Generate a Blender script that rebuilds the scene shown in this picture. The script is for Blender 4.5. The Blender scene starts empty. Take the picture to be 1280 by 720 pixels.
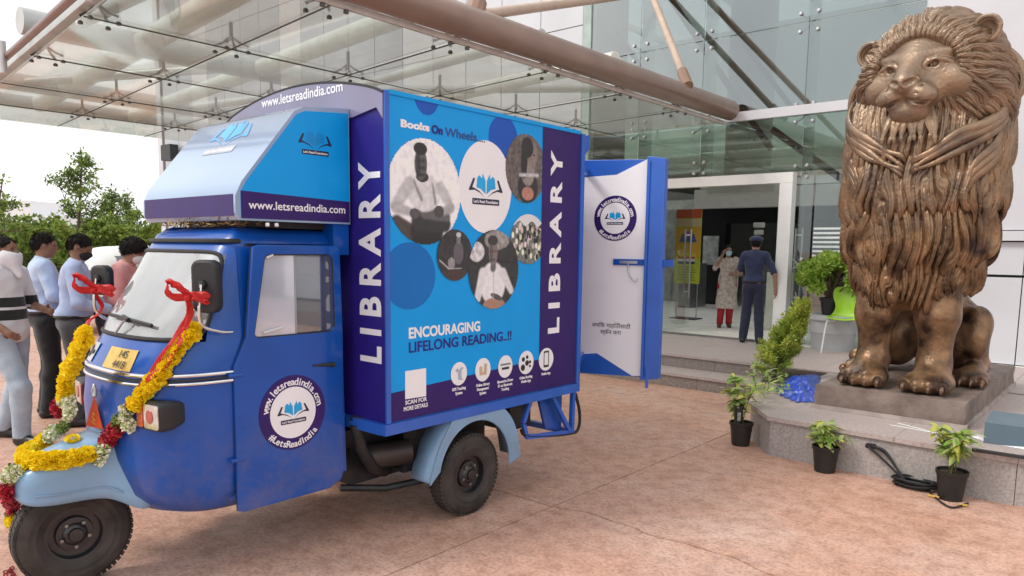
import bpy, bmesh, math, random
import numpy as np
from mathutils import Vector, Matrix
from mathutils.bvhtree import BVHTree
random.seed(7); rng = np.random.default_rng(7)
scn = bpy.context.scene
COL = scn.collection
# ---------------------------------------------------------------- camera
F_PX, YAW, PITCH, ROLL, PY = 925.95, -0.71145, 0.11762, 0.012936, 419.23
CAM = np.array([0, 0, 1.65])
_cy, _sy = math.cos(YAW), math.sin(YAW)
_f = np.array([_sy*math.cos(PITCH), _cy*math.cos(PITCH), -math.sin(PITCH)])
_r = np.array([_cy, -_sy, 0.]); _u = np.cross(_r, _f)
_cr, _sr = math.cos(ROLL), math.sin(ROLL)
_r, _u = _cr*_r+_sr*_u, -_sr*_r+_cr*_u
cam_d = bpy.data.cameras.new('camera'); cam = bpy.data.objects.new('camera', cam_d); COL.objects.link(cam)
cam.matrix_world = Matrix(((_r[0], _u[0], -_f[0], 0), (_r[1], _u[1], -_f[1], 0), (_r[2], _u[2], -_f[2], 1.65), (0, 0, 0, 1)))
cam_d.sensor_width = 36; cam_d.lens = F_PX/1280*36; cam_d.shift_y = (PY-360)/1280
cam_d.clip_start = 0.05; cam_d.clip_end = 3000
scn.camera = cam
# ---------------------------------------------------------------- overcast sky, soft sun, exposure
SUN_EL, SUN_AZ = math.radians(48), math.radians(214)      # azimuth clockwise from +Y: the sun stands front-left of the facade
w = bpy.data.worlds.new('World'); scn.world = w; w.use_nodes = True
nt = w.node_tree; nt.nodes.clear()
out = nt.nodes.new('ShaderNodeOutputWorld'); bg = nt.nodes.new('ShaderNodeBackground')
sky = nt.nodes.new('ShaderNodeTexSky'); sky.sky_type = 'NISHITA'; sky.sun_disc = False
sky.sun_elevation = SUN_EL; sky.sun_rotation = SUN_AZ; sky.air_density = 1.6; sky.dust_density = 4
hs = nt.nodes.new('ShaderNodeHueSaturation'); hs.inputs['Saturation'].default_value = 0.25
tc = nt.nodes.new('ShaderNodeTexCoord'); nz = nt.nodes.new('ShaderNodeTexNoise'); nz.inputs['Scale'].default_value = 2.2; nz.inputs['Detail'].default_value = 5
cr = nt.nodes.new('ShaderNodeValToRGB'); cr.color_ramp.elements[0].color = (6.6, 6.9, 7.3, 1); cr.color_ramp.elements[1].color = (11.0, 10.9, 10.7, 1)
cr.color_ramp.elements[0].position = .35; cr.color_ramp.elements[1].position = .65
mx = nt.nodes.new('ShaderNodeMixRGB'); mx.inputs[0].default_value = 0.8
L = nt.links.new
L(sky.outputs[0], hs.inputs['Color']); L(tc.outputs['Generated'], nz.inputs['Vector']); L(nz.outputs['Fac'], cr.inputs[0])
L(hs.outputs[0], mx.inputs[1]); L(cr.outputs[0], mx.inputs[2]); L(mx.outputs[0], bg.inputs[0]); L(bg.outputs[0], out.inputs[0])
bg.inputs[1].default_value = 0.118
sd = bpy.data.lights.new('sun', 'SUN'); sun = bpy.data.objects.new('sun', sd); COL.objects.link(sun)
sd.energy = 1.5; sd.angle = math.radians(14); sd.color = (1, .95, .87)
sdir = Vector((math.sin(SUN_AZ)*math.cos(SUN_EL), math.cos(SUN_AZ)*math.cos(SUN_EL), math.sin(SUN_EL)))
sun.rotation_euler = sdir.to_track_quat('Z', 'Y').to_euler(); sun.location = sdir*40
scn.view_settings.view_transform = 'Standard'; scn.view_settings.look = 'None'
scn.view_settings.exposure = 0.36; scn.view_settings.gamma = 1
# ---------------------------------------------------------------- measuring helpers
def ray(x, y):
    c = np.array([(x-640)/F_PX, -(y-PY)/F_PX, 1.])
    return c[0]*_r + c[1]*_u + c[2]*_f
def at(x, y, ax, v):
    d = ray(x, y); i = 'xyz'.index(ax); return Vector(CAM+(v-CAM[i])/d[i]*d)
# ---------------------------------------------------------------- materials
MATS = {}
def M(name, col, rough=.6, metal=0., var=.12, scale=6., bump=0., bscale=40., coat=0., col2=None, emit=0., spec=None, detail=6, mid=.5, alpha=None, sheen=0):
    if name in MATS: return MATS[name]
    m = bpy.data.materials.new(name); m.use_nodes = True; t = m.node_tree; b = t.nodes['Principled BSDF']
    b.inputs['Roughness'].default_value = rough; b.inputs['Metallic'].default_value = metal
    b.inputs['Coat Weight'].default_value = coat; b.inputs['Coat Roughness'].default_value = .08
    if spec is not None: b.inputs['Specular IOR Level'].default_value = spec
    if sheen: b.inputs['Sheen Weight'].default_value = sheen
    c = t.nodes.new('ShaderNodeTexCoord'); n = t.nodes.new('ShaderNodeTexNoise'); n.inputs['Scale'].default_value = scale; n.inputs['Detail'].default_value = detail
    r = t.nodes.new('ShaderNodeValToRGB'); e = r.color_ramp.elements
    a = tuple(max(0, x*(1-var)) for x in col); z = tuple(min(1, x*(1+var)) for x in col) if col2 is None else col2
    if col2 is not None: a = col
    e[0].color = (*a, 1); e[1].color = (*z, 1); e[0].position = mid-.18; e[1].position = mid+.18
    t.links.new(c.outputs['Object'], n.inputs['Vector']); t.links.new(n.outputs['Fac'], r.inputs[0]); t.links.new(r.outputs[0], b.inputs['Base Color'])
    if bump:
        n2 = t.nodes.new('ShaderNodeTexNoise'); n2.inputs['Scale'].default_value = bscale; n2.inputs['Detail'].default_value = 4
        bp = t.nodes.new('ShaderNodeBump'); bp.inputs['Strength'].default_value = bump; bp.inputs['Distance'].default_value = .01
        t.links.new(c.outputs['Object'], n2.inputs['Vector']); t.links.new(n2.outputs['Fac'], bp.inputs['Height']); t.links.new(bp.outputs[0], b.inputs['Normal'])
    if emit: b.inputs['Emission Color'].default_value = (*col, 1); b.inputs['Emission Strength'].default_value = emit
    MATS[name] = m; return m
def glass(name, tint, gloss=.25, rough=.03, film=None, filmw=0., fres=.7):
    if name in MATS: return MATS[name]
    m = bpy.data.materials.new(name); m.use_nodes = True; t = m.node_tree; t.nodes.clear()
    o = t.nodes.new('ShaderNodeOutputMaterial'); tr = t.nodes.new('ShaderNodeBsdfTransparent'); gl = t.nodes.new('ShaderNodeBsdfGlossy')
    tr.inputs[0].default_value = (*tint, 1); gl.inputs['Roughness'].default_value = rough; gl.inputs[0].default_value = (.95, .97, .97, 1)
    fr = t.nodes.new('ShaderNodeLayerWeight'); fr.inputs[0].default_value = .35
    ma = t.nodes.new('ShaderNodeMath'); ma.operation = 'MULTIPLY_ADD'; ma.inputs[1].default_value = fres; ma.inputs[2].default_value = gloss; ma.use_clamp = True
    mi = t.nodes.new('ShaderNodeMixShader'); t.links.new(fr.outputs['Fresnel'], ma.inputs[0]); t.links.new(ma.outputs[0], mi.inputs[0])
    if filmw:
        df = t.nodes.new('ShaderNodeBsdfDiffuse'); n = t.nodes.new('ShaderNodeTexNoise'); c = t.nodes.new('ShaderNodeTexCoord'); n.inputs['Scale'].default_value = 2.5; n.inputs['Detail'].default_value = 7
        r = t.nodes.new('ShaderNodeValToRGB'); r.color_ramp.elements[0].position = .3; r.color_ramp.elements[1].position = .75
        r.color_ramp.elements[0].color = (filmw*.7,)*3+(1,); r.color_ramp.elements[1].color = (min(1, filmw*1.25),)*3+(1,)
        df.inputs[0].default_value = (*film, 1); m2 = t.nodes.new('ShaderNodeMixShader')
        t.links.new(c.outputs['Object'], n.inputs['Vector']); t.links.new(n.outputs['Fac'], r.inputs[0]); t.links.new(r.outputs[0], m2.inputs[0])
        t.links.new(tr.outputs[0], m2.inputs[1]); t.links.new(df.outputs[0], m2.inputs[2]); t.links.new(m2.outputs[0], mi.inputs[1])
    else: t.links.new(tr.outputs[0], mi.inputs[1])
    t.links.new(gl.outputs[0], mi.inputs[2]); t.links.new(mi.outputs[0], o.inputs[0])
    MATS[name] = m; return m
def attr_mat(name, rough=.4, coat=.3, metal=0.):
    if name in MATS: return MATS[name]
    m = bpy.data.materials.new(name); m.use_nodes = True; t = m.node_tree; b = t.nodes['Principled BSDF']
    a = t.nodes.new('ShaderNodeAttribute'); a.attribute_name = 'Col'; t.links.new(a.outputs['Color'], b.inputs['Base Color'])
    b.inputs['Roughness'].default_value = rough; b.inputs['Coat Weight'].default_value = coat; b.inputs['Metallic'].default_value = metal
    MATS[name] = m; return m
# ---------------------------------------------------------------- object helpers
def link(o, parent=None):
    COL.objects.link(o)
    if parent is not None:
        o.parent = parent
        p = parent; mats = []
        mw = parent.matrix_basis.copy() if parent.parent is None else Matrix.Identity(4)
        if parent.parent is None: o.matrix_parent_inverse = mw.inverted()
    return o
def thing(name, label, cat, loc=(0, 0, 0), group=None, rz=0):
    o = bpy.data.objects.new(name, None); COL.objects.link(o); o.location = loc; o.rotation_euler = (0, 0, rz); o.empty_display_size = .1
    o['label'] = label; o['category'] = cat
    if group: o['group'] = group
    return o
def tag(o, label, cat, group=None):
    o['label'] = label; o['category'] = cat
    if group: o['group'] = group
    return o
def struct(o): o['kind'] = 'structure'; return o
def stuff(o): o['kind'] = 'stuff'; return o
def mesh_of(bm, mats, smooth=False):
    me = bpy.data.meshes.new('mesh'); bmesh.ops.recalc_face_normals(bm, faces=bm.faces); bm.to_mesh(me); bm.free()
    for m in (mats if isinstance(mats, (list, tuple)) else [mats]): me.materials.append(m)
    if smooth: me.shade_smooth() if hasattr(me, 'shade_smooth') else None
    return me
def autosmooth(me, ang=35):
    me.shade_smooth()
    bm = bmesh.new(); bm.from_mesh(me); c = math.cos(math.radians(ang))
    for e in bm.edges:
        if len(e.link_faces) == 2 and e.link_faces[0].normal.dot(e.link_faces[1].normal) < c: e.smooth = False
    bm.to_mesh(me); bm.free()
def obj(name, bm, mats, parent=None, smooth=False, bevel=0., seg=2):
    if bevel:
        es = [e for e in bm.edges if len(e.link_faces) == 2 and e.calc_face_angle(0) > .6]
        if es: bmesh.ops.bevel(bm, geom=es, offset=bevel, segments=seg, affect='EDGES', profile=.6, clamp_overlap=True)
    me = mesh_of(bm, mats)
    if smooth or bevel: autosmooth(me, 40 if smooth is True else 30)
    o = bpy.data.objects.new(name, me); return link(o, parent)
def from_data(name, vs, fs, mats, parent=None, smooth=False):
    me = bpy.data.meshes.new('mesh'); me.from_pydata([tuple(v) for v in vs], [], [tuple(int(i) for i in f) for f in fs]); me.validate()
    for m in (mats if isinstance(mats, (list, tuple)) else [mats]): me.materials.append(m)
    if smooth: me.shade_smooth()
    o = bpy.data.objects.new(name, me); return link(o, parent)
def dup(o, mat4=None, parent=None, name=None):
    c = o.copy(); COL.objects.link(c)
    if parent is not None: c.parent = parent
    return c
def BM(): return bmesh.new()
def box(bm, x0, x1, y0, y1, z0, z1, mi=0):
    v = [bm.verts.new(p) for p in ((x0, y0, z0), (x1, y0, z0), (x1, y1, z0), (x0, y1, z0), (x0, y0, z1), (x1, y0, z1), (x1, y1, z1), (x0, y1, z1))]
    for f in ((0, 3, 2, 1), (4, 5, 6, 7), (0, 1, 5, 4), (1, 2, 6, 5), (2, 3, 7, 6), (3, 0, 4, 7)): bm.faces.new([v[i] for i in f]).material_index = mi
    return bm
def bar(bm, a, b, w_, h_, up=(0, 0, 1)):
    a, b, up = Vector(a), Vector(b), Vector(up); d = (b-a).normalized(); s = d.cross(up)
    if s.length < 1e-4: s = d.cross(Vector((1, 0, 0)))
    s.normalize(); u = s.cross(d); v = []
    for p in (a, b):
        for i, j in ((-1, -1), (1, -1), (1, 1), (-1, 1)): v.append(bm.verts.new(p+s*i*w_/2+u*j*h_/2))
    for f in ((3, 2, 1, 0), (4, 5, 6, 7), (0, 1, 5, 4), (1, 2, 6, 5), (2, 3, 7, 6), (3, 0, 4, 7)): bm.faces.new([v[i] for i in f])
    return bm
def smooth_path(pts, n=6):
    P = [Vector(p) for p in pts]
    if len(P) < 3: return P
    out = []
    for i in range(len(P)-1):
        p0 = P[max(i-1, 0)]; p1 = P[i]; p2 = P[i+1]; p3 = P[min(i+2, len(P)-1)]
        for k in range(n):
            t = k/n; out.append(.5*((2*p1)+(p2-p0)*t+(2*p0-5*p1+4*p2-p3)*t*t+(3*p1-p0-3*p2+p3)*t**3))
    out.append(P[-1]); return out
def tube(bm, pts, r, seg=8, caps=True, flat=1., nrm=None, mi=0):
    pts = [Vector(p) for p in pts]; n = len(pts); rings = []
    rr = r if hasattr(r, '__len__') else [r]*n
    prev = None
    for i, p in enumerate(pts):
        d = (pts[min(i+1, n-1)]-pts[max(i-1, 0)])
        if d.length < 1e-9: d = Vector((0, 0, 1))
        d.normalize()
        if nrm is not None: s = Vector(nrm[i] if isinstance(nrm, list) else nrm)
        else: s = prev if prev is not None else (Vector((0, 0, 1)) if abs(d.z) < .9 else Vector((1, 0, 0)))
        s = s-d*s.dot(d)
        if s.length < 1e-5: s = d.orthogonal()
        s.normalize(); prev = s; q = d.cross(s)
        rings.append([bm.verts.new(p+rr[i]*(flat*math.cos(a)*s+math.sin(a)*q)) for a in [2*math.pi*k/seg for k in range(seg)]])
    for i in range(n-1):
        for k in range(seg):
            f = bm.faces.new((rings[i][k], rings[i][(k+1) % seg], rings[i+1][(k+1) % seg], rings[i+1][k])); f.material_index = mi
    if caps:
        bm.faces.new(rings[0][::-1]).material_index = mi; bm.faces.new(rings[-1]).material_index = mi
    return bm
def lathe(bm, prof, seg=24, M4=None, caps=False):
    rings = []
    for r, z in prof:
        rings.append([bm.verts.new((r*math.cos(2*math.pi*k/seg), r*math.sin(2*math.pi*k/seg), z)) for k in range(seg)])
    nv = [v for q in rings for v in q]
    for i in range(len(rings)-1):
        for k in range(seg): bm.faces.new((rings[i][k], rings[i][(k+1) % seg], rings[i+1][(k+1) % seg], rings[i+1][k]))
    if caps: bm.faces.new(rings[0][::-1]); bm.faces.new(rings[-1])
    if M4 is not None:
        for v in nv: v.co = M4 @ v.co
    return bm
def poly_prism(bm, pts, zvec):
    """closed prism: 3-D outline pts extruded by zvec"""
    z = Vector(zvec); a = [bm.verts.new(Vector(p)) for p in pts]; b = [bm.verts.new(Vector(p)+z) for p in pts]; n = len(a)
    bm.faces.new(a[::-1]); bm.faces.new(b)
    for i in range(n): bm.faces.new((a[i], a[(i+1) % n], b[(i+1) % n], b[i]))
    return bm
def curve_mesh(cu):
    o = bpy.data.objects.new('tmp', cu); COL.objects.link(o)
    dg = bpy.context.evaluated_depsgraph_get(); me = bpy.data.meshes.new_from_object(o.evaluated_get(dg))
    COL.objects.unlink(o); bpy.data.objects.remove(o); return me
def plate(name, loops, thick, mat, parent, frame, bevel=0.):
    """2-D loops (first outer, rest holes) -> solid plate; frame maps (x,y,z) plane coords to world, z = outwards"""
    cu = bpy.data.curves.new('c', 'CURVE'); cu.dimensions = '2D'; cu.fill_mode = 'BOTH'; cu.extrude = thick/2; cu.bevel_depth = bevel; cu.bevel_resolution = 1
    for lp in loops:
        s = cu.splines.new('POLY'); s.points.add(len(lp)-1); s.use_cyclic_u = True
        for i, p in enumerate(lp): s.points[i].co = (p[0], p[1], 0, 1)
    me = curve_mesh(cu); me.transform(frame @ Matrix.Translation((0, 0, thick/2))); me.materials.clear(); me.materials.append(mat)
    if frame.determinant() < 0: me.flip_normals()
    autosmooth(me, 30)
    return link(bpy.data.objects.new(name, me), parent)
def text(name, s, size, mat, parent, frame, bold=0., thick=.0006, align='LEFT', sx=1., lift=.0):
    cu = bpy.data.curves.new('t', 'FONT'); cu.body = s; cu.size = size; cu.extrude = thick; cu.offset = bold; cu.align_x = align; cu.resolution_u = 4
    me = curve_mesh(cu); me.transform(frame @ Matrix.Translation((0, 0, thick+lift)) @ Matrix.Diagonal((sx, 1, 1, 1))); me.materials.clear(); me.materials.append(mat)
    return link(bpy.data.objects.new(name, me), parent)
def arc_text(name, s, r, size, a0, a1, mat, parent, frame, bold=0., inside=False, lift=0.):
    """letters on an arc; a0 -> a1 are the angles of first/last letter"""
    mes = []; n = len(s)
    vs, fs = [], []
    for i, ch in enumerate(s):
        if ch == ' ': continue
        a = a0+(a1-a0)*i/(n-1)
        cu = bpy.data.curves.new('t', 'FONT'); cu.body = ch; cu.size = size; cu.extrude = .0005; cu.offset = bold; cu.align_x = 'CENTER'; cu.resolution_u = 3
        me = curve_mesh(cu); rot = a-math.pi/2 if not inside else a+math.pi/2
        T = frame @ Matrix.Translation((r*math.cos(a), r*math.sin(a), .0005+lift)) @ Matrix.Rotation(rot, 4, 'Z') @ Matrix.Translation((0, -size*.35, 0))
        me.transform(T); b = len(vs); vs += [v.co.copy() for v in me.vertices]; fs += [[b+k for k in p.vertices] for p in me.polygons]; bpy.data.meshes.remove(me)
    return from_data(name, vs, fs, mat, parent)
def circle(cx, cy, r, n=40, ry=None): return [(cx+r*math.cos(2*math.pi*k/n), cy+(ry or r)*math.sin(2*math.pi*k/n)) for k in range(n)]
def rrect(x0, y0, x1, y1, r, n=5):
    p = []
    for cx, cy, a in ((x1-r, y0+r, -90), (x1-r, y1-r, 0), (x0+r, y1-r, 90), (x0+r, y0+r, 180)):
        for k in range(n+1): t = math.radians(a+90*k/n); p.append((cx+r*math.cos(t), cy+r*math.sin(t)))
    return p
def frame_of(o, x, y):
    x = Vector(x).normalized(); y = Vector(y); y = (y-x*y.dot(x)).normalized(); z = x.cross(y)
    return Matrix(((x.x, y.x, z.x, o[0]), (x.y, y.y, z.y, o[1]), (x.z, y.z, z.z, o[2]), (0, 0, 0, 1)))
# ---------------------------------------------------------------- signed-distance modelling (smooth organic bodies)
class Field:
    def __init__(s, lo, hi, h):
        s.lo = np.array(lo, float); s.h = h; s.n = np.ceil((np.array(hi)-s.lo)/h).astype(int)+1
        s.F = np.full(s.n, .3, np.float32); s.ax = [s.lo[i]+h*np.arange(s.n[i]) for i in range(3)]
    def sub(s, lo, hi, m):
        a = np.clip(np.floor((np.array(lo)-m-s.lo)/s.h).astype(int), 0, s.n-1); b = np.clip(np.ceil((np.array(hi)+m-s.lo)/s.h).astype(int)+1, 1, s.n)
        sl = tuple(slice(a[i], max(b[i], a[i]+1)) for i in range(3))
        X, Y, Z = np.meshgrid(*[s.ax[i][sl[i]] for i in range(3)], indexing='ij', sparse=True)
        return sl, X, Y, Z
    def _mix(s, sl, d, k, op):
        A = s.F[sl]; d = d.astype(np.float32)
        if op == 'u':
            if k > 0: hh = np.maximum(k-np.abs(A-d), 0)/k; s.F[sl] = np.minimum(A, d)-hh*hh*k*.25
            else: s.F[sl] = np.minimum(A, d)
        elif op == 's':
            d = -d
            if k > 0: hh = np.maximum(k-np.abs(A-d), 0)/k; s.F[sl] = np.maximum(A, d)+hh*hh*k*.25
            else: s.F[sl] = np.maximum(A, d)
        else: s.F[sl] = np.maximum(A, d)
    def cone(s, a, b, ra, rb, k=.03, op='u', sq=(1, 1, 1)):
        a = np.array(a, float); b = np.array(b, float); r = max(ra, rb)
        sl, X, Y, Z = s.sub(np.minimum(a, b)-r, np.maximum(a, b)+r, .1)
        d = b-a; L2 = d.dot(d)+1e-9
        t = np.clip(((X-a[0])*d[0]+(Y-a[1])*d[1]+(Z-a[2])*d[2])/L2, 0, 1)
        D = np.sqrt(((X-a[0]-t*d[0])/sq[0])**2+((Y-a[1]-t*d[1])/sq[1])**2+((Z-a[2]-t*d[2])/sq[2])**2)-(ra+(rb-ra)*t)
        s._mix(sl, D, k, op)
    def ell(s, c, r, k=.03, op='u', R=None):
        c = np.array(c, float); r = np.array(r, float); m = r.max() if R is not None else r
        sl, X, Y, Z = s.sub(c-m, c+m, .1); x, y, z = X-c[0], Y-c[1], Z-c[2]
        if R is not None:
            R = np.array(R).T; x, y, z = R[0][0]*x+R[0][1]*y+R[0][2]*z, R[1][0]*x+R[1][1]*y+R[1][2]*z, R[2][0]*x+R[2][1]*y+R[2][2]*z
        k0 = np.sqrt((x/r[0])**2+(y/r[1])**2+(z/r[2])**2); k1 = np.sqrt((x/r[0]**2)**2+(y/r[1]**2)**2+(z/r[2]**2)**2)+1e-6
        s._mix(sl, k0*(k0-1)/k1, k, op)
    def cut(s, n, p):      # keep the side where (x-p).n < 0
        X, Y, Z = np.meshgrid(*s.ax, indexing='ij', sparse=True); s.F = np.maximum(s.F, ((X-p[0])*n[0]+(Y-p[1])*n[1]+(Z-p[2])*n[2]).astype(np.float32))
    def mesh(s):
        F = s.F.copy(); F[0] = F[-1] = .3; F[:, 0] = F[:, -1] = .3; F[:, :, 0] = F[:, :, -1] = .3
        nx, ny, nz = F.shape; co = [(i, j, k) for i in (0, 1) for j in (0, 1) for k in (0, 1)]
        V = {c: F[c[0]:nx-1+c[0], c[1]:ny-1+c[1], c[2]:nz-1+c[2]] for c in co}
        neg = sum((V[c] < 0).astype(np.int8) for c in co); cells = np.argwhere((neg > 0) & (neg < 8))
        acc = np.zeros((len(cells), 3)); cnt = np.zeros(len(cells)); I = cells.T
        vals = {c: V[c][I[0], I[1], I[2]].astype(float) for c in co}
        for c in co:
            for ax_ in range(3):
                if c[ax_] == 0:
                    d = list(c); d[ax_] = 1; d = tuple(d); a, b = vals[c], vals[d]; cross = (a < 0) != (b < 0)
                    t = np.where(cross, a/np.where(cross, a-b, 1), 0); p = np.tile(np.array(c, float), (len(cells), 1)); p[:, ax_] += t
                    acc += p*cross[:, None]; cnt += cross
        vs = s.lo+s.h*(cells+acc/np.maximum(cnt, 1)[:, None])
        idx = -np.ones((nx-1, ny-1, nz-1), np.int64); idx[I[0], I[1], I[2]] = np.arange(len(cells)); fs = []
        for ax_ in range(3):
            sl0 = [slice(None)]*3; sl1 = [slice(None)]*3; sl0[ax_] = slice(0, -1); sl1[ax_] = slice(1, None)
            A, B = F[tuple(sl0)] < 0, F[tuple(sl1)] < 0; E = np.argwhere(A != B)
            u, v = [(1, 2), (2, 0), (0, 1)][ax_]; E = E[(E[:, u] > 0) & (E[:, v] > 0) & (E[:, u] < F.shape[u]-1) & (E[:, v] < F.shape[v]-1)]
            def g(du, dv):
                q = E.copy(); q[:, u] += du; q[:, v] += dv; return idx[q[:, 0], q[:, 1], q[:, 2]]
            Q = np.stack([g(-1, -1), g(0, -1), g(0, 0), g(-1, 0)], 1); fl = ~A[E[:, 0], E[:, 1], E[:, 2]]; Q[fl] = Q[fl][:, ::-1]; fs.append(Q)
        return vs, np.concatenate(fs)
def lap_smooth(vs, fs, it=1, lam=.5):
    vs = np.array(vs)
    for _ in range(it):
        acc = np.zeros_like(vs); c = np.zeros(len(vs))
        for a in range(4):
            b = (a+1) % 4; np.add.at(acc, fs[:, a], vs[fs[:, b]]); np.add.at(acc, fs[:, b], vs[fs[:, a]]); np.add.at(c, fs[:, a], 1); np.add.at(c, fs[:, b], 1)
        vs += lam*(acc/np.maximum(c, 1)[:, None]-vs)
    return vs
def fmesh(name, F, mats, parent, it=1, disp=None):
    vs, fs = F.mesh(); vs = lap_smooth(vs, fs, it)
    if disp is not None: vs = disp(vs)
    return fast_mesh(name, vs, fs, mats, parent)
def fast_mesh(name, vs, fs, mats, parent=None, smooth=True):
    me = bpy.data.meshes.new('mesh'); vs = np.asarray(vs, np.float32); fs = np.asarray(fs, np.int32)
    me.vertices.add(len(vs)); me.vertices.foreach_set('co', vs.ravel()); k = fs.shape[1]
    me.loops.add(fs.size); me.loops.foreach_set('vertex_index', fs.ravel()); me.polygons.add(len(fs))
    me.polygons.foreach_set('loop_start', np.arange(0, fs.size, k, dtype=np.int32)); me.polygons.foreach_set('loop_total', np.full(len(fs), k, np.int32))
    me.update(calc_edges=True); me.validate()
    for m in (mats if isinstance(mats, (list, tuple)) else [mats]): me.materials.append(m)
    if smooth: me.shade_smooth()
    return link(bpy.data.objects.new(name, me), parent)
def rotm(ax, deg): return np.array(Matrix.Rotation(math.radians(deg), 3, ax))
# ================================================================ THE SETTING
def ground_material():
    m = bpy.data.materials.new('stamped_concrete'); m.use_nodes = True; t = m.node_tree; b = t.nodes['Principled BSDF']; N = t.nodes.new; K = t.links.new
    c = N('ShaderNodeTexCoord'); g = N('ShaderNodeNewGeometry')
    def noise(s, d=6, rgh=.6):
        n = N('ShaderNodeTexNoise'); n.inputs['Scale'].default_value = s; n.inputs['Detail'].default_value = d; n.inputs['Roughness'].default_value = rgh; K(g.outputs['Position'], n.inputs['Vector']); return n
    def ramp(src, stops):
        r = N('ShaderNodeValToRGB'); e = r.color_ramp.elements
        for i, (p, col) in enumerate(stops):
            q = e[i] if i < 2 else e.new(p)
            q.position = p; q.color = (*col, 1)
        K(src, r.inputs[0]); return r
    def mixc(a, b_, f, mode='MIX', fac=None):
        x = N('ShaderNodeMixRGB'); x.blend_type = mode; x.inputs[0].default_value = fac if fac is not None else 1
        if f is not None: K(f, x.inputs[0])
        K(a, x.inputs[1]); K(b_, x.inputs[2]); return x
    big = ramp(noise(.9, 5).outputs['Fac'], [(.3, (.53, .295, .205)), (.5, (.61, .37, .28)), (.7, (.65, .455, .38))])
    mid_ = ramp(noise(9, 8, .7).outputs['Fac'], [(.34, (.62, .54, .5)), (.55, (1, 1, 1)), (.72, (1.12, 1.08, 1.04))])
    fine = ramp(noise(46, 4, .75).outputs['Fac'], [(.36, (.5, .44, .42)), (.5, (.95, .93, .92)), (.68, (1.16, 1.14, 1.12))])
    a = mixc(big.outputs[0], mid_.outputs[0], None, 'MULTIPLY', .75); a = mixc(a.outputs[0], fine.outputs[0], None, 'MULTIPLY', .7)
    st = ramp(noise(1.7, 6, .7).outputs['Fac'], [(.56, (1, 1, 1)), (.72, (.66, .62, .6))]); a = mixc(a.outputs[0], st.outputs[0], None, 'MULTIPLY', .55)
    K(a.outputs[0], b.inputs['Base Color'])
    v = N('ShaderNodeTexVoronoi'); v.feature = 'DISTANCE_TO_EDGE'; v.inputs['Scale'].default_value = 3.3; nn = noise(5, 3)
    mxv = N('ShaderNodeMixRGB'); mxv.inputs[0].default_value = .16; K(g.outputs['Position'], mxv.inputs[1]); K(nn.outputs['Color'], mxv.inputs[2]); K(mxv.outputs[0], v.inputs['Vector'])
    vr = ramp(v.outputs['Distance'], [(0, (0, 0, 0)), (.05, (1, 1, 1))]); bp = N('ShaderNodeBump'); bp.inputs['Strength'].default_value = .28; bp.inputs['Distance'].default_value = .006
    hh = mixc(noise(38, 5, .7).outputs['Color'], noise(7, 4).outputs['Color'], None, 'MIX', .5); K(hh.outputs[0], bp.inputs['Height'])
    bp2 = N('ShaderNodeBump'); bp2.inputs['Strength'].default_value = .12; bp2.inputs['Distance'].default_value = .006; K(vr.outputs[0], bp2.inputs['Height']); K(bp.outputs[0], bp2.inputs['Normal']); K(bp2.outputs[0], b.inputs['Normal'])
    rr = ramp(noise(3, 6).outputs['Fac'], [(.35, (.42,)*3), (.65, (.68,)*3)]); K(rr.outputs[0], b.inputs['Roughness'])
    return m
GM = ground_material()
soilm = M('soil', (.05, .032, .02), .95, var=.4, scale=30, bump=.8, bscale=60)
def ground():
    me = BM(); S = 1500
    for v in ((-S, -S), (S, -S), (S, S), (-S, S)): me.verts.new((v[0], v[1], -.014))
    me.faces.new(me.verts); g = struct(obj('ground', me, M('joint_grit', (.09, .055, .04), .95, var=.3, scale=20)))
    xs = [-40, -24, -15.6, -7.2, -2.8, 1.6, 6, 14]; ys = [-9, -.7, 3.66, 8.02, 24, 60]
    def line(a, b, n, amp): return [a+(b-a)*k/n for k in range(n+1)]
    def wob(x, y0):
        if y0 == 3.66 and x > -2.9: return .05*math.sin(x*2.1)+.025*math.sin(x*7.3+1)+.012*math.sin(x*19)
        return 0
    gp = .0045
    for i in range(len(xs)-1):
        for j in range(len(ys)-1):
            bm = BM(); x0, x1, y0, y1 = xs[i]+gp, xs[i+1]-gp, ys[j]+(.009 if ys[j] == 3.66 else gp), ys[j+1]-gp
            xx = line(x0, x1, 44 if -3 < x0 < 2 else 1, 0)
            top = [bm.verts.new((x, y0+wob(x, ys[j]), 0)) for x in xx]+[bm.verts.new((x, y1+wob(x, ys[j+1]), 0)) for x in xx[::-1]]
            f = bm.faces.new(top); r = bmesh.ops.extrude_face_region(bm, geom=[f])
            for v in r['geom']:
                if isinstance(v, bmesh.types.BMVert): v.co.z -= .013
            bm.normal_update(); obj('concrete_slab', bm, GM, g)
    bm = BM()           # the paving goes on beyond the slabs that show joints
    for a in ((-1500, 1500, 60, 1500), (-1500, 1500, -1500, -9), (-1500, -40, -9, 60), (14, 1500, -9, 60)):
        v = [bm.verts.new(p) for p in ((a[0], a[2], -.004), (a[1], a[2], -.004), (a[1], a[3], -.004), (a[0], a[3], -.004))]; bm.faces.new(v)
    far = M('far_paving', (.44, .32, .27), .8, var=.2, scale=.5); obj('paving', bm, far, g)
ground()
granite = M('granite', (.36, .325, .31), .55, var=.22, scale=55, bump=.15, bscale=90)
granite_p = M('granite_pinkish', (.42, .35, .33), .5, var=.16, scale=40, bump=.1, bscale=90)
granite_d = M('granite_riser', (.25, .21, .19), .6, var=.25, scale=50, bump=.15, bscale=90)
PZ = .33
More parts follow.
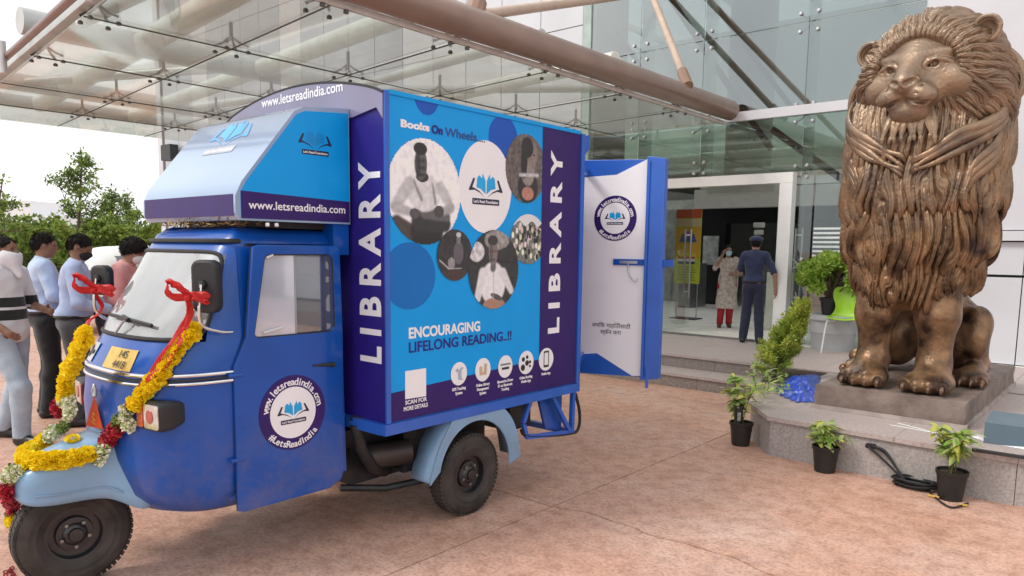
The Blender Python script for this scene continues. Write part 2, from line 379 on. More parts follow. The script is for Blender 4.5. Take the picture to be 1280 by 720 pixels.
def platform():
    root = struct(obj('entrance_platform', box(BM(), -40, 30, 8.75, 10.5, -.01, PZ-.03), granite_d))
    def run(y0, y1, z0, z1, m, x0, x1, stp, nm):
        x = x0
        while x < x1-.05:
            x2 = min(x+stp, x1); obj(nm, box(BM(), x+.002, x2-.002, y0, y1, z0, z1), m, root, bevel=.004, seg=1); x = x2
    run(8.45, 9.1, PZ-.03, PZ, granite_p, -6.4, 3.5, 1.2, 'stone_tread')
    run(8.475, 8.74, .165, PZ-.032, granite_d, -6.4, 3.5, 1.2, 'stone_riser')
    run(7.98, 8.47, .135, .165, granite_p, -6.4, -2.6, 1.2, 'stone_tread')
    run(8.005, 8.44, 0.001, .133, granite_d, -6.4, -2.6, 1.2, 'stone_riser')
    y = 9.102
    while y < 10.4:
        run(y, y+.446, PZ-.03, PZ, granite_p, -6.4, 3.5, .9, 'stone_tile'); y += .45
    lm = M('lobby_marble', (.80, .77, .71), .38, var=.1, scale=2.5)
    f = struct(obj('lobby_floor', box(BM(), -24, 6, 10.5, 26, PZ-.3, PZ-.006), lm))
    x = -9.
    while x < -2:
        y = 10.52
        while y < 20: obj('marble_tile', box(BM(), x+.002, x+1.198, y+.002, y+1.198, PZ-.006, PZ+.002), lm, f); y += 1.2
        x += 1.2
platform()
def ledge():
    t = thing('stone_ledge', 'low angular grey granite ledge that carries the bronze lion and its stone base', 'ledge', (-1.6, 6.6, 0))
    P = [(-3.12, 8.0), (-2.88, 7.1), (-2.6, 6.27), (-2.25, 5.83), (-.57, 5.76), (.5, 6.2), (1.6, 6.9), (3.4, 7.4), (3.4, 8.46)]
    H_ = .29
    for i in range(len(P)-2):
        a, b = Vector((*P[i], 0)), Vector((*P[i+1], 0)); d = (b-a).normalized(); n = Vector((d.y, -d.x, 0)); nseg = 1 if (b-a).length < 1.1 or i == 3 else 2
        for k in range(nseg):
            p = a+(b-a)*k/nseg+d*.003; q = a+(b-a)*(k+1)/nseg-d*.003
            bm = poly_prism(BM(), [p+n*.0, q, q+Vector((0, 0, H_-.002)), p+Vector((0, 0, H_-.002))], -n*.03); obj('granite_panel', bm, granite, t)
    # core and coping
    ins = [(x*.985-.03, y+.05) for x, y in P[:-1]]+[P[-1]]
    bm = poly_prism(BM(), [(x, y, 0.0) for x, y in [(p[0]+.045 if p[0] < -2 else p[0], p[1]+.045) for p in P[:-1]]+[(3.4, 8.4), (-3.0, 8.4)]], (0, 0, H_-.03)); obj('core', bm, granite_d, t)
    cop = [(-3.15, 8.0), (-2.9, 7.1), (-2.62, 6.25), (-2.265, 5.805), (-.565, 5.735), (.5, 6.17), (1.6, 6.87), (3.4, 7.37)]
    parts = [[cop[0], cop[1], (-2.2, 7.1), (-2.2, 8.4), (-3.22, 8.4)], [cop[1], cop[2], (-2.2, 6.45), (-2.2, 7.1)], [cop[2], cop[3], (-2.2, 5.804), (-2.2, 6.45)],
             [(-2.2, 5.803), (-1.32, 5.768), (-1.32, 6.45), (-2.2, 6.45)], [(-1.32, 5.767), cop[4], (-.5, 6.45), (-1.32, 6.45)], [cop[4], cop[5], (.5, 6.45), (-.5, 6.45)],
             [(-2.2, 6.45), (.5, 6.45), (.5, 8.4), (-2.2, 8.4)], [cop[5], cop[6], (1.6, 8.4), (.5, 8.4)], [cop[6], cop[7], (3.4, 8.4), (1.6, 8.4)]]
    for q in parts:
        c = Vector((sum(p[0] for p in q)/len(q), sum(p[1] for p in q)/len(q), 0)); bm = BM()
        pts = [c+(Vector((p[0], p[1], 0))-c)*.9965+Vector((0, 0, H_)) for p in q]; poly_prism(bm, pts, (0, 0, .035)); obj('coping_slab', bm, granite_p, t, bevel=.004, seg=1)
    bm = BM(); pts = [(-2.95, 7.32), (-2.6, 7.32), (-2.62, 8.36), (-3.12, 8.36), (-3.05, 7.8)]
    poly_prism(bm, [(a, b, H_+.034) for a, b in pts], (0, 0, .006)); obj('soil_bed', bm, soilm, t)
ledge()
def planter_wall():
    t = thing('planter_wall', 'grey stone block planter wall left of the steps, behind the van', 'planter', (-7.5, 8.4, 0))
    for r in range(3):
        x = -11.5-(r % 2)*.3
        while x < -6.45:
            obj('stone_block', box(BM(), x+.004, min(x+.69, -6.42), 8.30, 8.6, r*.31+.004, r*.31+.306), granite, t, bevel=.006, seg=1); x += .7
    obj('core', box(BM(), -11.5, -6.45, 8.56, 10.4, 0, .86), granite_d, t)
    obj('coping_slab', box(BM(), -11.6, -6.4, 8.27, 8.75, .932, .965), granite_p, t, bevel=.006, seg=1)
    obj('soil', box(BM(), -11.4, -6.5, 8.76, 10.4, .86, .9), soilm, t)
planter_wall()
# ---------------------------------------------------------------- facade
FY = 10.6
steel = M('brushed_steel', (.55, .55, .55), .28, metal=1, var=.08)
whitef = M('white_frame_paint', (.78, .78, .77), .35, var=.04, coat=.2)
clad_w = M('white_cladding', (.60, .60, .635), .45, var=.05, scale=1.2)
clad_g = M('grey_cladding', (.42, .44, .48), .35, var=.08, scale=1., coat=.2)
gasket = M('dark_gasket', (.03, .032, .035), .6)
gl_up = glass('facade_glass', (.44, .50, .49), .22, .02)
gl_lo = glass('facade_glass_low', (.85, .90, .88), .07, .02, fres=.5)
dark_in = M('dark_interior', (.035, .038, .04), .6, var=.3, scale=1)
def facade():
    t = thing('glass_facade', 'tall frameless glass curtain wall with steel spider fittings around the entrance', 'glass wall', (-5, FY, 0))
    xs = [-7.45, -6.5, -5.4, -3.85, -2.42]; zs = [2.76, 3.56, 4.77, 6.2, 7.8, 9.4]
    for i in range(4):
        for j in range(5):
            g = .007; obj('glass_pane', box(BM(), xs[i]+g, xs[i+1]-g, FY, FY+.016, zs[j]+g, zs[j+1]-g), gl_up if j > 0 else glass('facade_glass_green', (.52, .62, .56), .10, .02, fres=.5), t)
    # side glass left of the door and right of the door
    for a, b in ((-7.45, -6.5), (-6.5, -6.02)): obj('glass_pane', box(BM(), a+.007, b-.007, FY, FY+.016, PZ+.05, 2.753), gl_lo, t)
    for a, b, c, d in ((-3.86, -3.66, PZ+.03, 2.753), (-3.646, -2.42, PZ+.03, 1.45), (-3.646, -2.42, 1.464, 2.753)): obj('glass_pane', box(BM(), a+.007, b-.007, FY, FY+.016, c, d), gl_lo, t)
    # white manifestation stripes on the right pane
    fr = M('frosted_film', (.62, .68, .68), .6)
    for k in range(8): z = 1.52+k*.062; obj('film_stripe', box(BM(), -3.63, -2.43, FY-.004, FY-.001, z, z+.03), fr, t)
    # spider fittings
    def spider(x, z, r=.12):
        bm = BM()
        for sx in (-1, 1):
            for sz in (-1, 1):
                p = Vector((x+sx*r, FY, z+sz*r)); tube(bm, [(x, FY+.10, z), (x+sx*r*.6, FY+.09, z+sz*r*.6), p+Vector((0, .03, 0))], [.016, .013, .01], 6)
                lathe(bm, [(0, -.03), (.022, -.028), (.028, -.012), (.028, 0)], 10, Matrix.Translation(p) @ Matrix.Rotation(math.radians(-90), 4, 'X') @ Matrix.Diagonal((1, 1, 1, 1)))
                lathe(bm, [(0, .03), (.02, .028), (.026, .012), (.026, 0)], 10, Matrix.Translation(p+Vector((0, -.001, 0))) @ Matrix.Rotation(math.radians(90), 4, 'X'))
        tube(bm, [(x, FY+.22, z), (x, FY+.07, z)], .02, 8); obj('spider_fitting', bm, steel, t, smooth=True)
    for x in xs[1:4]:
        for z in zs[1:5]: spider(x, z)
    for x, z in ((-3.85, 2.76), (-3.85, 1.46), (-5.4, 2.9)): spider(x, z, .08)
    # glass fins and a thin rod behind the joints
    fin = glass('fin_glass', (.75, .86, .82), .2, .03)
    for x in xs[1:4]: obj('glass_fin', box(BM(), x-.01, x+.01, FY+.03, FY+.42, 2.8, 9.3), fin, t)
    # transom band where the canopy meets the wall
    obj('transom', box(BM(), -5.05, -2.42, FY-.06, FY-.004, 3.53, 3.66), clad_w, t, bevel=.005)
    obj('corner_post', box(BM(), -7.62, -7.46, FY-.03, FY+.12, PZ, 9.4), M('sage_post', (.38, .46, .43), .4), t, bevel=.005)
    obj('glass_channel', box(BM(), -3.84, -2.42, FY-.02, FY+.04, PZ, PZ+.035), steel, t)
    # dark diagonal bars behind the glass
    br = M('dark_bar_steel', (.06, .065, .07), .5)
    for a, b, r in (((-8.0, 6.2), (-6.2, 3.7), .07), ((-7.3, 7.0), (-4.6, 3.2), .09), ((-6.9, 7.2), (-4.25, 3.7), .07), ((-7.6, 5.2), (-7.0, 4.2), .06), ((-4.6, 3.5), (-2.6, 2.0), .1)):
        bm = BM(); bar(bm, (a[0], 11.35, a[1]), (b[0], 11.35, b[1]), r, .05, (0, 1, 0)); obj('dark_bar', bm, br, t)
facade()
def portal():
    t = thing('entrance_portal', 'white square portal frame around the open glass entrance behind the two people', 'doorway', (-5, FY, PZ))
    y0, y1 = FY-.16, FY-.002
    for n, b in (('jamb', (-4.08, -3.9, y0, y1, PZ, 2.60)), ('jamb', (-6.18, -6.02, y0, y1, PZ, 2.60)), ('lintel', (-6.18, -3.9, y0, y1, 2.602, 2.745))):
        obj(n, box(BM(), *b), whitef, t, bevel=.006)
    obj('threshold', box(BM(), -6.02, -4.09, FY-.1, FY+.05, PZ-.001, PZ+.012), steel, t)
    # folded-back glass leaves with long pull handles
    for x in (-5.98, -4.13):
        d = obj('door_leaf', box(BM(), x-.006, x+.006, FY+.05, FY+.98, PZ+.02, 2.58), glass('leaf_glass', (.96, .98, .97), .02, .02, fres=.25), t)
        for s in (-.05, .05):
            bm = tube(BM(), [(x+s, FY+.85, .85), (x+s, FY+.85, 2.0)], .016, 8)
            for z in (.95, 1.9): tube(bm, [(x, FY+.85, z), (x+s, FY+.85, z)], .01, 6)
            obj('pull_handle', bm, steel, d, smooth=True)
portal()
# lobby interior behind the glass
def lobby():
    t = thing('lobby', 'dim entrance lobby with pale soffit and dark inner doorway behind the glass', 'room', (-6, 14, PZ))
    pale = M('pale_plaster', (.62, .60, .56), .6, var=.05); dk = M('black_portal', (.012, .012, .014), .35, var=.5, scale=2, coat=.3)
    obj('rear_wall', box(BM(), -24, 6, 25.7, 26, PZ, 9.4), M('rear_wall_paint', (.55, .58, .56), .7, var=.2, scale=.3), t)
    obj('side_wall', box(BM(), 5.7, 6, 10.7, 25.7, PZ, 9.4), clad_w, t)
    obj('side_wall', box(BM(), -24, -23.7, 10.7, 25.7, PZ, 9.4), clad_w, t)
    obj('added_skylight', box(BM(), -24, 6, 10.8, 26, 9.4, 9.42), glass('added_skylight_glass', (.97, .98, .98), .02, .02, fres=.3), t)  # unseen ceiling made of glass, added to let daylight into the lobby
    for k in range(8): obj('added_skylight_beam', box(BM(), -23+4*k, -22.8+4*k, 10.8, 25.9, 9.43, 9.6), pale, t)
    obj('gallery_slab', box(BM(), -24, 6, 17, 25.7, 3.55, 3.95), M('slab_grey', (.6, .61, .58), .7), t)
    obj('soffit_band', box(BM(), -8.3, 5.7, 16.1, 16.4, 2.62, 3.05), pale, t); obj('soffit_band', box(BM(), -8.3, 5.7, 16.38, 16.99, 3.1, 3.5), pale, t)
    # black inner portal with dark reveals
    for b in ((-8.6, -7.9, 17, 17.3, PZ, 2.9), (-5.4, -3.6, 17, 17.3, PZ, 2.9), (-7.9, -5.4, 17, 17.3, 2.3, 2.9)): obj('portal_panel', box(BM(), *b), dk, t, bevel=.01)
    obj('portal_panel', box(BM(), -12, -8.7, 17.2, 17.4, PZ, 2.9), M('grey_stone_panel', (.36, .38, .36), .3, var=.3), t)
    for x0_, x1_, z0_, z1_ in ((-8.45, -8.05, 1.3, 2.0), (-5.2, -4.7, 1.25, 1.95), (-4.5, -4.1, 1.25, 1.95)): obj('display_panel', box(BM(), x0_, x1_, 16.95, 16.995, z0_, z1_), M('display_pale', (.5, .52, .52), .3, var=.4, scale=6), t)
    obj('counter', box(BM(), -7.8, -5.9, 18.5, 19.1, PZ, 1.4), M('counter_grey', (.30, .31, .31), .4), t, bevel=.02)
    # lift doors deep inside
    for x in (-7.6, -6.4): obj('lift_door', box(BM(), x, x+.9, 22, 22.1, PZ, 2.2), M('lift_steel', (.3, .3, .3), .3, metal=1), t, bevel=.01)
    c = lathe(BM(), [(.62, PZ), (.62, 9.4)], 32, Matrix.Translation((-6.15, 13.9, 0))) if False else BM()
    for x, y, r, z0 in ((-5.95, 13.6, .42, 2.9),):
        lathe(c, [(r, z0), (r, 9.4)], 32, Matrix.Translation((x, y, 0)))
    obj('round_column', c, M('column_cream', (.66, .67, .60), .5, var=.04), t, smooth=True)
    obj('beam', box(BM(), -6.6, -5.3, 13.3, 13.9, 2.72, 2.9), pale, t)
    sg = M('white_sign', (.7, .7, .68), .4)
    s = obj('hanging_sign', box(BM(), -6.62, -6.38, 15.6, 15.63, 2.15, 2.26), sg, t); obj('hanging_sign', box(BM(), -6.6, -6.4, 15.6, 15.63, 2.0, 2.1), sg, t)
    obj('turnstile', box(BM(), -8.3, -8.0, 15.5, 16.3, PZ, 1.35), M('turnstile_steel', (.35, .36, .37), .3, metal=.8), t, bevel=.02)
    obj('turnstile', box(BM(), -4.9, -4.72, 12.2, 12.9, PZ, 1.3), M('turnstile_pale', (.6, .62, .55), .4), t, bevel=.02)
lobby()
def cladding():
    t = thing('clad_building', 'pale panel-clad office building wing behind the canopy, left of the glass', 'building', (-15, FY, 0))
    obj('core_wall', box(BM(), -23.3, -7.64, FY+.05, 12, 0, 9.4), gasket, t); obj('core_wall', box(BM(), -23.3, -23.25, 12, 26, 0, 9.4), gasket, t)
    n = 17; x0, x1 = -23.3, -7.64; w_ = (x1-x0)/n
    for i in range(n):
        z = 0.0; k = 0
        for h in (1.2, 2.1, 2.1, 2.1, 1.9):
            mm = clad_w if i >= n-4 or (i % 5 == 2) else clad_g
            if i == n-1 and k == 0: mm = clad_w
            obj('wall_panel', box(BM(), x0+i*w_+.008, x0+(i+1)*w_-.008, FY, FY+.04, z+.008, z+h-.008), mm, t, bevel=.004, seg=1); z += h; k += 1
    obj('white_sill', box(BM(), -9.4, -7.3, FY-.35, FY-.01, 1.93, 2.05), whitef, t, bevel=.006)
    obj('plinth', box(BM(), -9.4, -7.66, FY-.05, FY-.005, 0.96, 1.9), clad_w, t)
cladding()
def white_wall():
    t = thing('white_wall', 'white panelled building wall directly behind the lion', 'building', (1, FY, 0))
    obj('core_wall', box(BM(), -2.4, 14, FY+.06, 12, 0, 9.4), gasket, t)
    xs = [-2.4, -1.17, .75, 2.6, 4.5, 6.4, 8.3, 10.2]
    for i in range(len(xs)-1):
        for z0, z1, dy, m in ((1.93, 5.6, 0, clad_w), (5.6, 9.4, 0, clad_w), (PZ, 1.38, .035, clad_w), (1.40, 1.80, .035, clad_w)):
            obj('wall_panel', box(BM(), xs[i]+.006, xs[i+1]-.006, FY-.05+dy, FY+.05, z0+.006, z1-.006), m, t, bevel=.004, seg=1)
    obj('ledge_band', box(BM(), -2.4, 12, FY-.08, FY+.05, 1.81, 1.925), clad_w, t, bevel=.01)
white_wall()
# ---------------------------------------------------------------- canopy
def canopy():
    t = thing('glass_canopy', 'steel and glass entrance canopy reaching out above the van', 'canopy', (-9, 6, 3.5))
    Z = 3.5; sk = lambda x, y: y-.1*(x+5.1)*1.0
    xs = [-4.98, -6.86, -8.7, -10.45, -12.1, -13.6]; ys = [2.32, 3.62, 4.98, 6.36, 7.8, 9.2, 10.5]
    g_ = glass('canopy_glass', (.93, .945, .92), .03, .02, (.50, .50, .45), .16, fres=.38)
    pt = lambda x, y: Vector((x, min(sk(x, y) if y < 10 else y, 10.56), Z))
    for i in range(len(xs)-1):
        for j in range(len(ys)-1):
            a, b, c, d = pt(xs[i], ys[j]), pt(xs[i+1], ys[j]), pt(xs[i+1], ys[j+1]), pt(xs[i], ys[j+1]); m = (a+b+c+d)/4
            q = [m+(v-m)*.994 for v in (a, b, c, d)]
            for v in q: v.z += .004*((i+j) % 2)
            obj('glass_panel', poly_prism(BM(), q, (0, 0, .016)), g_, t)
    seal = gasket
    for i in range(1, len(xs)-1): obj('joint_seal', bar(BM(), pt(xs[i], ys[0]), pt(xs[i], ys[-1]),   .009, .010), seal, t)
    for j in range(1, len(ys)-1): obj('joint_seal', bar(BM(), pt(xs[0], ys[j])+Vector((0, 0, .004)), pt(xs[-1], ys[j])+Vector((0, 0, .004)), .009, .010), seal, t)
    sp = M('spider_steel_dark', (.12, .12, .12), .35, metal=.8)
    def spid(x, y, z=Z):
        bm = BM(); p = pt(x, y)
        for sx in (-1, 1):
            for sy in (-1, 1):
                q = p+Vector((sx*.11, sy*.11, -.03)); tube(bm, [p+Vector((0, 0, .12)), p+Vector((sx*.06, sy*.06, .06)), q+Vector((0, 0, .06))], .012, 6)
                lathe(bm, [(0, -.012), (.021, -.008), (.022, .01), (.014, .02)], 10, Matrix.Translation(q))
        tube(bm, [p+Vector((0, 0, .25)), p+Vector((0, 0, .1))], .018, 8); obj('spider_fitting', bm, sp, t, smooth=True)
    for i in range(1, len(xs)-1):
        for j in range(1, len(ys)-1): spid(xs[i], ys[j])
    for i in (0, 1, 2): spid(xs[i]-(.1 if i == 0 else 0), ys[0]+.12)
    for j in range(1, 6): spid(xs[0]-.11, ys[j])
    # steel frame above the glass
    grey = M('canopy_steel', (.52, .53, .52), .4, var=.12, scale=2, metal=.25); T_ = .1
    zt = Z+.3
    for x, r in ((-8.62, .13), (-11.9, .12), (-13.5, .10)):
        obj('steel_beam', tube(BM(), [(x, sk(x, 2.2), zt), (x, 10.55, zt)], r, 16), grey, t, smooth=True)
    for y, r in ((3.35, .12), (4.75, .10), (7.4, .09)):
        obj('cross_tube', tube(BM(), [(-4.85, sk(-4.85, y), zt+.0), (-13.5, sk(-13.5, y), zt)], r, 14), M('canopy_tube_pale', (.68, .69, .64), .4, var=.1, metal=.2), t, smooth=True)
    for a, b in (((-8.62, 2.95), (-5.0, 3.0)), ((-8.62, 6.5), (-4.9, 6.1)), ((-11.9, 5.8), (-8.62, 6.4)), ((-8.62, 6.6), (-4.9, 9.2)), ((-11.9, 3.5), (-8.62, 4.9))):
        obj('diagonal_tube', tube(BM(), [(a[0], a[1], zt), (b[0], b[1], zt)], .06, 12), grey, t, smooth=True)
    # big brown tube on the right edge, white gutter strip below
    brown = M('brown_tube', (.30, .205, .165), .38, var=.1, scale=3, metal=.35, coat=.3)
    obj('edge_tube', tube(BM(), [(-4.86, 2.2, 3.65), (-4.86, 10.42, 3.67)], .142, 24), brown, t, smooth=True)
    for y in (3.7, 5.1, 6.5, 7.9, 9.3):
        obj('tube_bracket', tube(BM(), [(-4.95, y, 3.6), (-4.99, y, 3.5)], .014, 6), steel, t)
    obj('edge_angle', box(BM(), -4.975, -4.935, 2.2, 10.5, 3.488, 3.53), M('edge_white', (.7, .69, .66), .4), t)
    obj('edge_rail', tube(BM(), [pt(-4.98, 2.2), pt(-4.98, 10.5)], .014, 6), gasket, t)
    # front edge: dark red-brown rod with grey channel and a stub post
    obj('front_rod', tube(BM(), [pt(-4.9, 2.18)+Vector((0, 0, .06)), pt(-13.7, 2.18)+Vector((0, 0, .06))], .035, 10), M('maroon_rod', (.16, .075, .06), .4, coat=.3), t, smooth=True)
    obj('front_channel', bar(BM(), pt(-4.9, 2.34)+Vector((0, 0, .12)), pt(-13.7, 2.34)+Vector((0, 0, .12)), .12, .12), grey, t)
    for x in (-6.0, -9.2, -12): obj('stub_post', tube(BM(), [pt(x, 2.14)+Vector((0, 0, -.12)), pt(x, 2.14)+Vector((0, 0, .2))], .035, 10), M('stub_grey', (.55, .55, .56), .4, metal=.3), t, smooth=True)
    # tie rod up to the facade
    p0 = at(856, 98, 'x', -4.86); tan_ = M('tie_rod_tan', (.50, .38, .30), .4, var=.1)
    q0 = Vector((-6.55, FY-.02, 6.1)); obj('tie_rod', tube(BM(), [p0+Vector((0, 0, .0)), q0], .05, 12), tan_, t, smooth=True)
    d = (q0-p0).normalized(); obj('tie_bracket', tube(BM(), [p0-d*.18, p0+d*.16], .075, 10), M('bracket_brown', (.28, .17, .12), .5), t)
    p1 = at(590, 20, 'x', -4.86); q1 = p1+Vector((.2, .9, .9)); obj('tie_rod', tube(BM(), [p1, Vector((-5.6, FY, 5.6))], .05, 12), tan_, t, smooth=True)
    obj('tie_bracket', tube(BM(), [p1-Vector((0, 0, .1)), p1+Vector((-.05, .12, .16))], .09, 10), M('bracket_brown', (0, 0, 0)), t)
canopy()
# ================================================================ THE VAN
blue = M('van_blue_paint', (.002, .072, .37), .30, var=.10, scale=3, coat=.35, spec=.35)
def road_dust(m, z0, z1, col=(.20, .145, .11), k=.75):
    t = m.node_tree; N = t.nodes.new; K = t.links.new; b = t.nodes['Principled BSDF']; src = b.inputs['Base Color'].links[0].from_socket; g = N('ShaderNodeNewGeometry'); s = N('ShaderNodeSeparateXYZ'); K(g.outputs['Position'], s.inputs[0])
    mr = N('ShaderNodeMapRange'); mr.inputs['From Min'].default_value = z1; mr.inputs['From Max'].default_value = z0; K(s.outputs['Z'], mr.inputs[0]); n = N('ShaderNodeTexNoise'); n.inputs['Scale'].default_value = 7; n.inputs['Detail'].default_value = 9; n.inputs['Roughness'].default_value = .7; K(g.outputs['Position'], n.inputs['Vector'])
    r = N('ShaderNodeValToRGB'); r.color_ramp.elements[0].position = .42; r.color_ramp.elements[1].position = .72; K(n.outputs['Fac'], r.inputs[0]); mu = N('ShaderNodeMath'); mu.operation = 'MULTIPLY'; K(mr.outputs[0], mu.inputs[0]); K(r.outputs[0], mu.inputs[1]); m2 = N('ShaderNodeMath'); m2.operation = 'MULTIPLY'; m2.inputs[1].default_value = k; K(mu.outputs[0], m2.inputs[0])
    mx = N('ShaderNodeMixRGB'); mx.inputs[2].default_value = (*col, 1); K(m2.outputs[0], mx.inputs[0]); K(src, mx.inputs[1]); K(mx.outputs[0], b.inputs['Base Color']); ad = N('ShaderNodeMath'); ad.operation = 'MULTIPLY_ADD'; ad.inputs[1].default_value = .5; ad.inputs[2].default_value = b.inputs['Roughness'].default_value; K(m2.outputs[0], ad.inputs[0]); K(ad.outputs[0], b.inputs['Roughness'])
    bp = N('ShaderNodeBump'); bp.inputs['Strength'].default_value = .25; bp.inputs['Distance'].default_value = .01; n2 = N('ShaderNodeTexNoise'); n2.inputs['Scale'].default_value = 5; n2.inputs['Detail'].default_value = 1; K(g.outputs['Position'], n2.inputs['Vector']); K(n2.outputs['Fac'], bp.inputs['Height']); K(bp.outputs[0], b.inputs['Normal'])
road_dust(blue, .30, .95, k=.5)
blue_f = M('van_frame_blue', (.02, .11, .50), .35, var=.08, coat=.3)
cyan = M('print_cyan', (.0, .32, .80), .42, var=.03, coat=.05, spec=.3)
cyan_d = M('print_blue_disc', (.004, .15, .50), .42, var=.03, coat=.05, spec=.3)
cyan_e = M('print_royal_disc', (.01, .09, .48), .42, var=.03, coat=.05, spec=.3)
purple = M('print_purple', (.030, .010, .125), .42, var=.1, coat=.05, spec=.3)
purple_b = M('print_indigo', (.022, .012, .20), .42, var=.1, coat=.05, spec=.3)
white_p = M('print_white', (.82, .82, .86), .3, var=.02, coat=.3)
black_r = M('black_rubber', (.012, .012, .013), .55, var=.3, scale=20, bump=.15)
black_pl = M('black_plastic', (.02, .021, .023), .45, var=.2)
chrome = M('chrome', (.75, .75, .75), .15, metal=1, var=.04)
fender_m = M('fender_light_blue', (.19, .34, .52), .33, var=.07, scale=4, coat=.4)
road_dust(fender_m, .3, .75, k=.45)
chassis_m = M('chassis_black', (.012, .013, .015), .5, var=.5, scale=12)
XC, XN, XF = -3.83, -3.33, -4.33
van = thing('library_van', 'blue three-wheeled cargo rickshaw converted to a mobile library with printed box body', 'auto rickshaw', (XC, 2.8, 0))
BODY = []        # objects that garlands may lie on
# --- cab shell -------------------------------------------------
LV = [(.335, .40, 1.56, 3), (.37, .455, 1.47, 3), (.45, .485, 1.41, 3), (.62, .497, 1.375, 3), (.86, .5, 1.365, 3), (1.0, .5, 1.385, 3), (1.06, .5, 1.40, 3), (1.13, .498, 1.44, 2.9), (1.19, .492, 1.475, 2.8),
      (1.26, .485, 1.50, 2.7), (1.45, .468, 1.635, 2.7), (1.60, .455, 1.745, 2.7), (1.655, .445, 1.785, 2.6), (1.70, .425, 1.82, 2.6), (1.728, .38, 1.90, 2.4), (1.74, .28, 2.02, 2.2)]
YS, YB = 1.90, 2.46
def cab_pt(s, z):
    """s in [-1,1]: -1/1 = rear edge far/near side; |s|<.6 front"""
    zz = [l[0] for l in LV]; hw = np.interp(z, zz, [l[1] for l in LV]); fy = np.interp(z, zz, [l[2] for l in LV]); ex = np.interp(z, zz, [l[3] for l in LV])
    if abs(s) <= .6:
        a = s/.6*math.pi/2; sx, cx = math.sin(a), math.cos(a)
        x = math.copysign(abs(sx)**(2/ex), sx)*hw; y = YS-(YS-fy)*abs(cx)**(2/ex)
        return Vector((XC+x, y, z))
    t = (abs(s)-.6)/.4; return Vector((XC+math.copysign(hw, s), YS+(YB-YS)*t, z))
S_ = sorted(set([-1+.1*k for k in range(5)]+[-.6+.025*k for k in range(49)]+[.6+.1*k for k in range(5)]))
def cab():
    zs = sorted(set([round(l[0], 3) for l in LV]+[.5, .56, .7, .78, .93, 1.32, 1.39, 1.52])); bm = BM(); G = {}
    for i, z in enumerate(zs):
        for j, s in enumerate(S_): G[i, j] = bm.verts.new(cab_pt(s, z))
    def windshield(s, z): return abs(s) < .462 and 1.20 < z < 1.615
    for i in range(len(zs)-1):
        for j in range(len(S_)-1):
            sm, zm = (S_[j]+S_[j+1])/2, (zs[i]+zs[i+1])/2
            if windshield(sm, zm): continue
            if abs(sm) > .62 and .4 < zm < 1.63: continue
            bm.faces.new((G[i, j], G[i, j+1], G[i+1, j+1], G[i+1, j]))
    top = [G[len(zs)-1, j] for j in range(len(S_))]; bm.faces.new(top)
    bot = [G[0, j] for j in range(len(S_))]; bm.faces.new(bot[::-1])
    o = obj('cab_body', bm, blue, van, smooth=True); BODY.append(o)
    sol = [(-4.31, YB-.02, .34), (-3.35, YB-.02, .34), (-3.35, YB-.02, 1.66), (-4.31, YB-.02, 1.66)]
    rw = plate('rear_bulkhead', [[(0, 0), (.96, 0), (.96, 1.33), (0, 1.33)], rrect(.52, .84, .86, 1.14, .06)], .02, M('cab_inside_blue', (.015, .05, .22), .5), van, frame_of((-4.31, YB-.03, .34), (1, 0, 0), (0, 0, 1)))
    obj('bulkhead_window', tube(BM(), [(-4.31+x, YB-.05, .34+z) for x, z in rrect(.52, .84, .86, 1.14, .06)+[rrect(.52, .84, .86, 1.14, .06)[0]]], .012, 6), black_r, rw)
    st = obj('seat', box(BM(), -4.2, -3.45, 2.05, 2.42, .5, .82), M('seat_vinyl', (.03, .03, .04), .5), van, bevel=.03)
    obj('seat_back', box(BM(), -4.2, -3.45, 2.32, 2.42, .83, 1.2), M('seat_vinyl', (0, 0, 0)), st, bevel=.03)
    h = tube(BM(), [(-4.05, 1.78, 1.18), (-3.9, 1.74, 1.2), (-3.76, 1.74, 1.2), (-3.6, 1.78, 1.18)], .016, 8); tube(h, [(-3.83, 1.7, .5), (-3.83, 1.74, 1.2)], .025, 8)
    obj('handlebar', h, black_pl, van, smooth=True)
    obj('cab_floor', box(BM(), -4.2, -3.46, 1.8, 2.42, .37, .40), chassis_m, van)
    # roof rust/straw coloured patch and rim above the windshield
    rim = [cab_pt(-.6+1.2*k/40, 1.665)+Vector((0, -.012, 0)) for k in range(41)]; obj('rain_gutter', tube(BM(), rim, .012, 6), black_r, van, smooth=True)
cab()
def cab_n(s, z):
    a = cab_pt(s+.004, z)-cab_pt(s-.004, z); b = cab_pt(s, z+.01)-cab_pt(s, z-.01); n = a.cross(b).normalized()
    return n if n.y < 0 or n.x > 0 else -n
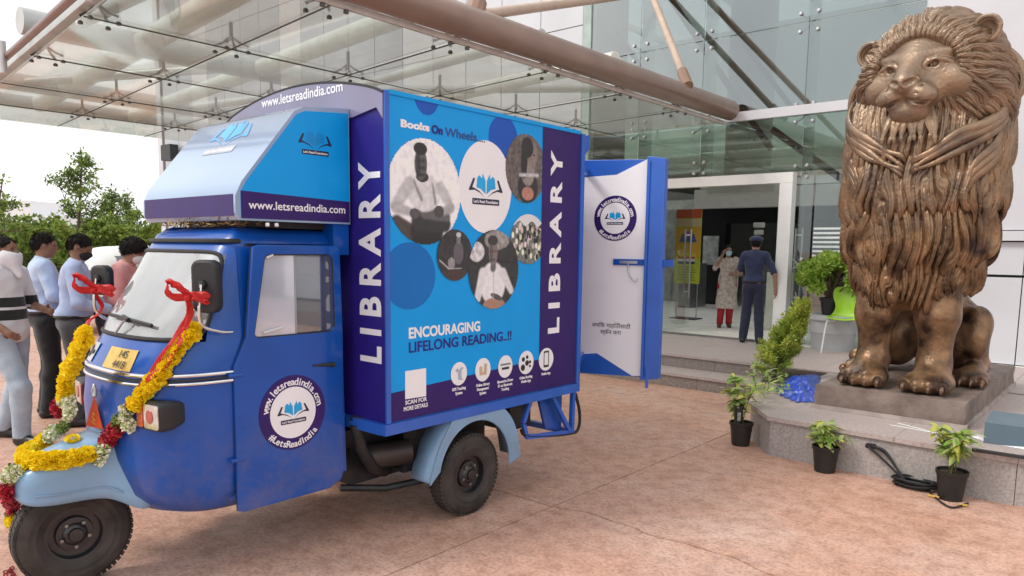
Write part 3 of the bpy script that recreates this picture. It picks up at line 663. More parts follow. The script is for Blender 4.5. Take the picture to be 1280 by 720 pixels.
def windshield():
    w_, z0, z1 = .455, 1.20, 1.612; out = []
    def uv(u, v):   # rounded rectangle mapping
        return u*w_, z0+(z1-z0)*v
    # glass grid clipped to a superellipse-ish rounded outline
    nu, nv = 36, 12; bm = BM(); G = {}
    for i in range(nu+1):
        for j in range(nv+1):
            u, v = -1+2*i/nu, -1+2*j/nv; k = 7
            m = max(abs(u), abs(v)); n_ = (abs(u)**k+abs(v)**k)**(1/k); f = m/n_ if n_ > 0 else 1
            uu, vv = u*f, v*f; s, z = uv(uu, (vv+1)/2); s *= 1-.03*(vv+1)/2
            G[i, j] = bm.verts.new(cab_pt(s, z)+Vector((0, -.004, 0)))
    for i in range(nu):
        for j in range(nv): bm.faces.new((G[i, j], G[i+1, j], G[i+1, j+1], G[i, j+1]))
    edge = [G[i, 0].co.copy() for i in range(nu)]+[G[nu, j].co.copy() for j in range(nv)]+[G[i, nv].co.copy() for i in range(nu, 0, -1)]+[G[0, j].co.copy() for j in range(nv, 0, -1)]
    o = obj('windshield', bm, glass('windshield_glass', (.80, .84, .84), .18, .04, (.70, .70, .71), .40), van, smooth=True); BODY.append(o)  # whitish diffuse film paints in the sky's reflection
    obj('rubber_gasket', tube(BM(), edge+[edge[0]], .011, 8), black_r, o, smooth=True)
windshield()
# chrome waist strips
for dz, r, m in ((0, .0095, chrome), (.022, .006, black_pl), (.040, .0085, chrome)):
    obj('waist_strip', tube(BM(), [cab_pt(-.66+1.24*k/60, 1.038-dz)+cab_n(-.66+1.21*k/60, 1.0)*.005 for k in range(61)], r, 8), m, van, smooth=True)
# --- doors ---------------------------------------------------
def door(sx):
    x = XC+sx*.5; fr = frame_of((x, 0, 0), (0, 1, 0), (0, 0, 1)) if sx > 0 else frame_of((x, 0, 0), (0, -1, 0), (0, 0, 1))
    f = lambda L_: [(a if sx > 0 else -a, b) for a, b in L_]
    outl = [(1.80, .345), (1.83, .335), (2.33, .335), (2.405, .37), (2.425, .42), (2.428, 1.15), (2.415, 1.625), (2.395, 1.645), (1.945, 1.645), (1.915, 1.635), (1.868, 1.2), (1.80, 1.06)]
    hole = [(1.925, 1.19), (2.36, 1.19), (2.385, 1.215), (2.375, 1.585), (2.35, 1.605), (1.995, 1.605), (1.972, 1.59), (1.905, 1.21)]
    d = plate('cab_door', [f(outl), f(hole)], .014, blue, van, fr, bevel=.005)
    g1 = [(1.90, 1.185), (2.15, 1.185), (2.15, 1.61), (1.96, 1.61)]; g2 = [(2.13, 1.185), (2.39, 1.185), (2.39, 1.61), (2.13, 1.61)]
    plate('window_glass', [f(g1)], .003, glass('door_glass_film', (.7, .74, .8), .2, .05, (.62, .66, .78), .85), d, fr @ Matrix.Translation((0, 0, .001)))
    plate('window_glass', [f(g2)], .003, glass('door_glass', (.72, .76, .8), .16, .03, (.5, .55, .65), .12), d, fr @ Matrix.Translation((0, 0, -.004)))
    F = lambda L_, dz=.012: [fr @ Vector((a, b, dz)) for a, b in f(L_)]
    hp = F(hole+[hole[0]]); obj('window_seal', tube(BM(), hp, .0075, 6), black_r, d)
    obj('window_divider', tube(BM(), F([(2.15, 1.19), (2.15, 1.6)], .006), .005, 6), M('divider_grey', (.3, .3, .32), .4), d)
    for q in ((1.985, 1.585, 2.02, 1.6), (1.955, 1.215, 2.06, 1.235)):
        obj('latch', tube(BM(), F([(q[0], q[1]), (q[2], q[3])], .016), .006, 6), M('latch_white', (.6, .6, .6), .4), d)
    obj('door_handle', tube(BM(), F([(2.235, 1.02), (2.30, 1.018), (2.37, 1.012)], .02), [.005, .009, .014], 8), black_pl, d, smooth=True)
    seam = [(1.797, .345), (1.797, 1.06), (1.862, 1.2), (1.91, 1.64)]
    obj('door_seam', tube(BM(), F(seam, .004), .004, 6), M('seam_dark', (.004, .012, .06), .6), d)
    for z in (.60, 1.02): obj('hinge', tube(BM(), F([(1.765, z), (1.835, z)], .014), .011, 8), blue, d, smooth=True)
    bump = [(1.85, .40), (2.38, .40)]; obj('door_rib', tube(BM(), F(bump, .008), .006, 8), blue, d)
    return d, fr
d_near, DF = door(1); door(-1)
# pillar filler between door and curved front
for sx in (1, -1):
    bm = BM(); x = XC+sx*.494; poly_prism(bm, [(x, 1.76, .40), (x, 2.45, .40), (x, 2.45, .42), (x, 1.80, .42)], (-sx*.01, 0, 0)); obj('door_sill', bm, blue, van)
    bm = BM(); bar(bm, (x-sx*.006, 2.44, .4), (x-sx*.04, 2.44, 1.64), .02, .04, (1, 0, 0)); obj('door_pillar', bm, blue, van)
    bm = BM(); poly_prism(bm, [(XC+sx*.49, 1.855, 1.2), (XC+sx*.488, 1.87, 1.2), (XC+sx*.452, 1.945, 1.64), (XC+sx*.452, 1.86, 1.64)], (-sx*.012, 0, 0)); obj('windshield_pillar', bm, blue, van)
# --- printed emblem: open book over a name bar -----------------
def book_logo(parent, fr, s, mat_pages=None, mat_cover=None, lift=0., bar_mat=None):
    pg = mat_pages or M('logo_cyan', (.0, .35, .72), .35, coat=.2); cv = mat_cover or M('logo_navy', (.01, .012, .05), .35, coat=.2)
    T = fr @ Matrix.Translation((0, 0, lift)) @ Matrix.Scale(s, 4)
    root = None
    for m in (1, -1):
        q = lambda L_: [(m*a, b) for a, b in L_]
        o = plate('logo_page', [q([(.02, .0), (.03, .40), (.16, .62), (.20, .46), (.30, .56), (.40, .48), (.44, .18), (.24, .14), (.08, .03)])], .0012, pg, parent, T)
        plate('logo_cover', [q([(.02, -.03), (.12, .10), (.30, .17), (.56, .20), (.52, .32), (.62, .40), (.56, .46), (.44, .30), (.44, .26), (.68, .12), (.80, .06), (.62, .02), (.42, .05), (.2, -.02)])] if False else [q([(.50, .44), (.58, .46), (.78, .10), (.74, .07), (.52, .10), (.28, .02), (.05, -.12), (.30, .07), (.54, .16), (.62, .17)])], .0014, cv, parent, T @ Matrix.Translation((0, 0, .001)))
    plate('logo_bar', [rrect(-.62, -.34, .62, -.15, .03)], .0012, bar_mat or cv, parent, T)
    text('logo_name', "Let's Read Foundation", .125, white_p, parent, T @ Matrix.Translation((0, -.285, .0016)), bold=.003, align='CENTER', thick=.0004)
def ring_badge(parent, fr, r, lift=0.):
    pb = plate('badge_disc', [circle(0, 0, r)], .0015, purple, parent, fr @ Matrix.Translation((0, 0, lift)))
    plate('badge_centre', [circle(0, 0, r*.69)], .0012, white_p, parent, fr @ Matrix.Translation((0, 0, lift+.0016)))
    arc_text('badge_lettering', 'www.letsreadindia.com', r*.83, r*.27, math.radians(168), math.radians(12), white_p, parent, fr, bold=.001, lift=lift+.0018)
    arc_text('badge_lettering', '#LetsReadIndia', r*.85, r*.25, math.radians(222), math.radians(318), white_p, parent, fr, bold=.001, inside=True, lift=lift+.0018)
    book_logo(parent, fr @ Matrix.Translation((0, -r*.08, 0)), r*.62, lift=lift+.003)
ring_badge(d_near, DF @ Matrix.Translation((2.112, .79, .0205)), .195)
# --- front: number plate, stickers ----------------------------
def on_cab(s, z, off=.004):
    p = cab_pt(s, z)
    n = cab_n(s, z); x = (cab_pt(s+.02, z)-cab_pt(s-.02, z)).normalized(); y = n.cross(x); return frame_of(p+n*off, x, y)
def curved_patch(name, s0, s1, z0, z1, mat, off, n=8):
    bm = BM(); G = [[bm.verts.new(cab_pt(s0+(s1-s0)*i/n, z)+cab_n(s0+(s1-s0)*i/n, (z0+z1)/2)*off) for i in range(n+1)] for z in (z0, z1)]
    for i in range(n): bm.faces.new((G[0][i], G[0][i+1], G[1][i+1], G[1][i]))
    return obj(name, bm, mat, van)
npl = curved_patch('number_plate', -.0, .145, 1.050, 1.145, M('plate_yellow', (.62, .42, .10), .5, var=.18, scale=14), .006)
ink = M('plate_ink', (.02, .02, .02), .6)
fr = on_cab(.072, 1.097, .0085)
text('plate_lettering', '145', .055, ink, npl, fr @ Matrix.Translation((0, .009, 0)), bold=0, align='CENTER'); text('plate_lettering', '4418', .055, ink, npl, fr @ Matrix.Translation((0, -.044, 0)), bold=0, align='CENTER')
st = curved_patch('round_sticker', -.155, -.07, 1.055, 1.145, M('sticker_silver', (.5, .5, .52), .4, var=.2), .006, 4)
fr = on_cab(-.112, 1.10, .008); plate('sticker_mark', [[(-.045, -.03), (-.01, -.03), (.0, -.012), (.04, -.01), (.045, .01), (.0, .012), (-.02, .035), (-.045, .03), (-.02, .0)]], .001, ink, st, fr)
sb = curved_patch('burst_sticker', -.31, -.26, 1.08, 1.15, M('sticker_navy', (.01, .03, .2), .4), .006, 2)
# --- headlights -----------------------------------------------
def headlight(sx):
    # an angular black housing standing off the corner of the nose
    c = Vector((-3.42, 1.475, .865)) if sx > 0 else Vector((-4.24, 1.475, .865)); d = Vector((.16*sx, -1, 0)).normalized(); s = Vector((-d.y, d.x, 0)); u = Vector((0, 0, 1))
    bm = BM(); prof = []
    for k, (dd, w_, h_) in enumerate(((-.09, .066, .053), (-.02, .086, .068), (.032, .086, .069), (.047, .081, .064))):
        prof.append([bm.verts.new(c+d*dd+s*a+u*b) for a, b in rrect(-w_, -h_, w_, h_, .022, 4)])
    for a, b in zip(prof, prof[1:]):
        n = len(a)
        for i in range(n): bm.faces.new((a[i], a[(i+1) % n], b[(i+1) % n], b[i]))
    bm.faces.new(prof[0][::-1]); bm.faces.new(prof[-1])
    o = obj('headlight', bm, black_pl, van, smooth=True)
    F = frame_of(c+d*.0475, s if d.y < 0 else -s, u)
    if F.to_3x3().col[2].dot(d) < 0: F = frame_of(c+d*.0475, -s, u)
    plate('headlight_lens', [rrect(-.076, -.056, .03, .056, .012)] if sx < 0 else [rrect(-.03, -.056, .076, .056, .012)], .006, M('lens_silver', (.62, .63, .62), .12, metal=.6, var=.25, scale=30, coat=1), o, F)
    plate('indicator_lens', [rrect(-.082, -.054, -.036, .054, .01)] if sx > 0 else [rrect(.036, -.054, .082, .054, .01)], .008, M('lens_orange', (.5, .09, .03), .2, coat=1), o, F)
    plate('bulb_reflector', [circle(.015*sx, 0, .026, 20, .032)], .003, M('reflector_red', (.42, .12, .10), .2, metal=.4, var=.3), o, F @ Matrix.Translation((0, 0, .006)))
headlight(1); headlight(-1)
# --- wheels ----------------------------------------------------
tyre_m = M('tyre_rubber', (.022, .019, .018), .75, var=.35, scale=9, bump=.25, bscale=60, col2=(.06, .05, .045))
rim_m = M('rim_black', (.016, .016, .018), .35, var=.3, coat=.3)
def wheel(c, steer=0., R_=.255, W_=.055, flip=1):
    T = Matrix.Translation(c) @ Matrix.Rotation(steer, 4, 'Z') @ Matrix.Rotation(math.radians(90*flip), 4, 'Y')
    e = bpy.data.objects.new('wheel', None)
    prof = [(.125, -W_*.8), (.14, -W_), (.185, -W_*1.12), (.225, -W_*1.05), (.243, -W_*.86), (.2465, -W_*.7), (R_-.002, -W_*.5), (R_, 0), (R_-.002, W_*.5), (.2465, W_*.7), (.243, W_*.86), (.225, W_*1.05), (.2, W_*1.13), (.197, W_*1.15), (.193, W_*1.13), (.17, W_*1.1), (.167, W_*1.13), (.163, W_*1.08), (.14, W_), (.125, W_*.8)]
    t_ = obj('wheel', lathe(BM(), prof, 56, T), tyre_m, van, smooth=True)
    # tread lugs
    bm = BM()
    for k in range(56):
        a = 2*math.pi*k/56
        for sd_ in (-1, 1):
            M2 = T @ Matrix.Rotation(a+.03*sd_, 4, 'Z') @ Matrix.Translation((R_-.004, 0, sd_*W_*.55)); b0 = len(bm.verts); box(bm, -.006, .006, -.010, .010, -.018, .018); bm.verts.ensure_lookup_table()
            for v in bm.verts[b0:]: v.co = M2 @ v.co
    stuff(obj('tread', bm, tyre_m, t_))
    rp = [(.128, W_*.8), (.135, W_*.95), (.118, W_*.9), (.112, W_*.3), (.085, W_*.25), (.08, W_*.55), (.055, W_*.6), (.05, W_*.75), (.034, W_*.85), (.03, W_*1.1), (.0, W_*1.15)]
    obj('rim', lathe(BM(), rp, 40, T), rim_m, t_, smooth=True)
    rp2 = [(.128, -W_*.8), (.11, -W_*.3), (0, -W_*.2)]; obj('rim_back', lathe(BM(), rp2, 24, T), rim_m, t_, smooth=True)
    bm = BM()
    for k in range(5):
        a = 2*math.pi*k/5; lathe(bm, [(.009, W_*.5), (.009, W_*.9), (0, W_*.92)], 6, T @ Matrix.Translation((.062*math.cos(a), .062*math.sin(a), 0)))
    stuff(obj('wheel_nut', bm, M('nut_steel', (.25, .24, .23), .4, metal=.8), t_))
    return t_
wheel((-3.86, 1.235, .254), steer=math.radians(-6)); wheel((-3.14, 3.21, .254)); wheel((-4.52, 3.21, .254), flip=-1)
# fork of the front wheel
obj('front_fork', tube(BM(), [(-3.95, 1.235, .254), (-3.955, 1.36, .40), (-3.9, 1.5, .52)], .02, 8), chassis_m, van)
# --- front mudguard: a snout over the wheel ---------------------
def front_mudguard():
    sec = [(.985, .05, .05, .56, .50), (1.0, .10, .10, .60, .475), (1.04, .14, .13, .635, .465), (1.12, .152, .145, .665, .455), (1.25, .165, .155, .70, .455), (1.33, .19, .16, .725, .45), (1.38, .23, .16, .745, .42), (1.43, .27, .165, .76, .385), (1.50, .30, .17, .78, .37)]
    bm = BM(); R_ = []
    for y, w_, wt, zt, zb in sec:
        pts = [(-w_, zb), (-(w_+wt)/2, (zt+zb)/2), (-wt*.96, zt-.035), (-wt*.76, zt-.008), (-wt*.3, zt), (0, zt+.006), (wt*.3, zt), (wt*.76, zt-.008), (wt*.96, zt-.035), ((w_+wt)/2, (zt+zb)/2), (w_, zb)]
        R_.append([bm.verts.new((-3.85+a, y, b)) for a, b in pts])
    for a, b in zip(R_, R_[1:]):
        for i in range(len(a)-1): bm.faces.new((a[i], b[i], b[i+1], a[i+1]))
    bm.faces.new(R_[0])
    o = obj('front_mudguard', bm, fender_m, van, smooth=True); sm = o.modifiers.new('s', 'SUBSURF'); sm.levels = 2; sm.render_levels = 2
    sf = o.modifiers.new('t', 'SOLIDIFY'); sf.thickness = .006
    for sx in (-1, 1):
        bm = BM(); tube(bm, smooth_path([(-3.85+sx*(w_+.001), y, zb+.05) for y, w_, wt, zt, zb in sec[2:7]], 4), .004, 6); obj('pressed_rib', bm, fender_m, o)
    return o
fm = front_mudguard()
# --- rear mudguards ---------------------------------------------
def rear_mudguard(sx):
    cx, cy, cz = XC+sx*.79, 3.20, .26; x1 = cx if sx > 0 else cx; bm = BM(); n = 22
    inner = []; outer = []
    for k in range(n+1):
        a = math.radians(-3+172*k/n); ri = .315
        inner.append((cy+ri*math.cos(a), cz+.03+ri*math.sin(a)*1.02))
    # outer outline: leaning front edge, flat top, short rounded tail
    outer = [(3.62, .30), (3.585, .45), (3.53, .56), (3.45, .64), (3.35, .685), (3.15, .695), (3.04, .68), (2.97, .60), (2.90, .50), (2.84, .36), (2.825, .295)]
    outer = [(p.x, p.y) for p in [Vector((q.x, q.y)) for q in smooth_path([(a, b, 0) for a, b in outer], 3)]]
    fr = frame_of((cx-(.0 if sx > 0 else 0), 0, 0), (0, 1, 0), (0, 0, 1)) if sx > 0 else frame_of((cx, 0, 0), (0, -1, 0), (0, 0, 1))
    loop = outer+inner[::-1][0:]
    lp = [(a if sx > 0 else -a, b) for a, b in loop]
    o = plate('rear_mudguard', [lp], .006, fender_m, van, fr, bevel=.003)
    bm = BM()
    for (a, b), (c, d) in zip(outer, outer[1:]):
        v = [bm.verts.new(p) for p in ((cx, a, b), (cx, c, d), (cx-sx*.17, c, d), (cx-sx*.17, a, b))]; bm.faces.new(v)
    bmesh.ops.remove_doubles(bm, verts=bm.verts, dist=1e-4); q = obj('mudguard_top', bm, fender_m, o, smooth=True); s = q.modifiers.new('t', 'SOLIDIFY'); s.thickness = .005
    obj('rolled_edge', tube(BM(), [(cx+sx*.004, a, b) for a, b in inner], .007, 6), fender_m, o, smooth=True)
    obj('wheel_well', box(BM(), min(cx-sx*.26, cx-sx*.30), max(cx-sx*.26, cx-sx*.30), 2.85, 3.56, .3, .66), chassis_m, van)
rear_mudguard(1); rear_mudguard(-1)
# --- chassis ------------------------------------------------------
bm = BM(); box(bm, -4.25, -3.41, 2.46, 4.15, .50, .60); obj('chassis_frame', bm, chassis_m, van, bevel=.01)
obj('engine_block', box(BM(), -4.05, -3.42, 2.55, 2.98, .27, .5), chassis_m, van, bevel=.03)
bm = tube(BM(), [(-3.3, 2.50, .66), (-3.29, 2.53, .52), (-3.3, 2.62, .38), (-3.42, 2.8, .3)], .035, 10); obj('air_hose', bm, black_r, van, smooth=True)
obj('hose_clamp', tube(BM(), [(-3.33, 2.50, .69), (-3.25, 2.51, .69)], .02, 8), steel, van)
obj('silencer', tube(BM(), [(-3.36, 2.62, .44), (-3.26, 2.86, .44)], .075, 16), M('silencer_brown', (.05, .04, .035), .5, metal=.5, var=.4), van, smooth=True)
for pts, r in (([(-3.45, 2.5, .26), (-3.35, 2.75, .22), (-3.25, 3.0, .24), (-3.2, 3.2, .254)], .022), ([(-3.5, 2.6, .32), (-3.4, 3.0, .28), (-3.2, 3.2, .26)], .016), ([(-4.5, 3.21, .254), (-3.15, 3.21, .254)], .03)):
    obj('suspension_arm', tube(BM(), pts, r, 8), chassis_m, van, smooth=True)
# --- box body ----------------------------------------------------
BX0, BX1, BY0, BY1, BZ0, BZ1 = -4.61, -3.05, 2.52, 4.24, .67, 2.44
cb = obj('cargo_box', box(BM(), BX0, BX1, BY0, BY1, BZ0, BZ1), purple_b, van, bevel=.008)
# slightly arched roof sheet
bm = BM(); n = 16
for y in (BY0-.03, BY1+.01):
    pass
G = [[bm.verts.new((BX0+(BX1-BX0)*i/n, y, BZ1+.005+.11*math.sin(math.pi*i/n)**.8)) for i in range(n+1)] for y in (BY0+.002, BY1+.01)]
for i in range(n): bm.faces.new((G[0][i], G[0][i+1], G[1][i+1], G[1][i]))
for g in G: bm.faces.new(g)
obj('arched_roof', bm, M('roof_sheet', (.25, .26, .3), .4), cb, smooth=True)
for nm, b in (('bottom_rail', (BX1-.02, BX1+.022, BY0-.03, BY1+.02, .640, .700)), ('bottom_rail', (BX0-.02, BX0+.02, BY0-.03, BY1+.02, .640, .700)), ('front_rail', (BX0+.02, BX1-.02, BY0-.035, BY0+.02, .640, .700)),
              ('corner_strip', (BX1+.001, BX1+.012, BY0-.012, BY0+.018, .702, 2.44)), ('rear_post', (BX1-.03, BX1+.014, BY1-.012, BY1+.03, .702, 2.43)), ('top_rail', (BX1-.01, BX1+.010, BY0+.02, BY1-.02, 2.425, 2.448))):
    obj(nm, box(BM(), *b), blue_f if nm != 'top_rail' else cyan, cb, bevel=.005)
# rear tail frame below the box
def tail():
    for sx, x in ((1, BX1-.015), (-1, BX0+.015)):
        bm = BM(); bar(bm, (x, BY1-.01, .66), (x, BY1-.02, .34), .03, .03); bar(bm, (x, 3.98, .645), (x, BY1-.04, .35), .028, .028); bar(bm, (x, BY1-.01, .345), (x, 3.72, .40), .02, .03); bar(bm, (x, 3.72, .40), (x, 3.68, .5), .02, .03)
        bar(bm, (x, 3.68, .5), (x-.0, 3.75, .64), .02, .03); obj('tail_bracket', bm, blue_f, van)
        bm = BM(); tube(bm, smooth_path([(x, BY1+.02, .62), (x, BY1+.075, .48), (x, BY1+.07, .36), (x, BY1-.03, .335), (x, 3.75, .40), (x, 3.66, .46)], 4), .012, 6); obj('tail_hoop', bm, chassis_m, van, smooth=True)
    bm = BM()
    poly_prism(bm, [(BX1-.06, 3.9, .62), (BX1-.06, 4.16, .62), (BX1-.06, 4.16, .36), (BX1-.06, 3.98, .40)], (-.02, 0, 0)); obj('tail_plate', bm, blue, van)
    obj('rear_bumper', box(BM(), BX0+.03, BX1-.03, BY1-.05, BY1-.01, .33, .37), blue_f, van); obj('black_box', box(BM(), -3.6, -3.2, 3.7, 3.92, .42, .62), chassis_m, van, bevel=.01)
tail()
# --- side poster -------------------------------------------------
XS = BX1+.0015
SF = frame_of((XS, 0, 0), (0, 1, 0), (0, 0, 1))      # plane coords = (y, z)
def S2(x, y): p = at(x, y, 'x', XS); return (p.y, p.z)
def side(name, loop, mat, lv, parent=cb): return plate(name, [loop], .0012, mat, parent, SF @ Matrix.Translation((0, 0, .0013*lv)))
y0, y1 = BY0+.02, BY1-.02; ystr = S2(676, 300)[0]
sp_ = side('side_poster', [(y0, .702), (y1, .702), (y1, 2.425), (y0, 2.425)], cyan, 0)
side('purple_band', [(y0, .704), (y1, .704), (y1, .93), (ystr, .915), (y0, .865)], purple, 1, sp_)
side('library_stripe', [(ystr, .704), (y1, .704), (y1, 2.423), (ystr, 2.423)], purple, 2, sp_)
def disc_at(name, cx, cy, rx, ry, mat, lv, clip=None, n=44):
    c = S2(cx, cy); ry_ = abs(S2(cx, cy-ry)[1]-S2(cx, cy+ry)[1])/2; rx_ = abs(S2(cx+rx, cy)[0]-S2(cx-rx, cy)[0])/2
    L_ = circle(c[0], c[1], rx_, n, ry_); L_ = [(min(max(a, y0+.001), (clip or y1)), min(b, 2.4232)) for a, b in L_]; L_ = [q for i, q in enumerate(L_) if not (abs(q[1]-2.4232) < 1e-6 and abs(L_[i-1][1]-2.4232) < 1e-6 and abs(L_[(i+1) % len(L_)][1]-2.4232) < 1e-6)]
    return side(name, L_, mat, lv, sp_), c, rx_, ry_
disc_at('blue_dot', 512, 345, 33, 42, cyan_d, 1.0); disc_at('blue_dot', 629, 172, 18, 27, cyan_e, 1.0, clip=ystr-.002); disc_at('blue_dot', 533, 117, 16, 27, cyan_e, 1.0)
_, cL, rL, _ = disc_at('white_oval', 607, 234, 33, 58, white_p, 2)
book_logo(sp_, SF @ Matrix.Translation((cL[0], cL[1]-.04, 0)), .19, lift=.0044)
# photographic discs: tone values computed on a fine grid of faces (flat print)
def photo(name, cx, cy, rx, ry, fn, lv, clip=None):
    c = S2(cx, cy); ry_ = abs(S2(cx, cy-ry)[1]-S2(cx, cy+ry)[1])/2; rx_ = abs(S2(cx+rx, cy)[0]-S2(cx-rx, cy)[0])/2
    N_ = 90; u = np.linspace(-1, 1, N_+1); U, V = np.meshgrid(u, u, indexing='ij'); Uc = (U[:-1, :-1]+U[1:, 1:])/2; Vc = (V[:-1, :-1]+V[1:, 1:])/2
    keep = (Uc**2+Vc**2) < 1
    if clip is not None: keep &= (c[0]+Uc*rx_) < clip
    if name: keep &= (c[0]+Uc*rx_) > y0
    ids = np.argwhere(keep); idx = lambda i, j: i*(N_+1)+j
    fs = np.array([[idx(i, j), idx(i+1, j), idx(i+1, j+1), idx(i, j+1)] for i, j in ids]); vs = np.stack([np.full(U.size, XS+.0013*lv+.0016), c[0]+U.ravel()*rx_, c[1]+V.ravel()*ry_], 1)
    used = np.unique(fs); mp = -np.ones(len(vs), int); mp[used] = np.arange(len(used)); o = fast_mesh('photo_print', vs[used], mp[fs], attr_mat('photo_print_ink'), sp_, smooth=False)
    rgb = np.clip(fn(Uc, Vc)[keep]**1.35*1.32, .002, .88); ca = o.data.color_attributes.new('Col', 'FLOAT_COLOR', 'CORNER'); nl = len(o.data.loops); arr = np.repeat(np.concatenate([rgb, np.ones((len(rgb), 1))], 1), 4, axis=0).astype(np.float32)
    ca.data.foreach_set('color', arr.ravel()[:nl*4]); return o
def noise2(U, V, s, seed):
    r = np.random.default_rng(seed); g = r.random((40, 40)); x = (U+1)*.5*s % 39; y = (V+1)*.5*s % 39; i, j = x.astype(int), y.astype(int); fx, fy = x-i, y-j
    i2, j2 = (i+1) % 40, (j+1) % 40; return (g[i, j]*(1-fx)+g[i2, j]*fx)*(1-fy)+(g[i, j2]*(1-fx)+g[i2, j2]*fx)*fy
def canvas(U, bgc): return np.ones(U.shape+(3,))*np.array(bgc)
def blob(img, U, V, cx, cy, rx, ry, tone, rot=0., soft=.06):
    c, s = math.cos(rot), math.sin(rot); x, y = (U-cx)*c+(V-cy)*s, -(U-cx)*s+(V-cy)*c; d = np.sqrt((x/rx)**2+(y/ry)**2); a = np.clip((1+soft-d)/(2*soft), 0, 1)[..., None]
    sh = np.array(tone)*(1-.0*d[..., None]); return img*(1-a)+sh*a
def limb(img, U, V, a, b, ra, rb, tone, soft=.03):
    a, b = np.array(a), np.array(b); d = b-a; t = np.clip(((U-a[0])*d[0]+(V-a[1])*d[1])/d.dot(d), 0, 1); D = np.hypot(U-a[0]-t*d[0], V-a[1]-t*d[1])-(ra+(rb-ra)*t); m = np.clip(.5-D/(2*soft), 0, 1)[..., None]; return img*(1-m)+np.array(tone)*m
g_ = lambda v: (v, v, v*1.03)
def grain(img, U, V, seed, amt=.5, s=26):
    n = (noise2(U, V, s, seed)*.6+noise2(U, V, s*1.45, seed+1)*.4-.5)*amt; return np.clip(img*(1+n[..., None]), .004, .9)
def ph_seated(U, V):
    im = canvas(U, g_(.74)); im = limb(im, U, V, (-.75, -.62), (-.3, -.85), .16, .2, (.10, .08, .07)); im = blob(im, U, V, .05, -.75, .45, .35, g_(.03))
    im = limb(im, U, V, (-.15, -.55), (.55, -.6), .22, .16, g_(.05)); im = limb(im, U, V, (0, -.35), (.6, -.45), .16, .1, g_(.16))
    im = blob(im, U, V, -.02, -.02, .45, .36, g_(.60)); im = limb(im, U, V, (-.42, .12), (-.78, -.3), .15, .12, g_(.50)); im = limb(im, U, V, (-.78, -.32), (-.3, -.42), .11, .08, g_(.44)); im = limb(im, U, V, (.42, .1), (.72, -.25), .13, .1, g_(.5)); im = limb(im, U, V, (.72, -.28), (.35, -.38), .1, .07, g_(.4))
    im = limb(im, U, V, (-.3, .18), (-.1, -.15), .02, .03, g_(.2)); im = limb(im, U, V, (.2, .16), (.28, -.2), .02, .03, g_(.25)); im = blob(im, U, V, -.28, -.42, .14, .1, g_(.12)); im = blob(im, U, V, .38, -.36, .14, .12, g_(.1))
    im = blob(im, U, V, -.08, .28, .17, .1, g_(.05)); im = blob(im, U, V, -.12, .52, .17, .30, g_(.15)); im = blob(im, U, V, -.19, .5, .06, .24, g_(.07)); im = blob(im, U, V, -.13, .80, .18, .12, g_(.03)); im = blob(im, U, V, -.06, .5, .08, .14, g_(.12))
    for k in range(3): im = limb(im, U, V, (-.19, .58-.13*k), (-.15+.02*k, .575-.13*k), .018, .018, g_(.03)); im = limb(im, U, V, (-.07-.02*k, .575-.13*k), (-.03, .58-.13*k), .018, .018, g_(.03))
    return grain(im, U, V, 3, .35)
def ph_shirt(U, V):
    im = canvas(U, g_(.05)); im = blob(im, U, V, .1, .75, .5, .25, (.34, .33, .31)); im = blob(im, U, V, -.7, .45, .3, .25, g_(.55)); im = blob(im, U, V, .5, .25, .45, .3, g_(.05)); im = grain(im, U, V, 8, .9)
    im = blob(im, U, V, -.05, -.35, .5, .55, g_(.68)); im = limb(im, U, V, (-.45, -.1), (-.65, -.7), .16, .12, g_(.64)); im = limb(im, U, V, (.35, -.1), (.7, -.55), .15, .1, g_(.62)); im = blob(im, U, V, .0, -.92, .45, .2, (.4, .26, .2))
    im = blob(im, U, V, .1, -.7, .25, .07, g_(.12), rot=-.3); im = limb(im, U, V, (-.03, -.05), (-.03, -.8), .008, .008, g_(.45))
    im = limb(im, U, V, (-.05, .05), (-.03, .3), .11, .1, g_(.17)); im = blob(im, U, V, -.05, .45, .18, .32, (.25, .22, .21)); im = blob(im, U, V, -.13, .42, .06, .25, (.15, .13, .12)); im = blob(im, U, V, -.07, .74, .2, .13, g_(.07)); im = limb(im, U, V, (-.18, .46), (.08, .47), .025, .025, (.16, .08, .08)); im = limb(im, U, V, (-.12, .25), (.0, .25), .02, .02, g_(.08))
    return grain(im, U, V, 5, .2)
def ph_reader(U, V):
    im = grain(canvas(U, (.055, .05, .055)), U, V, 11, 1.0); im = blob(im, U, V, .2, .1, .28, .45, (.16, .15, .17)); im = blob(im, U, V, .2, .62, .12, .2, g_(.22)); im = blob(im, U, V, .2, .8, .14, .1, g_(.5))
    im = blob(im, U, V, -.2, -.3, .2, .25, (.3, .28, .3)); im = blob(im, U, V, -.2, -.08, .14, .14, g_(.06)); im = blob(im, U, V, -.2, -.2, .11, .12, g_(.34)); im = limb(im, U, V, (-.85, -.2), (-.35, -.52), .02, .02, g_(.6)); im = limb(im, U, V, (-.4, -.52), (.35, -.52), .015, .015, g_(.5)); im = blob(im, U, V, 0, -.8, .8, .22, (.09, .055, .05)); return grain(im, U, V, 13, .3)
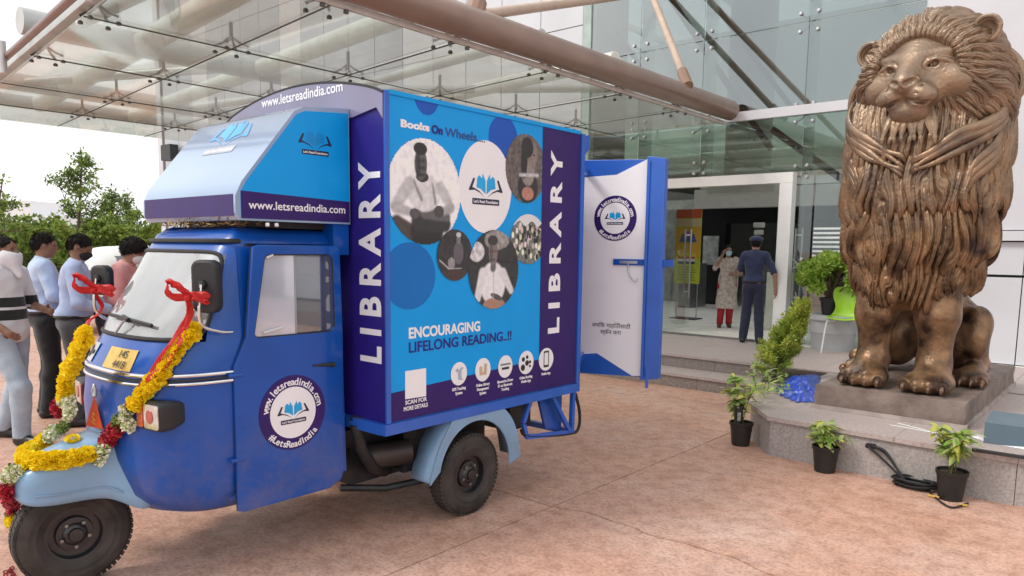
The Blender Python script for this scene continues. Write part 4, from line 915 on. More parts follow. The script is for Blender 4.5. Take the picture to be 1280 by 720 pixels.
def ph_child(U, V):
    im = grain(canvas(U, (.16, .14, .13)), U, V, 17, 1.0); im = blob(im, U, V, .1, -.55, .5, .5, (.03, .03, .03)); im = limb(im, U, V, (.1, -.2), (.25, .5), .3, .25, (.30, .27, .25)); im = blob(im, U, V, .25, .45, .34, .38, (.26, .22, .2)); im = blob(im, U, V, .05, .62, .3, .3, (.02, .02, .02), rot=.6)
    im = blob(im, U, V, -.1, .2, .16, .5, (.025, .024, .024)); im = blob(im, U, V, .38, .42, .05, .03, g_(.03)); im = limb(im, U, V, (-.3, -.2), (.6, -.15), .05, .05, g_(.5)); im = blob(im, U, V, .1, -.72, .3, .2, (.45, .25, .2)); return grain(im, U, V, 19, .5)
def ph_crowd(U, V):
    im = grain(canvas(U, (.20, .21, .19)), U, V, 23, 1.4, 32); r = np.random.default_rng(4)
    for k in range(70):
        x, y = r.uniform(-.9, .9), r.uniform(-.8, .6); v = r.choice([.02, .05, .5, .7, .6]); im = blob(im, U, V, x, y, .07, .12, (v, v*r.uniform(.8, 1.1), v*r.uniform(.7, 1)))
    im[V > .62+.1*np.sin(U*9)] = (.62, .63, .64); return im
photo('a', 531, 240, 46, 66, ph_seated, 2); photo('a', 657, 211, 25, 43, ph_child, 2, clip=ystr-.002); photo('a', 660, 299, 22, 31, ph_crowd, 2, clip=ystr-.002); photo('a', 568, 319, 22, 32, ph_reader, 3); photo('a', 617, 337, 31, 49, ph_shirt, 3.5)
def side_text(s, x, y, h_px, mat, lv, wpx=None, bold=.002, rot=0., align='LEFT', dz=0):
    c = S2(x, y); size = abs(S2(x, y-h_px)[1]-c[1])/.7
    fr = SF @ Matrix.Translation((c[0], c[1], .0013*lv)) @ Matrix.Rotation(rot, 4, 'Z'); sx = 1.
    o = text('lettering', s, size, mat, sp_, fr, bold=bold*.45, align=align)
    if wpx is not None:
        want = abs(S2(x+wpx, y)[0]-c[0]); ys = [v.co.y for v in o.data.vertices]; have = max(ys)-min(ys); k = want/have; cc = c[0]
        for v in o.data.vertices: v.co.y = cc+(v.co.y-cc)*k
    return o
side_text('Books', 500, 158, 9, white_p, 2, 36, .006); side_text('On', 539, 166, 10, purple_b, 2, 14, .006); side_text('Wheels....', 556, 170, 11, M('print_navy', (.02, .05, .25), .3), 2, 50, .002)
side_text('ENCOURAGING', 510, 423, 13, white_p, 2, 89, .006, rot=.0); side_text('LIFELONG READING..!!', 510, 441, 13, purple_b, 2, 128, .003)
side('qr_card', [S2(506, 499), S2(532, 495), S2(532, 460), S2(506, 464)], white_p, 2.2, sp_)
side_text('SCAN FOR', 506, 506, 5, white_p, 2.2, 27, .0015); side_text('MORE DETAILS', 504, 514, 5, white_p, 2.2, 30, .0015)
def icons():
    L_ = [(573, 467, 10, 14.5, ('GPS Tracking', 'System')), (603, 462, 9.5, 14.5, ('Online Library', 'Management', 'System')), (631, 458, 8.8, 14, ('Biometrics Driver', 'ID on Electronic', 'Tracking')), (657, 453, 9.2, 14.5, ('Online Booking', 'Mobile App')), (682, 449, 9, 14, ('Mobile App',))]
    dk = M('icon_black', (.02, .02, .02), .5); cols = [M('icon_grey_blue', (.35, .42, .5), .5), M('icon_tan', (.5, .38, .28), .5), M('icon_grey', (.22, .22, .23), .5)]
    for k, (x, y, rx, ry, lines) in enumerate(L_):
        o, c, a, b = disc_at('icon_disc', x, y, rx, ry, white_p, 3.2); T = lambda L2: [(c[0]+u*a, c[1]+v*b) for u, v in L2]
        if k == 0: side('icon', T([(-.5, .3), (-.2, .5), (.0, .3), (.25, .55), (.6, .45), (.3, .3), (.3, -.4), (.55, -.6), (-.1, -.5), (-.15, .1)]), cols[0], 4.3, sp_)
        if k == 1: side('icon', T([(-.5, .3), (-.1, .3), (-.1, -.2), (.1, -.2), (.15, .5), (.5, .5), (.45, -.45), (-.45, -.45)]), cols[1], 4.3, sp_)
        if k == 2: side('icon', T([(-.7, .12), (.7, .12), (.7, .28), (-.7, .28)]), cols[2], 4.3, sp_); side('icon', T([(-.5, -.25), (.5, -.25), (.5, -.05), (-.5, -.05)]), dk, 4.3, sp_)
        if k == 3:
            for u, v, r in ((-.4, .3, .2), (-.45, -.4, .28), (.1, -.05, .24), (.1, .45, .16), (.5, .0, .14), (.5, -.35, .12)): side('icon', [(c[0]+(u+r*math.cos(q))*a, c[1]+(v+r*math.sin(q))*b) for q in np.linspace(0, 6.0, 14)], dk, 4.3, sp_)
        if k == 4:
            plate('icon', [T(rrect(-.35, -.7, .35, .75, .08, 3)), T(rrect(-.27, -.5, .27, .6, .04, 3))], .0012, dk, sp_, SF @ Matrix.Translation((0, 0, .0013*4.3)))
        for j, s in enumerate(lines): 
            zz = c[1]-b-.028-.026*j; text('lettering', s, .024, white_p, sp_, SF @ Matrix.Translation((c[0], zz, .0045)), bold=.0008, align='CENTER', sx=.86)
icons()
def vertical_word(fr, wc, z0, z1, cap, parent, mat=white_p, bold=.006):
    """LIBRARY reading upwards, in plane coordinates (u, z)"""
    F2 = fr @ Matrix.Translation((wc, z0, .0035)) @ Matrix.Rotation(math.pi/2, 4, 'Z')
    o = text('lettering', 'L I B R A R Y', cap/.7, mat, parent, F2, bold=bold, align='LEFT'); zs = [v.co.z for v in o.data.vertices]; a, b = min(zs), max(zs)
    for v in o.data.vertices: v.co.z = z0+(v.co.z-a)*(z1-z0)/(b-a)
    return o
zt = S2(691, 188)[1]; zb = S2(687, 417)[1]; c_ = S2(699, 300)[0]
vertical_word(SF, c_+.008, zb, zt, .115, sp_)
# front stripe (faces the cab side)
FF = frame_of((0, BY0-.0015, 0), (1, 0, 0), (0, 0, 1))
fs_ = plate('front_stripe', [[(-3.335, .70), (BX1-.004, .70), (BX1-.004, 2.30), (-3.12, 2.36), (-3.335, 2.36)]], .0012, purple_b, cb, FF)
for v in fs_.data.vertices: pass
a = at(478, 200, 'y', BY0); b = at(478, 455, 'y', BY0)
vertical_word(FF, -3.095, b.z, a.z, .17, fs_, bold=.008)
# arched fascia above the cab sign
fasm = M('fascia_glare_lavender', (.20, .195, .31), .22, var=.12, scale=2, coat=.5)  # lavender-grey base has the sky glare mixed into its colour
pts = [(BX0+.0, 2.30)]+[(BX0+(BX1-BX0)*k/24, 2.43+.125*math.sin(math.pi*k/24)**.75) for k in range(25)]+[(BX1, 2.30), (-3.1, 2.36), (-3.3, 2.33)]
fa = plate('arched_fascia', [pts], .012, fasm, cb, FF @ Matrix.Translation((0, 0, .004)))
edge_ = [FF @ Vector((p[0], p[1], .012)) for p in pts[1:26]]; obj('fascia_trim', tube(BM(), edge_, .008, 6), black_r, fa)
text('lettering', 'www.letsreadindia.com', .078, white_p, fa, FF @ Matrix.Translation((-3.78, 2.475, .0168)), bold=.001, align='CENTER', sx=1.1)
# --- sign hood over the cab ----------------------------------------
prof = [(1.855, 1.765), (1.835, 1.80), (1.835, 1.88), (1.87, 1.95), (2.165, 2.315), (2.22, 2.345), (2.50, 2.375), (2.50, 1.765)]
XH0, XH1 = -4.33, -3.325
bm = BM(); poly_prism(bm, [(XH0, y, z) for y, z in prof], (XH1-XH0, 0, 0)); hood = obj('cab_sign_hood', bm, M('hood_glare_print', (.27, .38, .56), .16, var=.06, scale=1.2, coat=.8), van, bevel=.02, seg=3)  # light blue print, its base paled to hold the sky's glare
HF = frame_of((XH1, 0, 0), (0, 1, 0), (0, 0, 1))
def shrink(L_, c, k): return [(c[0]+(a-c[0])*k, c[1]+(b-c[1])*k) for a, b in L_]
sidep = [(1.862, 1.79), (1.862, 1.90), (1.895, 1.955), (2.175, 2.30), (2.225, 2.325), (2.495, 2.35), (2.495, 1.79)]
hp = plate('hood_side_print', [sidep], .0015, cyan, hood, HF); plate('hood_side_band', [[(1.863, 1.775), (1.863, 1.905), (2.495, 1.885), (2.495, 1.775)]], .0012, purple, hood, HF @ Matrix.Translation((0, 0, .0016)))
text('lettering', 'www.letsreadindia.com', .057, white_p, hood, HF @ Matrix.Translation((2.185, 1.822, .003)), bold=.0006, align='CENTER', sx=1.05)
book_logo(hood, HF @ Matrix.Translation((2.285, 2.155, 0)), .13, mat_pages=M('logo_blue_mid', (.0, .24, .62), .3), lift=.0022)
# band and logo on the hood's front
FH = frame_of((0, 1.834, 0), (1, 0, 0), (0, 0, 1)); plate('hood_front_band', [[(XH0+.02, 1.785), (XH1-.02, 1.785), (XH1-.02, 1.888), (XH0+.02, 1.888)]], .0012, purple, hood, FH)
sl = Vector((0, 2.165-1.87, 2.315-1.95)).normalized(); FS = frame_of((XC-.02, 2.03, 1.95+(2.03-1.87)*(2.315-1.95)/(2.165-1.87)+.001), (1, 0, 0), sl)
book_logo(hood, FS @ Matrix.Translation((.02, .06, .0)), .26, lift=.001, mat_cover=M('logo_pale_blue', (.12, .40, .75), .3), mat_pages=M('logo_sky', (.10, .42, .80), .3), bar_mat=M('hood_bar_grey', (.4, .42, .5), .3))
# straw-coloured packing and small lamps between hood and roof
straw = M('straw_packing', (.30, .20, .08), .9, var=.5, scale=30)
vs = []; bm = BM()
for k in range(170):
    x = random.uniform(-4.2, -3.4); y = random.uniform(1.80, 1.98)+abs(x+3.8)*.1; a = random.uniform(0, 6.28); p = Vector((x, y, 1.745+random.uniform(-.005, .02))); tube(bm, [p, p+Vector((math.cos(a)*.04, math.sin(a)*.02, random.uniform(-.005, .03)))], .0025, 3)
stuff(obj('straw', bm, straw, van))
for y in (2.0, 2.05): obj('marker_lamp', tube(BM(), [(XH1+.0, y, 1.755), (XH1+.004, y, 1.74)], .010, 8), M('lamp_white', (.8, .8, .8), .3), van)
obj('hood_support', box(BM(), -4.25, -3.42, 2.05, 2.46, 1.735, 1.765), chassis_m, van)
obj('hood_support', box(BM(), -3.44, -3.34, 2.40, 2.50, 1.60, 1.765), blue, van)
# --- open rear door --------------------------------------------------
def rear_door():
    a = Vector((-3.335, 4.70, 0)); b = Vector((-2.70, 4.83, 0)); a = at(728, 330, 'y', 4.70); b = at(829, 330, 'y', 4.84); a.z = b.z = 0; X = (b-a).normalized(); W_ = (b-a).length
    fr = frame_of((a.x, a.y, 0), X, (0, 0, 1))       # z axis = towards the camera
    z0, z1 = .685, 2.315
    ww = W_*.78
    d = plate('rear_door', [[(0, z0), (W_, z0+.02), (W_, z1-.02), (0, z1)]], .025, blue_f, van, fr @ Matrix.Translation((0, 0, -.026)), bevel=.004)
    pn = plate('white_panel', [[(.0, z0+.145), (.14, z0+.165), (ww-.07, z0+.015), (ww, z0+.02), (ww, z1-.01), (.22*W_+.12, z1-.115), (.0, z1-.125)]], .002, white_p, d, fr @ Matrix.Translation((0, 0, .004)))
    obj('door_channel', box(BM(), 0, .03, 0, .03, 0, 1), blue_f, d) if False else None
    fr2 = fr @ Matrix.Translation((ww+.012, 0, 0)); plate('folded_flange', [[(0, z0+.0), (W_-ww-.015, z0+.02), (W_-ww-.015, z1-.02), (0, z1)]], .035, blue_f, d, fr2, bevel=.006)
    obj('flange_seam', tube(BM(), [fr @ Vector((ww+.035, z0+.02, .037)), fr @ Vector((ww+.035, z1-.03, .037))], .008, 6), blue, d)
    ring_badge(pn, fr @ Matrix.Translation((ww*.52, 1.88, .0065)), .168)
    ps = 'अधिक माहितीसाठी'
    text('lettering', ps, .045, ink, pn, fr @ Matrix.Translation((ww*.5, 1.055, .0065)), align='CENTER'); text('lettering', 'स्कॅन करा', .045, ink, pn, fr @ Matrix.Translation((ww*.5, 1.005, .0065)), align='CENTER')
    F = lambda x, z, o=.01: fr @ Vector((x, z, o))
    lt = obj('door_latch', bar(BM(), F(ww-.24, 1.555), F(ww+.02, 1.555), .02, .045), blue, d, bevel=.006); obj('latch_bolt', bar(BM(), F(W_-.02, 1.55), F(W_+.08, 1.555), .02, .05), blue, d)
    obj('latch_strap', bar(BM(), F(ww-.19, 1.555, .022), F(ww-.05, 1.555, .022), .004, .02), steel, d)
    obj('chain', tube(BM(), smooth_path([F(ww-.12, 1.55, .03), F(ww-.11, 1.47, .03), F(ww-.06, 1.41, .03), F(ww-.04, 1.44, .03)], 4), .004, 6), steel, d)
    for z in (z0+.14, z1-.09):
        h = box(BM(), 0, 0, 0, 0, 0, 0) if False else BM(); bar(h, (BX1-.01, BY1+.01, z), F(.02, z, -.01), .02, .05); obj('hinge_arm', h, blue_f, d)
    obj('drop_bolt', tube(BM(), [F(ww+.06, z0+.1, .04), F(ww+.06, z0-.06, .04)], .012, 8), blue_f, d)
    # top corner flap of the box
    obj('corner_flap', poly_prism(BM(), [(BX1-.02, BY1+.02, 2.42), (BX1-.02, BY1+.13, 2.44), (BX1-.02, BY1+.13, 2.35), (BX1-.02, BY1+.06, 2.28), (BX1-.02, BY1+.02, 2.28)], (-.02, 0, 0)), blue_f, cb)
rear_door()
# the far rear leaf, swung out on the other side
obj('rear_door', box(BM(), BX0-.03, BX0-.005, BY1+.02, BY1+.75, .7, 2.32), blue_f, van, bevel=.004)
# --- mirrors ---------------------------------------------------------
def mirror(pc, base, w_=.062, h_=.115, tilt=.0, yaw=0.):
    pc, base = Vector(pc), Vector(base)
    fr = Matrix.Translation(pc) @ Matrix.Rotation(yaw, 4, 'Z') @ Matrix.Rotation(math.radians(90), 4, 'X')
    o = plate('wing_mirror', [rrect(-w_, -h_, w_, h_, .028)], .035, black_pl, van, fr @ Matrix.Translation((0, 0, -.0175)), bevel=.012)
    plate('mirror_glass', [rrect(-w_+.008, -h_+.008, w_-.008, h_-.008, .02)], .002, chrome, o, fr @ Matrix.Translation((0, 0, -.032)))
    obj('ball_joint', lathe(BM(), [(0, .02), (.018, .014), (.022, 0), (.018, -.01)], 12, fr @ Matrix.Translation((0, .01, .03))), black_r, o, smooth=True)
    n = pc+fr.to_3x3() @ Vector((0, 0, .045)); obj('mirror_arm', tube(BM(), smooth_path([n+Vector((0, 0, .01)), n+Vector((.0, -.01, -.16)), (n+base)/2+Vector((0, 0, -.10)), base], 5), .008, 8), chrome, o, smooth=True)
    return o
mp = at(259, 358, 'x', -3.30); mirror(mp, at(290, 415, 'x', -3.325), .054, .11, yaw=math.radians(28))
mp2 = at(128, 350, 'x', -4.40); mirror(mp2, mp2+Vector((.06, .12, -.28)), .045, .07, yaw=math.radians(25))
# ================================================================ PEOPLE
skin_m = M('skin_brown', (.24, .12, .075), .5, var=.1, scale=12); skin_l = M('skin_tan', (.34, .19, .13), .5, var=.1, scale=12)
hair_m = M('hair_black', (.012, .009, .008), .6, var=.4, scale=40, bump=.9, bscale=160, spec=.2)
shoe_m = M('shoe_black', (.014, .013, .013), .35, var=.3)
def person(label, loc, heading, h=1.70, skin=skin_m, top=None, legs=None, sleeves='long', pose=None, group=None, lean=0, mask=None, female=False, dress=None, hair='short', bulk=1., head=(0, 0), tuck=True, res=.0125, extras=None, shoe=None, side_tilt=0, headoff=(0, 0, 0)):
    """local frame: faces +y, x to its right. Everything is one figure in metres, scaled by h/1.72"""
    P = dict(footL=(-.10, 0), footR=(.10, 0), kneeL=(-.10, .03), kneeR=(.10, .03), elbL=(-.27, -.03, 1.13), elbR=(.27, -.03, 1.13), hanL=(-.27, .08, .88), hanR=(.27, .08, .88)); P.update(pose or {})
    t = thing('person', label, 'person', (0, 0, 0), group); k = h/1.72
    Rl = rotm('X', -lean) @ rotm('Y', side_tilt)
    def up(p):          # points above the hips follow the lean
        p = np.array(p, float); q = np.array([0, 0, .92]); return q+Rl @ (p-q)
    b = bulk; J = dict(hipL=np.array([-.095*b, 0, .90]), hipR=np.array([.095*b, 0, .90]))
    for s in 'LR':
        fx, fy = P['foot'+s][:2]; fz = P['foot'+s][2] if len(P['foot'+s]) > 2 else 0
        J['ank'+s] = np.array([fx, fy-.03, .085+fz]); kx, ky = P['knee'+s][:2]; J['kne'+s] = np.array([kx, ky, .48]); J['toe'+s] = np.array([fx*1.12, fy+.14, .035+fz]); J['heel'+s] = np.array([fx, fy-.06, .04+fz])
    shw = .19*b if not female else .165; J['shL'] = up((-shw, 0, 1.405)); J['shR'] = up((shw, 0, 1.405)); J['elL'] = np.array(P['elbL'], float); J['elR'] = np.array(P['elbR'], float); J['haL'] = np.array(P['hanL'], float); J['haR'] = np.array(P['hanR'], float)
    if lean:
        for n in ('elL', 'elR', 'haL', 'haR'):
            if n[2:] not in P.get('fixed', ''): J[n] = up(J[n])
    neck = up((0, .0, 1.46)); hc = up((headoff[0], .03+headoff[1], 1.60+headoff[2])); Rh = Rl @ rotm('Z', head[0]) @ rotm('X', head[1]); H_ = lambda x, y, z: hc+Rh @ np.array([x, y, z])
    allp = np.array(list(J.values())+[hc]); lo = allp.min(0)-.22; hi = allp.max(0)+.22; lo[2] = -.02
    # ---- body
    F = Field(lo, hi, res)
    def leg(F, s, g=0, feet=True):
        F.cone(J['hip'+s], J['kne'+s], .088*b+g, .056+g, .03); F.cone(J['kne'+s], J['ank'+s], .056+g, .036+g*1.1, .03)
        F.cone(J['kne'+s]+(J['ank'+s]-J['kne'+s])*.28+np.array([0, -.018, 0]), J['kne'+s]+(J['ank'+s]-J['kne'+s])*.4, .05+g, .04+g, .03)
    def torso(F, g=0):
        F.ell((0, -.01, .93), (.155*b+g, .115*b+g, .12+g), .05); F.cone((-.05, 0, .98), (.05, 0, .98), .10*b+g, .10*b+g, .05)
        F.ell(up((0, .015*b, 1.10)), (.145*b+g, .115*b+g+.02*(b-1), .16+g), .06, R=Rl); F.ell(up((0, .0, 1.30)), (.165*b+g, .11*b+g, .17+g), .06, R=Rl)
        F.cone(up((-shw*.8, -.01, 1.40)), up((shw*.8, -.01, 1.40)), .06+g, .06+g, .05)
        if female: F.cone(up((-.07, .07, 1.27)), up((.07, .07, 1.27)), .06+g, .06+g, .04)
    def arm(F, s, g=0, part='all'):
        F.cone(J['sh'+s], J['el'+s], .05*b+g, .04+g, .03)
        if part == 'all': F.cone(J['el'+s], J['ha'+s], .04+g, .027+g*1.2, .025)
    torso(F)
    for s in 'LR': leg(F, s); arm(F, s); F.cone(J['heel'+s], J['toe'+s], .038, .03, .02); 
    F.cone(neck-np.array([0, 0, .03]), hc-np.array([0, .015, .06]), .055, .05, .03)
    F.ell(hc, (.074, .093, .108), .02, R=Rh); F.ell(H_(0, .03, -.055), (.055, .062, .062), .03, R=Rh)
    F.cone(H_(0, .088, .015), H_(0, .107, -.028), .009, .014, .014); F.cone(H_(-.035, .077, .03), H_(.035, .077, .03), .014, .014, .012)
    for m in (-1, 1): F.ell(H_(.033*m, .094, .008), (.016, .014, .010), .012, 's', R=Rh); F.ell(H_(.078*m, -.002, -.005), (.010, .022, .032), .008, R=Rh)
    F.cone(H_(-.02, .092, -.058), H_(.02, .092, -.058), .009, .009, .008)
    # palms
    for s in 'LR':
        d = J['ha'+s]-J['el'+s]; d /= np.linalg.norm(d); hd = P.get('hd'+s); hd = d if hd is None else np.array(hd, float)/np.linalg.norm(hd); F.cone(J['ha'+s], J['ha'+s]+hd*.075, .028, .032, .02, sq=(1, 1, 1)); J['pd'+s] = hd
    body = fmesh('body', F, skin, t, 1)
    # fingers and thumb: tapered bent tubes rooted in the palm, same mesh
    bm = bmesh.new(); bm.from_mesh(body.data)
    for s in 'LR':
        m = -1 if s == 'L' else 1; d = Vector(J['pd'+s]); pal = Vector(P.get('pn'+s, (-m, 0, 0))); pal = (pal-d*pal.dot(d)).normalized(); acr = d.cross(pal).normalized(); o = Vector(J['ha'+s])+d*.085; cu = P.get('curl', .5)
        for i, (off, ln) in enumerate(((-.024, .066), (-.008, .076), (.009, .071), (.024, .056))):
            r0 = o+acr*off; p1 = r0+(d+pal*.15).normalized()*ln*.42; p2 = p1+(d*(1-cu*.6)+pal*cu*1.1).normalized()*ln*.33; p3 = p2+(d*(1-cu)+pal*(cu*1.6)).normalized()*ln*.25
            tube(bm, [r0-d*.02, r0, p1, p2, p3], [.0095, .0095, .009, .008, .006], 6)
        th = Vector(J['ha'+s])+d*.03+acr*-.028; tube(bm, [th, th+(d*.6-acr*.8+pal*.3).normalized()*.03, th+(d*.6-acr*.8+pal*.3).normalized()*.03+(d+pal*.5-acr*.2).normalized()*.028], [.013, .011, .008], 6)
    me = body.data; bm.to_mesh(me); bm.free(); me.shade_smooth()
    wr = np.random.default_rng(abs(hash(label)) % 1000 if False else len(label)*7+int(h*100)); ph = wr.random(8)*6.28
    def wrinkle(amp, zlo=0, zhi=3):
        def f(vs):
            vs = np.array(vs); c = vs-np.array([0, 0, 0]); n = -np.abs(np.sin(vs[:, 2]*24+vs[:, 0]*11+np.sin(vs[:, 1]*15+ph[0])*1.8+ph[1]))*.9+np.sin(vs[:, 2]*21-vs[:, 0]*33+vs[:, 1]*19+ph[2])*.35+np.sin(vs[:, 0]*55+vs[:, 2]*9+ph[3])*.25
            rad = vs[:, :2]-np.array([0, 0]); r = np.linalg.norm(rad, axis=1)+1e-6; vs[:, :2] += rad/r[:, None]*(n*amp)[:, None]; return vs
        return f
    if legs is not None:
        F = Field(lo, hi, res)
        F.ell((0, -.012, .93), (.165*b, .127*b, .125), .05)
        for s in 'LR':
            leg(F, s, .018); F.cone(J['kne'+s], J['ank'+s]+np.array([0, 0, -.02]), .07, .062, .03)
        F.cut((0, 0, 1), (0, 0, 1.03)); F.cut((0, 0, -1), (0, 0, .06+min(J['ankL'][2], J['ankR'][2])-.085)); fmesh('trousers', F, legs, t, 1, wrinkle(.004))
    if top is not None:
        F = Field(lo, hi, res); torso(F, .016)
        for s in 'LR':
            if sleeves == 'long': arm(F, s, .015)
            else:
                mid = J['sh'+s]+(J['el'+s]-J['sh'+s])*(.92 if sleeves == 'short' else .5); F.cone(J['sh'+s], mid, .06*b, .062*b, .03)
        F.cone(up((0, -.005, 1.43)), up((0, 0, 1.475)), .072, .062, .02)
        if tuck: F.ell((0, -.005, 1.0), (.175*b, .137*b, .07), .05); F.cut((0, 0, -1), (0, 0, .985))
        else: F.ell((0, -.005, .93), (.18*b, .14*b, .13), .05); F.cut((0, 0, -1), (0, 0, .84))
        ng = np.array([0, .25, 1.0]); F.cut(tuple(Rl @ ng), up((0, 0, 1.495)))
        fmesh('shirt', F, top, t, 1, wrinkle(.0065)); cl_ = [up((.066*math.cos(a), .0+.062*math.sin(a), 1.468+.012*math.sin(a))) for a in np.linspace(.35*math.pi, 2.65*math.pi, 25)]; obj('collar', tube(BM(), cl_, .017, 6, flat=.5, nrm=(0, 0, 1)), top, t, smooth=True)
        if tuck:
            pts = [(.17*b*math.cos(a), -.008+.131*b*math.sin(a), .99) for a in np.linspace(0, 2*math.pi, 33)]; obj('belt', tube(BM(), pts, .016, 6, caps=False, flat=1), M('belt_leather', (.02, .016, .013), .4), t, smooth=True)
    if dress is not None:
        F = Field(lo, hi, res); torso(F, .016)
        for s in 'LR': mid = J['sh'+s]+(J['el'+s]-J['sh'+s])*.95; F.cone(J['sh'+s], mid, .058, .055, .03)
        F.cone((0, 0, 1.02), (0, .02, .36), .175, .235, .06, sq=(1, .8, 1)); F.cut((0, 0, -1), (0, 0, .40)); F.cut((0, .25, 1.), up((0, 0, 1.47))); fmesh('dress', F, dress, t, 1, wrinkle(.006))
    # shoes
    for s in 'LR':
        F = Field(J['ank'+s]-.2, J['ank'+s]+.25, .009); a, c = J['heel'+s], J['toe'+s]; F.cone(a, c, .047, .042, .02); F.cone(a+np.array([0, .02, .03]), a+(c-a)*.45+np.array([0, 0, .012]), .04, .035, .02); F.cut((0, 0, -1), (0, 0, min(a[2], c[2])-.035)); fmesh('shoe', F, shoe or shoe_m, t, 1)
    # hair
    F = Field(hc-.22, hc+.22, .008)
    if hair == 'short': F.ell(H_(0, -.012, .014), (.080, .100, .104), .0, R=Rh); F.cut(tuple(Rh @ np.array([0, .62, -.78])), H_(0, .0, -.018)); F.ell(H_(0, .03, -.06), (.09, .075, .07), .01, 's', R=Rh)
    elif hair == 'thick': F.ell(H_(0, -.01, .025), (.093, .112, .115), .0, R=Rh); F.ell(H_(0, .05, .09), (.06, .05, .035), .03, R=Rh); F.cut(tuple(Rh @ np.array([0, .6, -.8])), H_(0, .0, -.03)); F.ell(H_(0, .05, -.05), (.1, .075, .065), .01, 's', R=Rh)
    elif hair == 'long': F.ell(H_(0, -.015, .015), (.086, .103, .11), .0, R=Rh); F.cone(H_(0, -.075, -.03), H_(-.02, -.10, -.2), .06, .04, .04); F.cone(H_(-.075, -.01, 0), H_(-.085, .02, -.16), .025, .02, .02); F.cone(H_(.075, -.01, 0), H_(.085, .02, -.16), .025, .02, .02); F.ell(H_(0, .085, -.03), (.062, .07, .095), .01, 's', R=Rh)
    hr = np.random.default_rng(3)
    def hd(vs): vs = np.array(vs); n = np.sin(vs[:, 0]*170+vs[:, 2]*60)*.5+np.sin(vs[:, 1]*140-vs[:, 2]*90)*.5; c = vs-hc; return vs+c/(np.linalg.norm(c, axis=1)[:, None]+1e-6)*(n*.0022+.004*np.sin(vs[:, 0]*61+vs[:, 1]*47)*np.sin(vs[:, 2]*53+1))[:, None]
    ho = fmesh('hair', F, hair_m, t, 1, hd)
    hvv = np.array([v.co for v in ho.data.vertices]); hk = np.random.default_rng(len(label)); ix = hk.integers(0, len(hvv), 2600); Pk = hvv[ix]; Nk = Pk-hc; Nk /= np.linalg.norm(Nk, axis=1)[:, None]; fl = np.array([0, -.6, -.5])[None]+hk.normal(size=Nk.shape)*.55; fl -= Nk*(fl*Nk).sum(1)[:, None]*.75; fl /= np.linalg.norm(fl, axis=1)[:, None]; sd2 = np.cross(Nk, fl)*.0022; ln = (.012+.016*hk.random(len(ix)))[:, None]; q0 = Pk-Nk*.002
    stuff(fast_mesh('hair_strands', np.stack([q0-sd2, q0+sd2, q0+fl*ln*.6+sd2*.6+Nk*.004, q0+fl*ln+Nk*.003], 1).reshape(-1, 3), np.arange(len(ix)*4).reshape(-1, 4), hair_m, t, smooth=False))
    em = M('eye_dark', (.02, .012, .01), .15, coat=1)
    for m in (-1, 1): obj('eye', lathe(BM(), [(0, -.009), (.006, -.0065), (.009, 0), (.006, .0065), (0, .009)], 10, Matrix.Translation(H_(.033*m, .083, .008))), em, t, smooth=True)
    if mask is not None:
        F = Field(hc-.2, hc+.2, .007); F.ell(H_(0, .036, -.045), (.064, .072, .068), .0, R=Rh); F.cone(H_(0, .095, -.018), H_(0, .108, -.03), .014, .016, .03); F.cut(tuple(Rh @ np.array([0, -1, 0])), H_(0, .03, 0)); F.cut(tuple(Rh @ np.array([0, 0, 1])), H_(0, 0, -.004)); fmesh('face_mask', F, mask, t, 1)
        for m in (-1, 1): obj('mask_strap', tube(BM(), [H_(.058*m, .06, -.02), H_(.078*m, .02, -.01), H_(.088*m, -.012, .01)], .002, 4), mask, t)
    if extras: extras(t, J, H_, up, Rh, lo, hi, hc)
    t.scale = (k, k, k); t.location = loc; t.rotation_euler = (0, 0, heading); return t
def cloth(name, col, **k): return M(name, col, .85, var=.1, scale=9, bump=.35, bscale=70, sheen=.2, **k)
def tee_material():
    m = cloth('striped_tee', (.62, .62, .64)); m = m.copy(); m.name = 'striped_tee_print'; t = m.node_tree; b = t.nodes['Principled BSDF']; c = t.nodes.new('ShaderNodeTexCoord'); s = t.nodes.new('ShaderNodeSeparateXYZ'); t.links.new(c.outputs['Object'], s.inputs[0])
    r = t.nodes.new('ShaderNodeValToRGB'); r.color_ramp.interpolation = 'CONSTANT'; e = r.color_ramp.elements; e[0].position = 0; e[0].color = (.64, .64, .66, 1); e[1].position = .5; e[1].color = (.012, .012, .015, 1)
    mr = t.nodes.new('ShaderNodeMapRange'); mr.inputs['From Min'].default_value = .9; mr.inputs['From Max'].default_value = 1.5; t.links.new(s.outputs['Z'], mr.inputs[0]); t.links.new(mr.outputs[0], r.inputs[0])
    for i, (z, v) in enumerate(((1.03, .014), (1.115, .64), (1.135, .014), (1.215, .66))):
        p = (z-.9)/.6
        q = e[1] if i == 0 else e.new(p)
        q.position = p; q.color = (v, v, v*1.02, 1)
    t.links.new(r.outputs[0], b.inputs['Base Color']); return m
jeans = cloth('pale_jeans', (.30, .37, .45), col2=(.42, .48, .55)); pale_blue = cloth('shirt_pale_blue', (.42, .52, .72)); light_blue = cloth('shirt_light_blue', (.38, .46, .68)); pinkc = cloth('shirt_pink_check', (.62, .22, .22), col2=(.70, .34, .33)); blackt = cloth('trousers_black', (.012, .011, .014)); greyt = cloth('trousers_grey', (.07, .07, .08)); navyc = cloth('uniform_navy', (.012, .02, .065))
white_mask = M('mask_white', (.75, .76, .78), .8); blue_mask = M('mask_blue', (.42, .62, .72), .8); black_mask = M('mask_black', (.015, .015, .017), .8)
G_ = lambda x, y: at(x, y, 'z', 0)
def face_to(p, q): d = Vector(q)-Vector(p); return math.atan2(-d.x, d.y)
IR = Vector((.757, .653, 0)); IA = Vector((-.653, .757, 0))      # rightwards and away, seen from the pavement
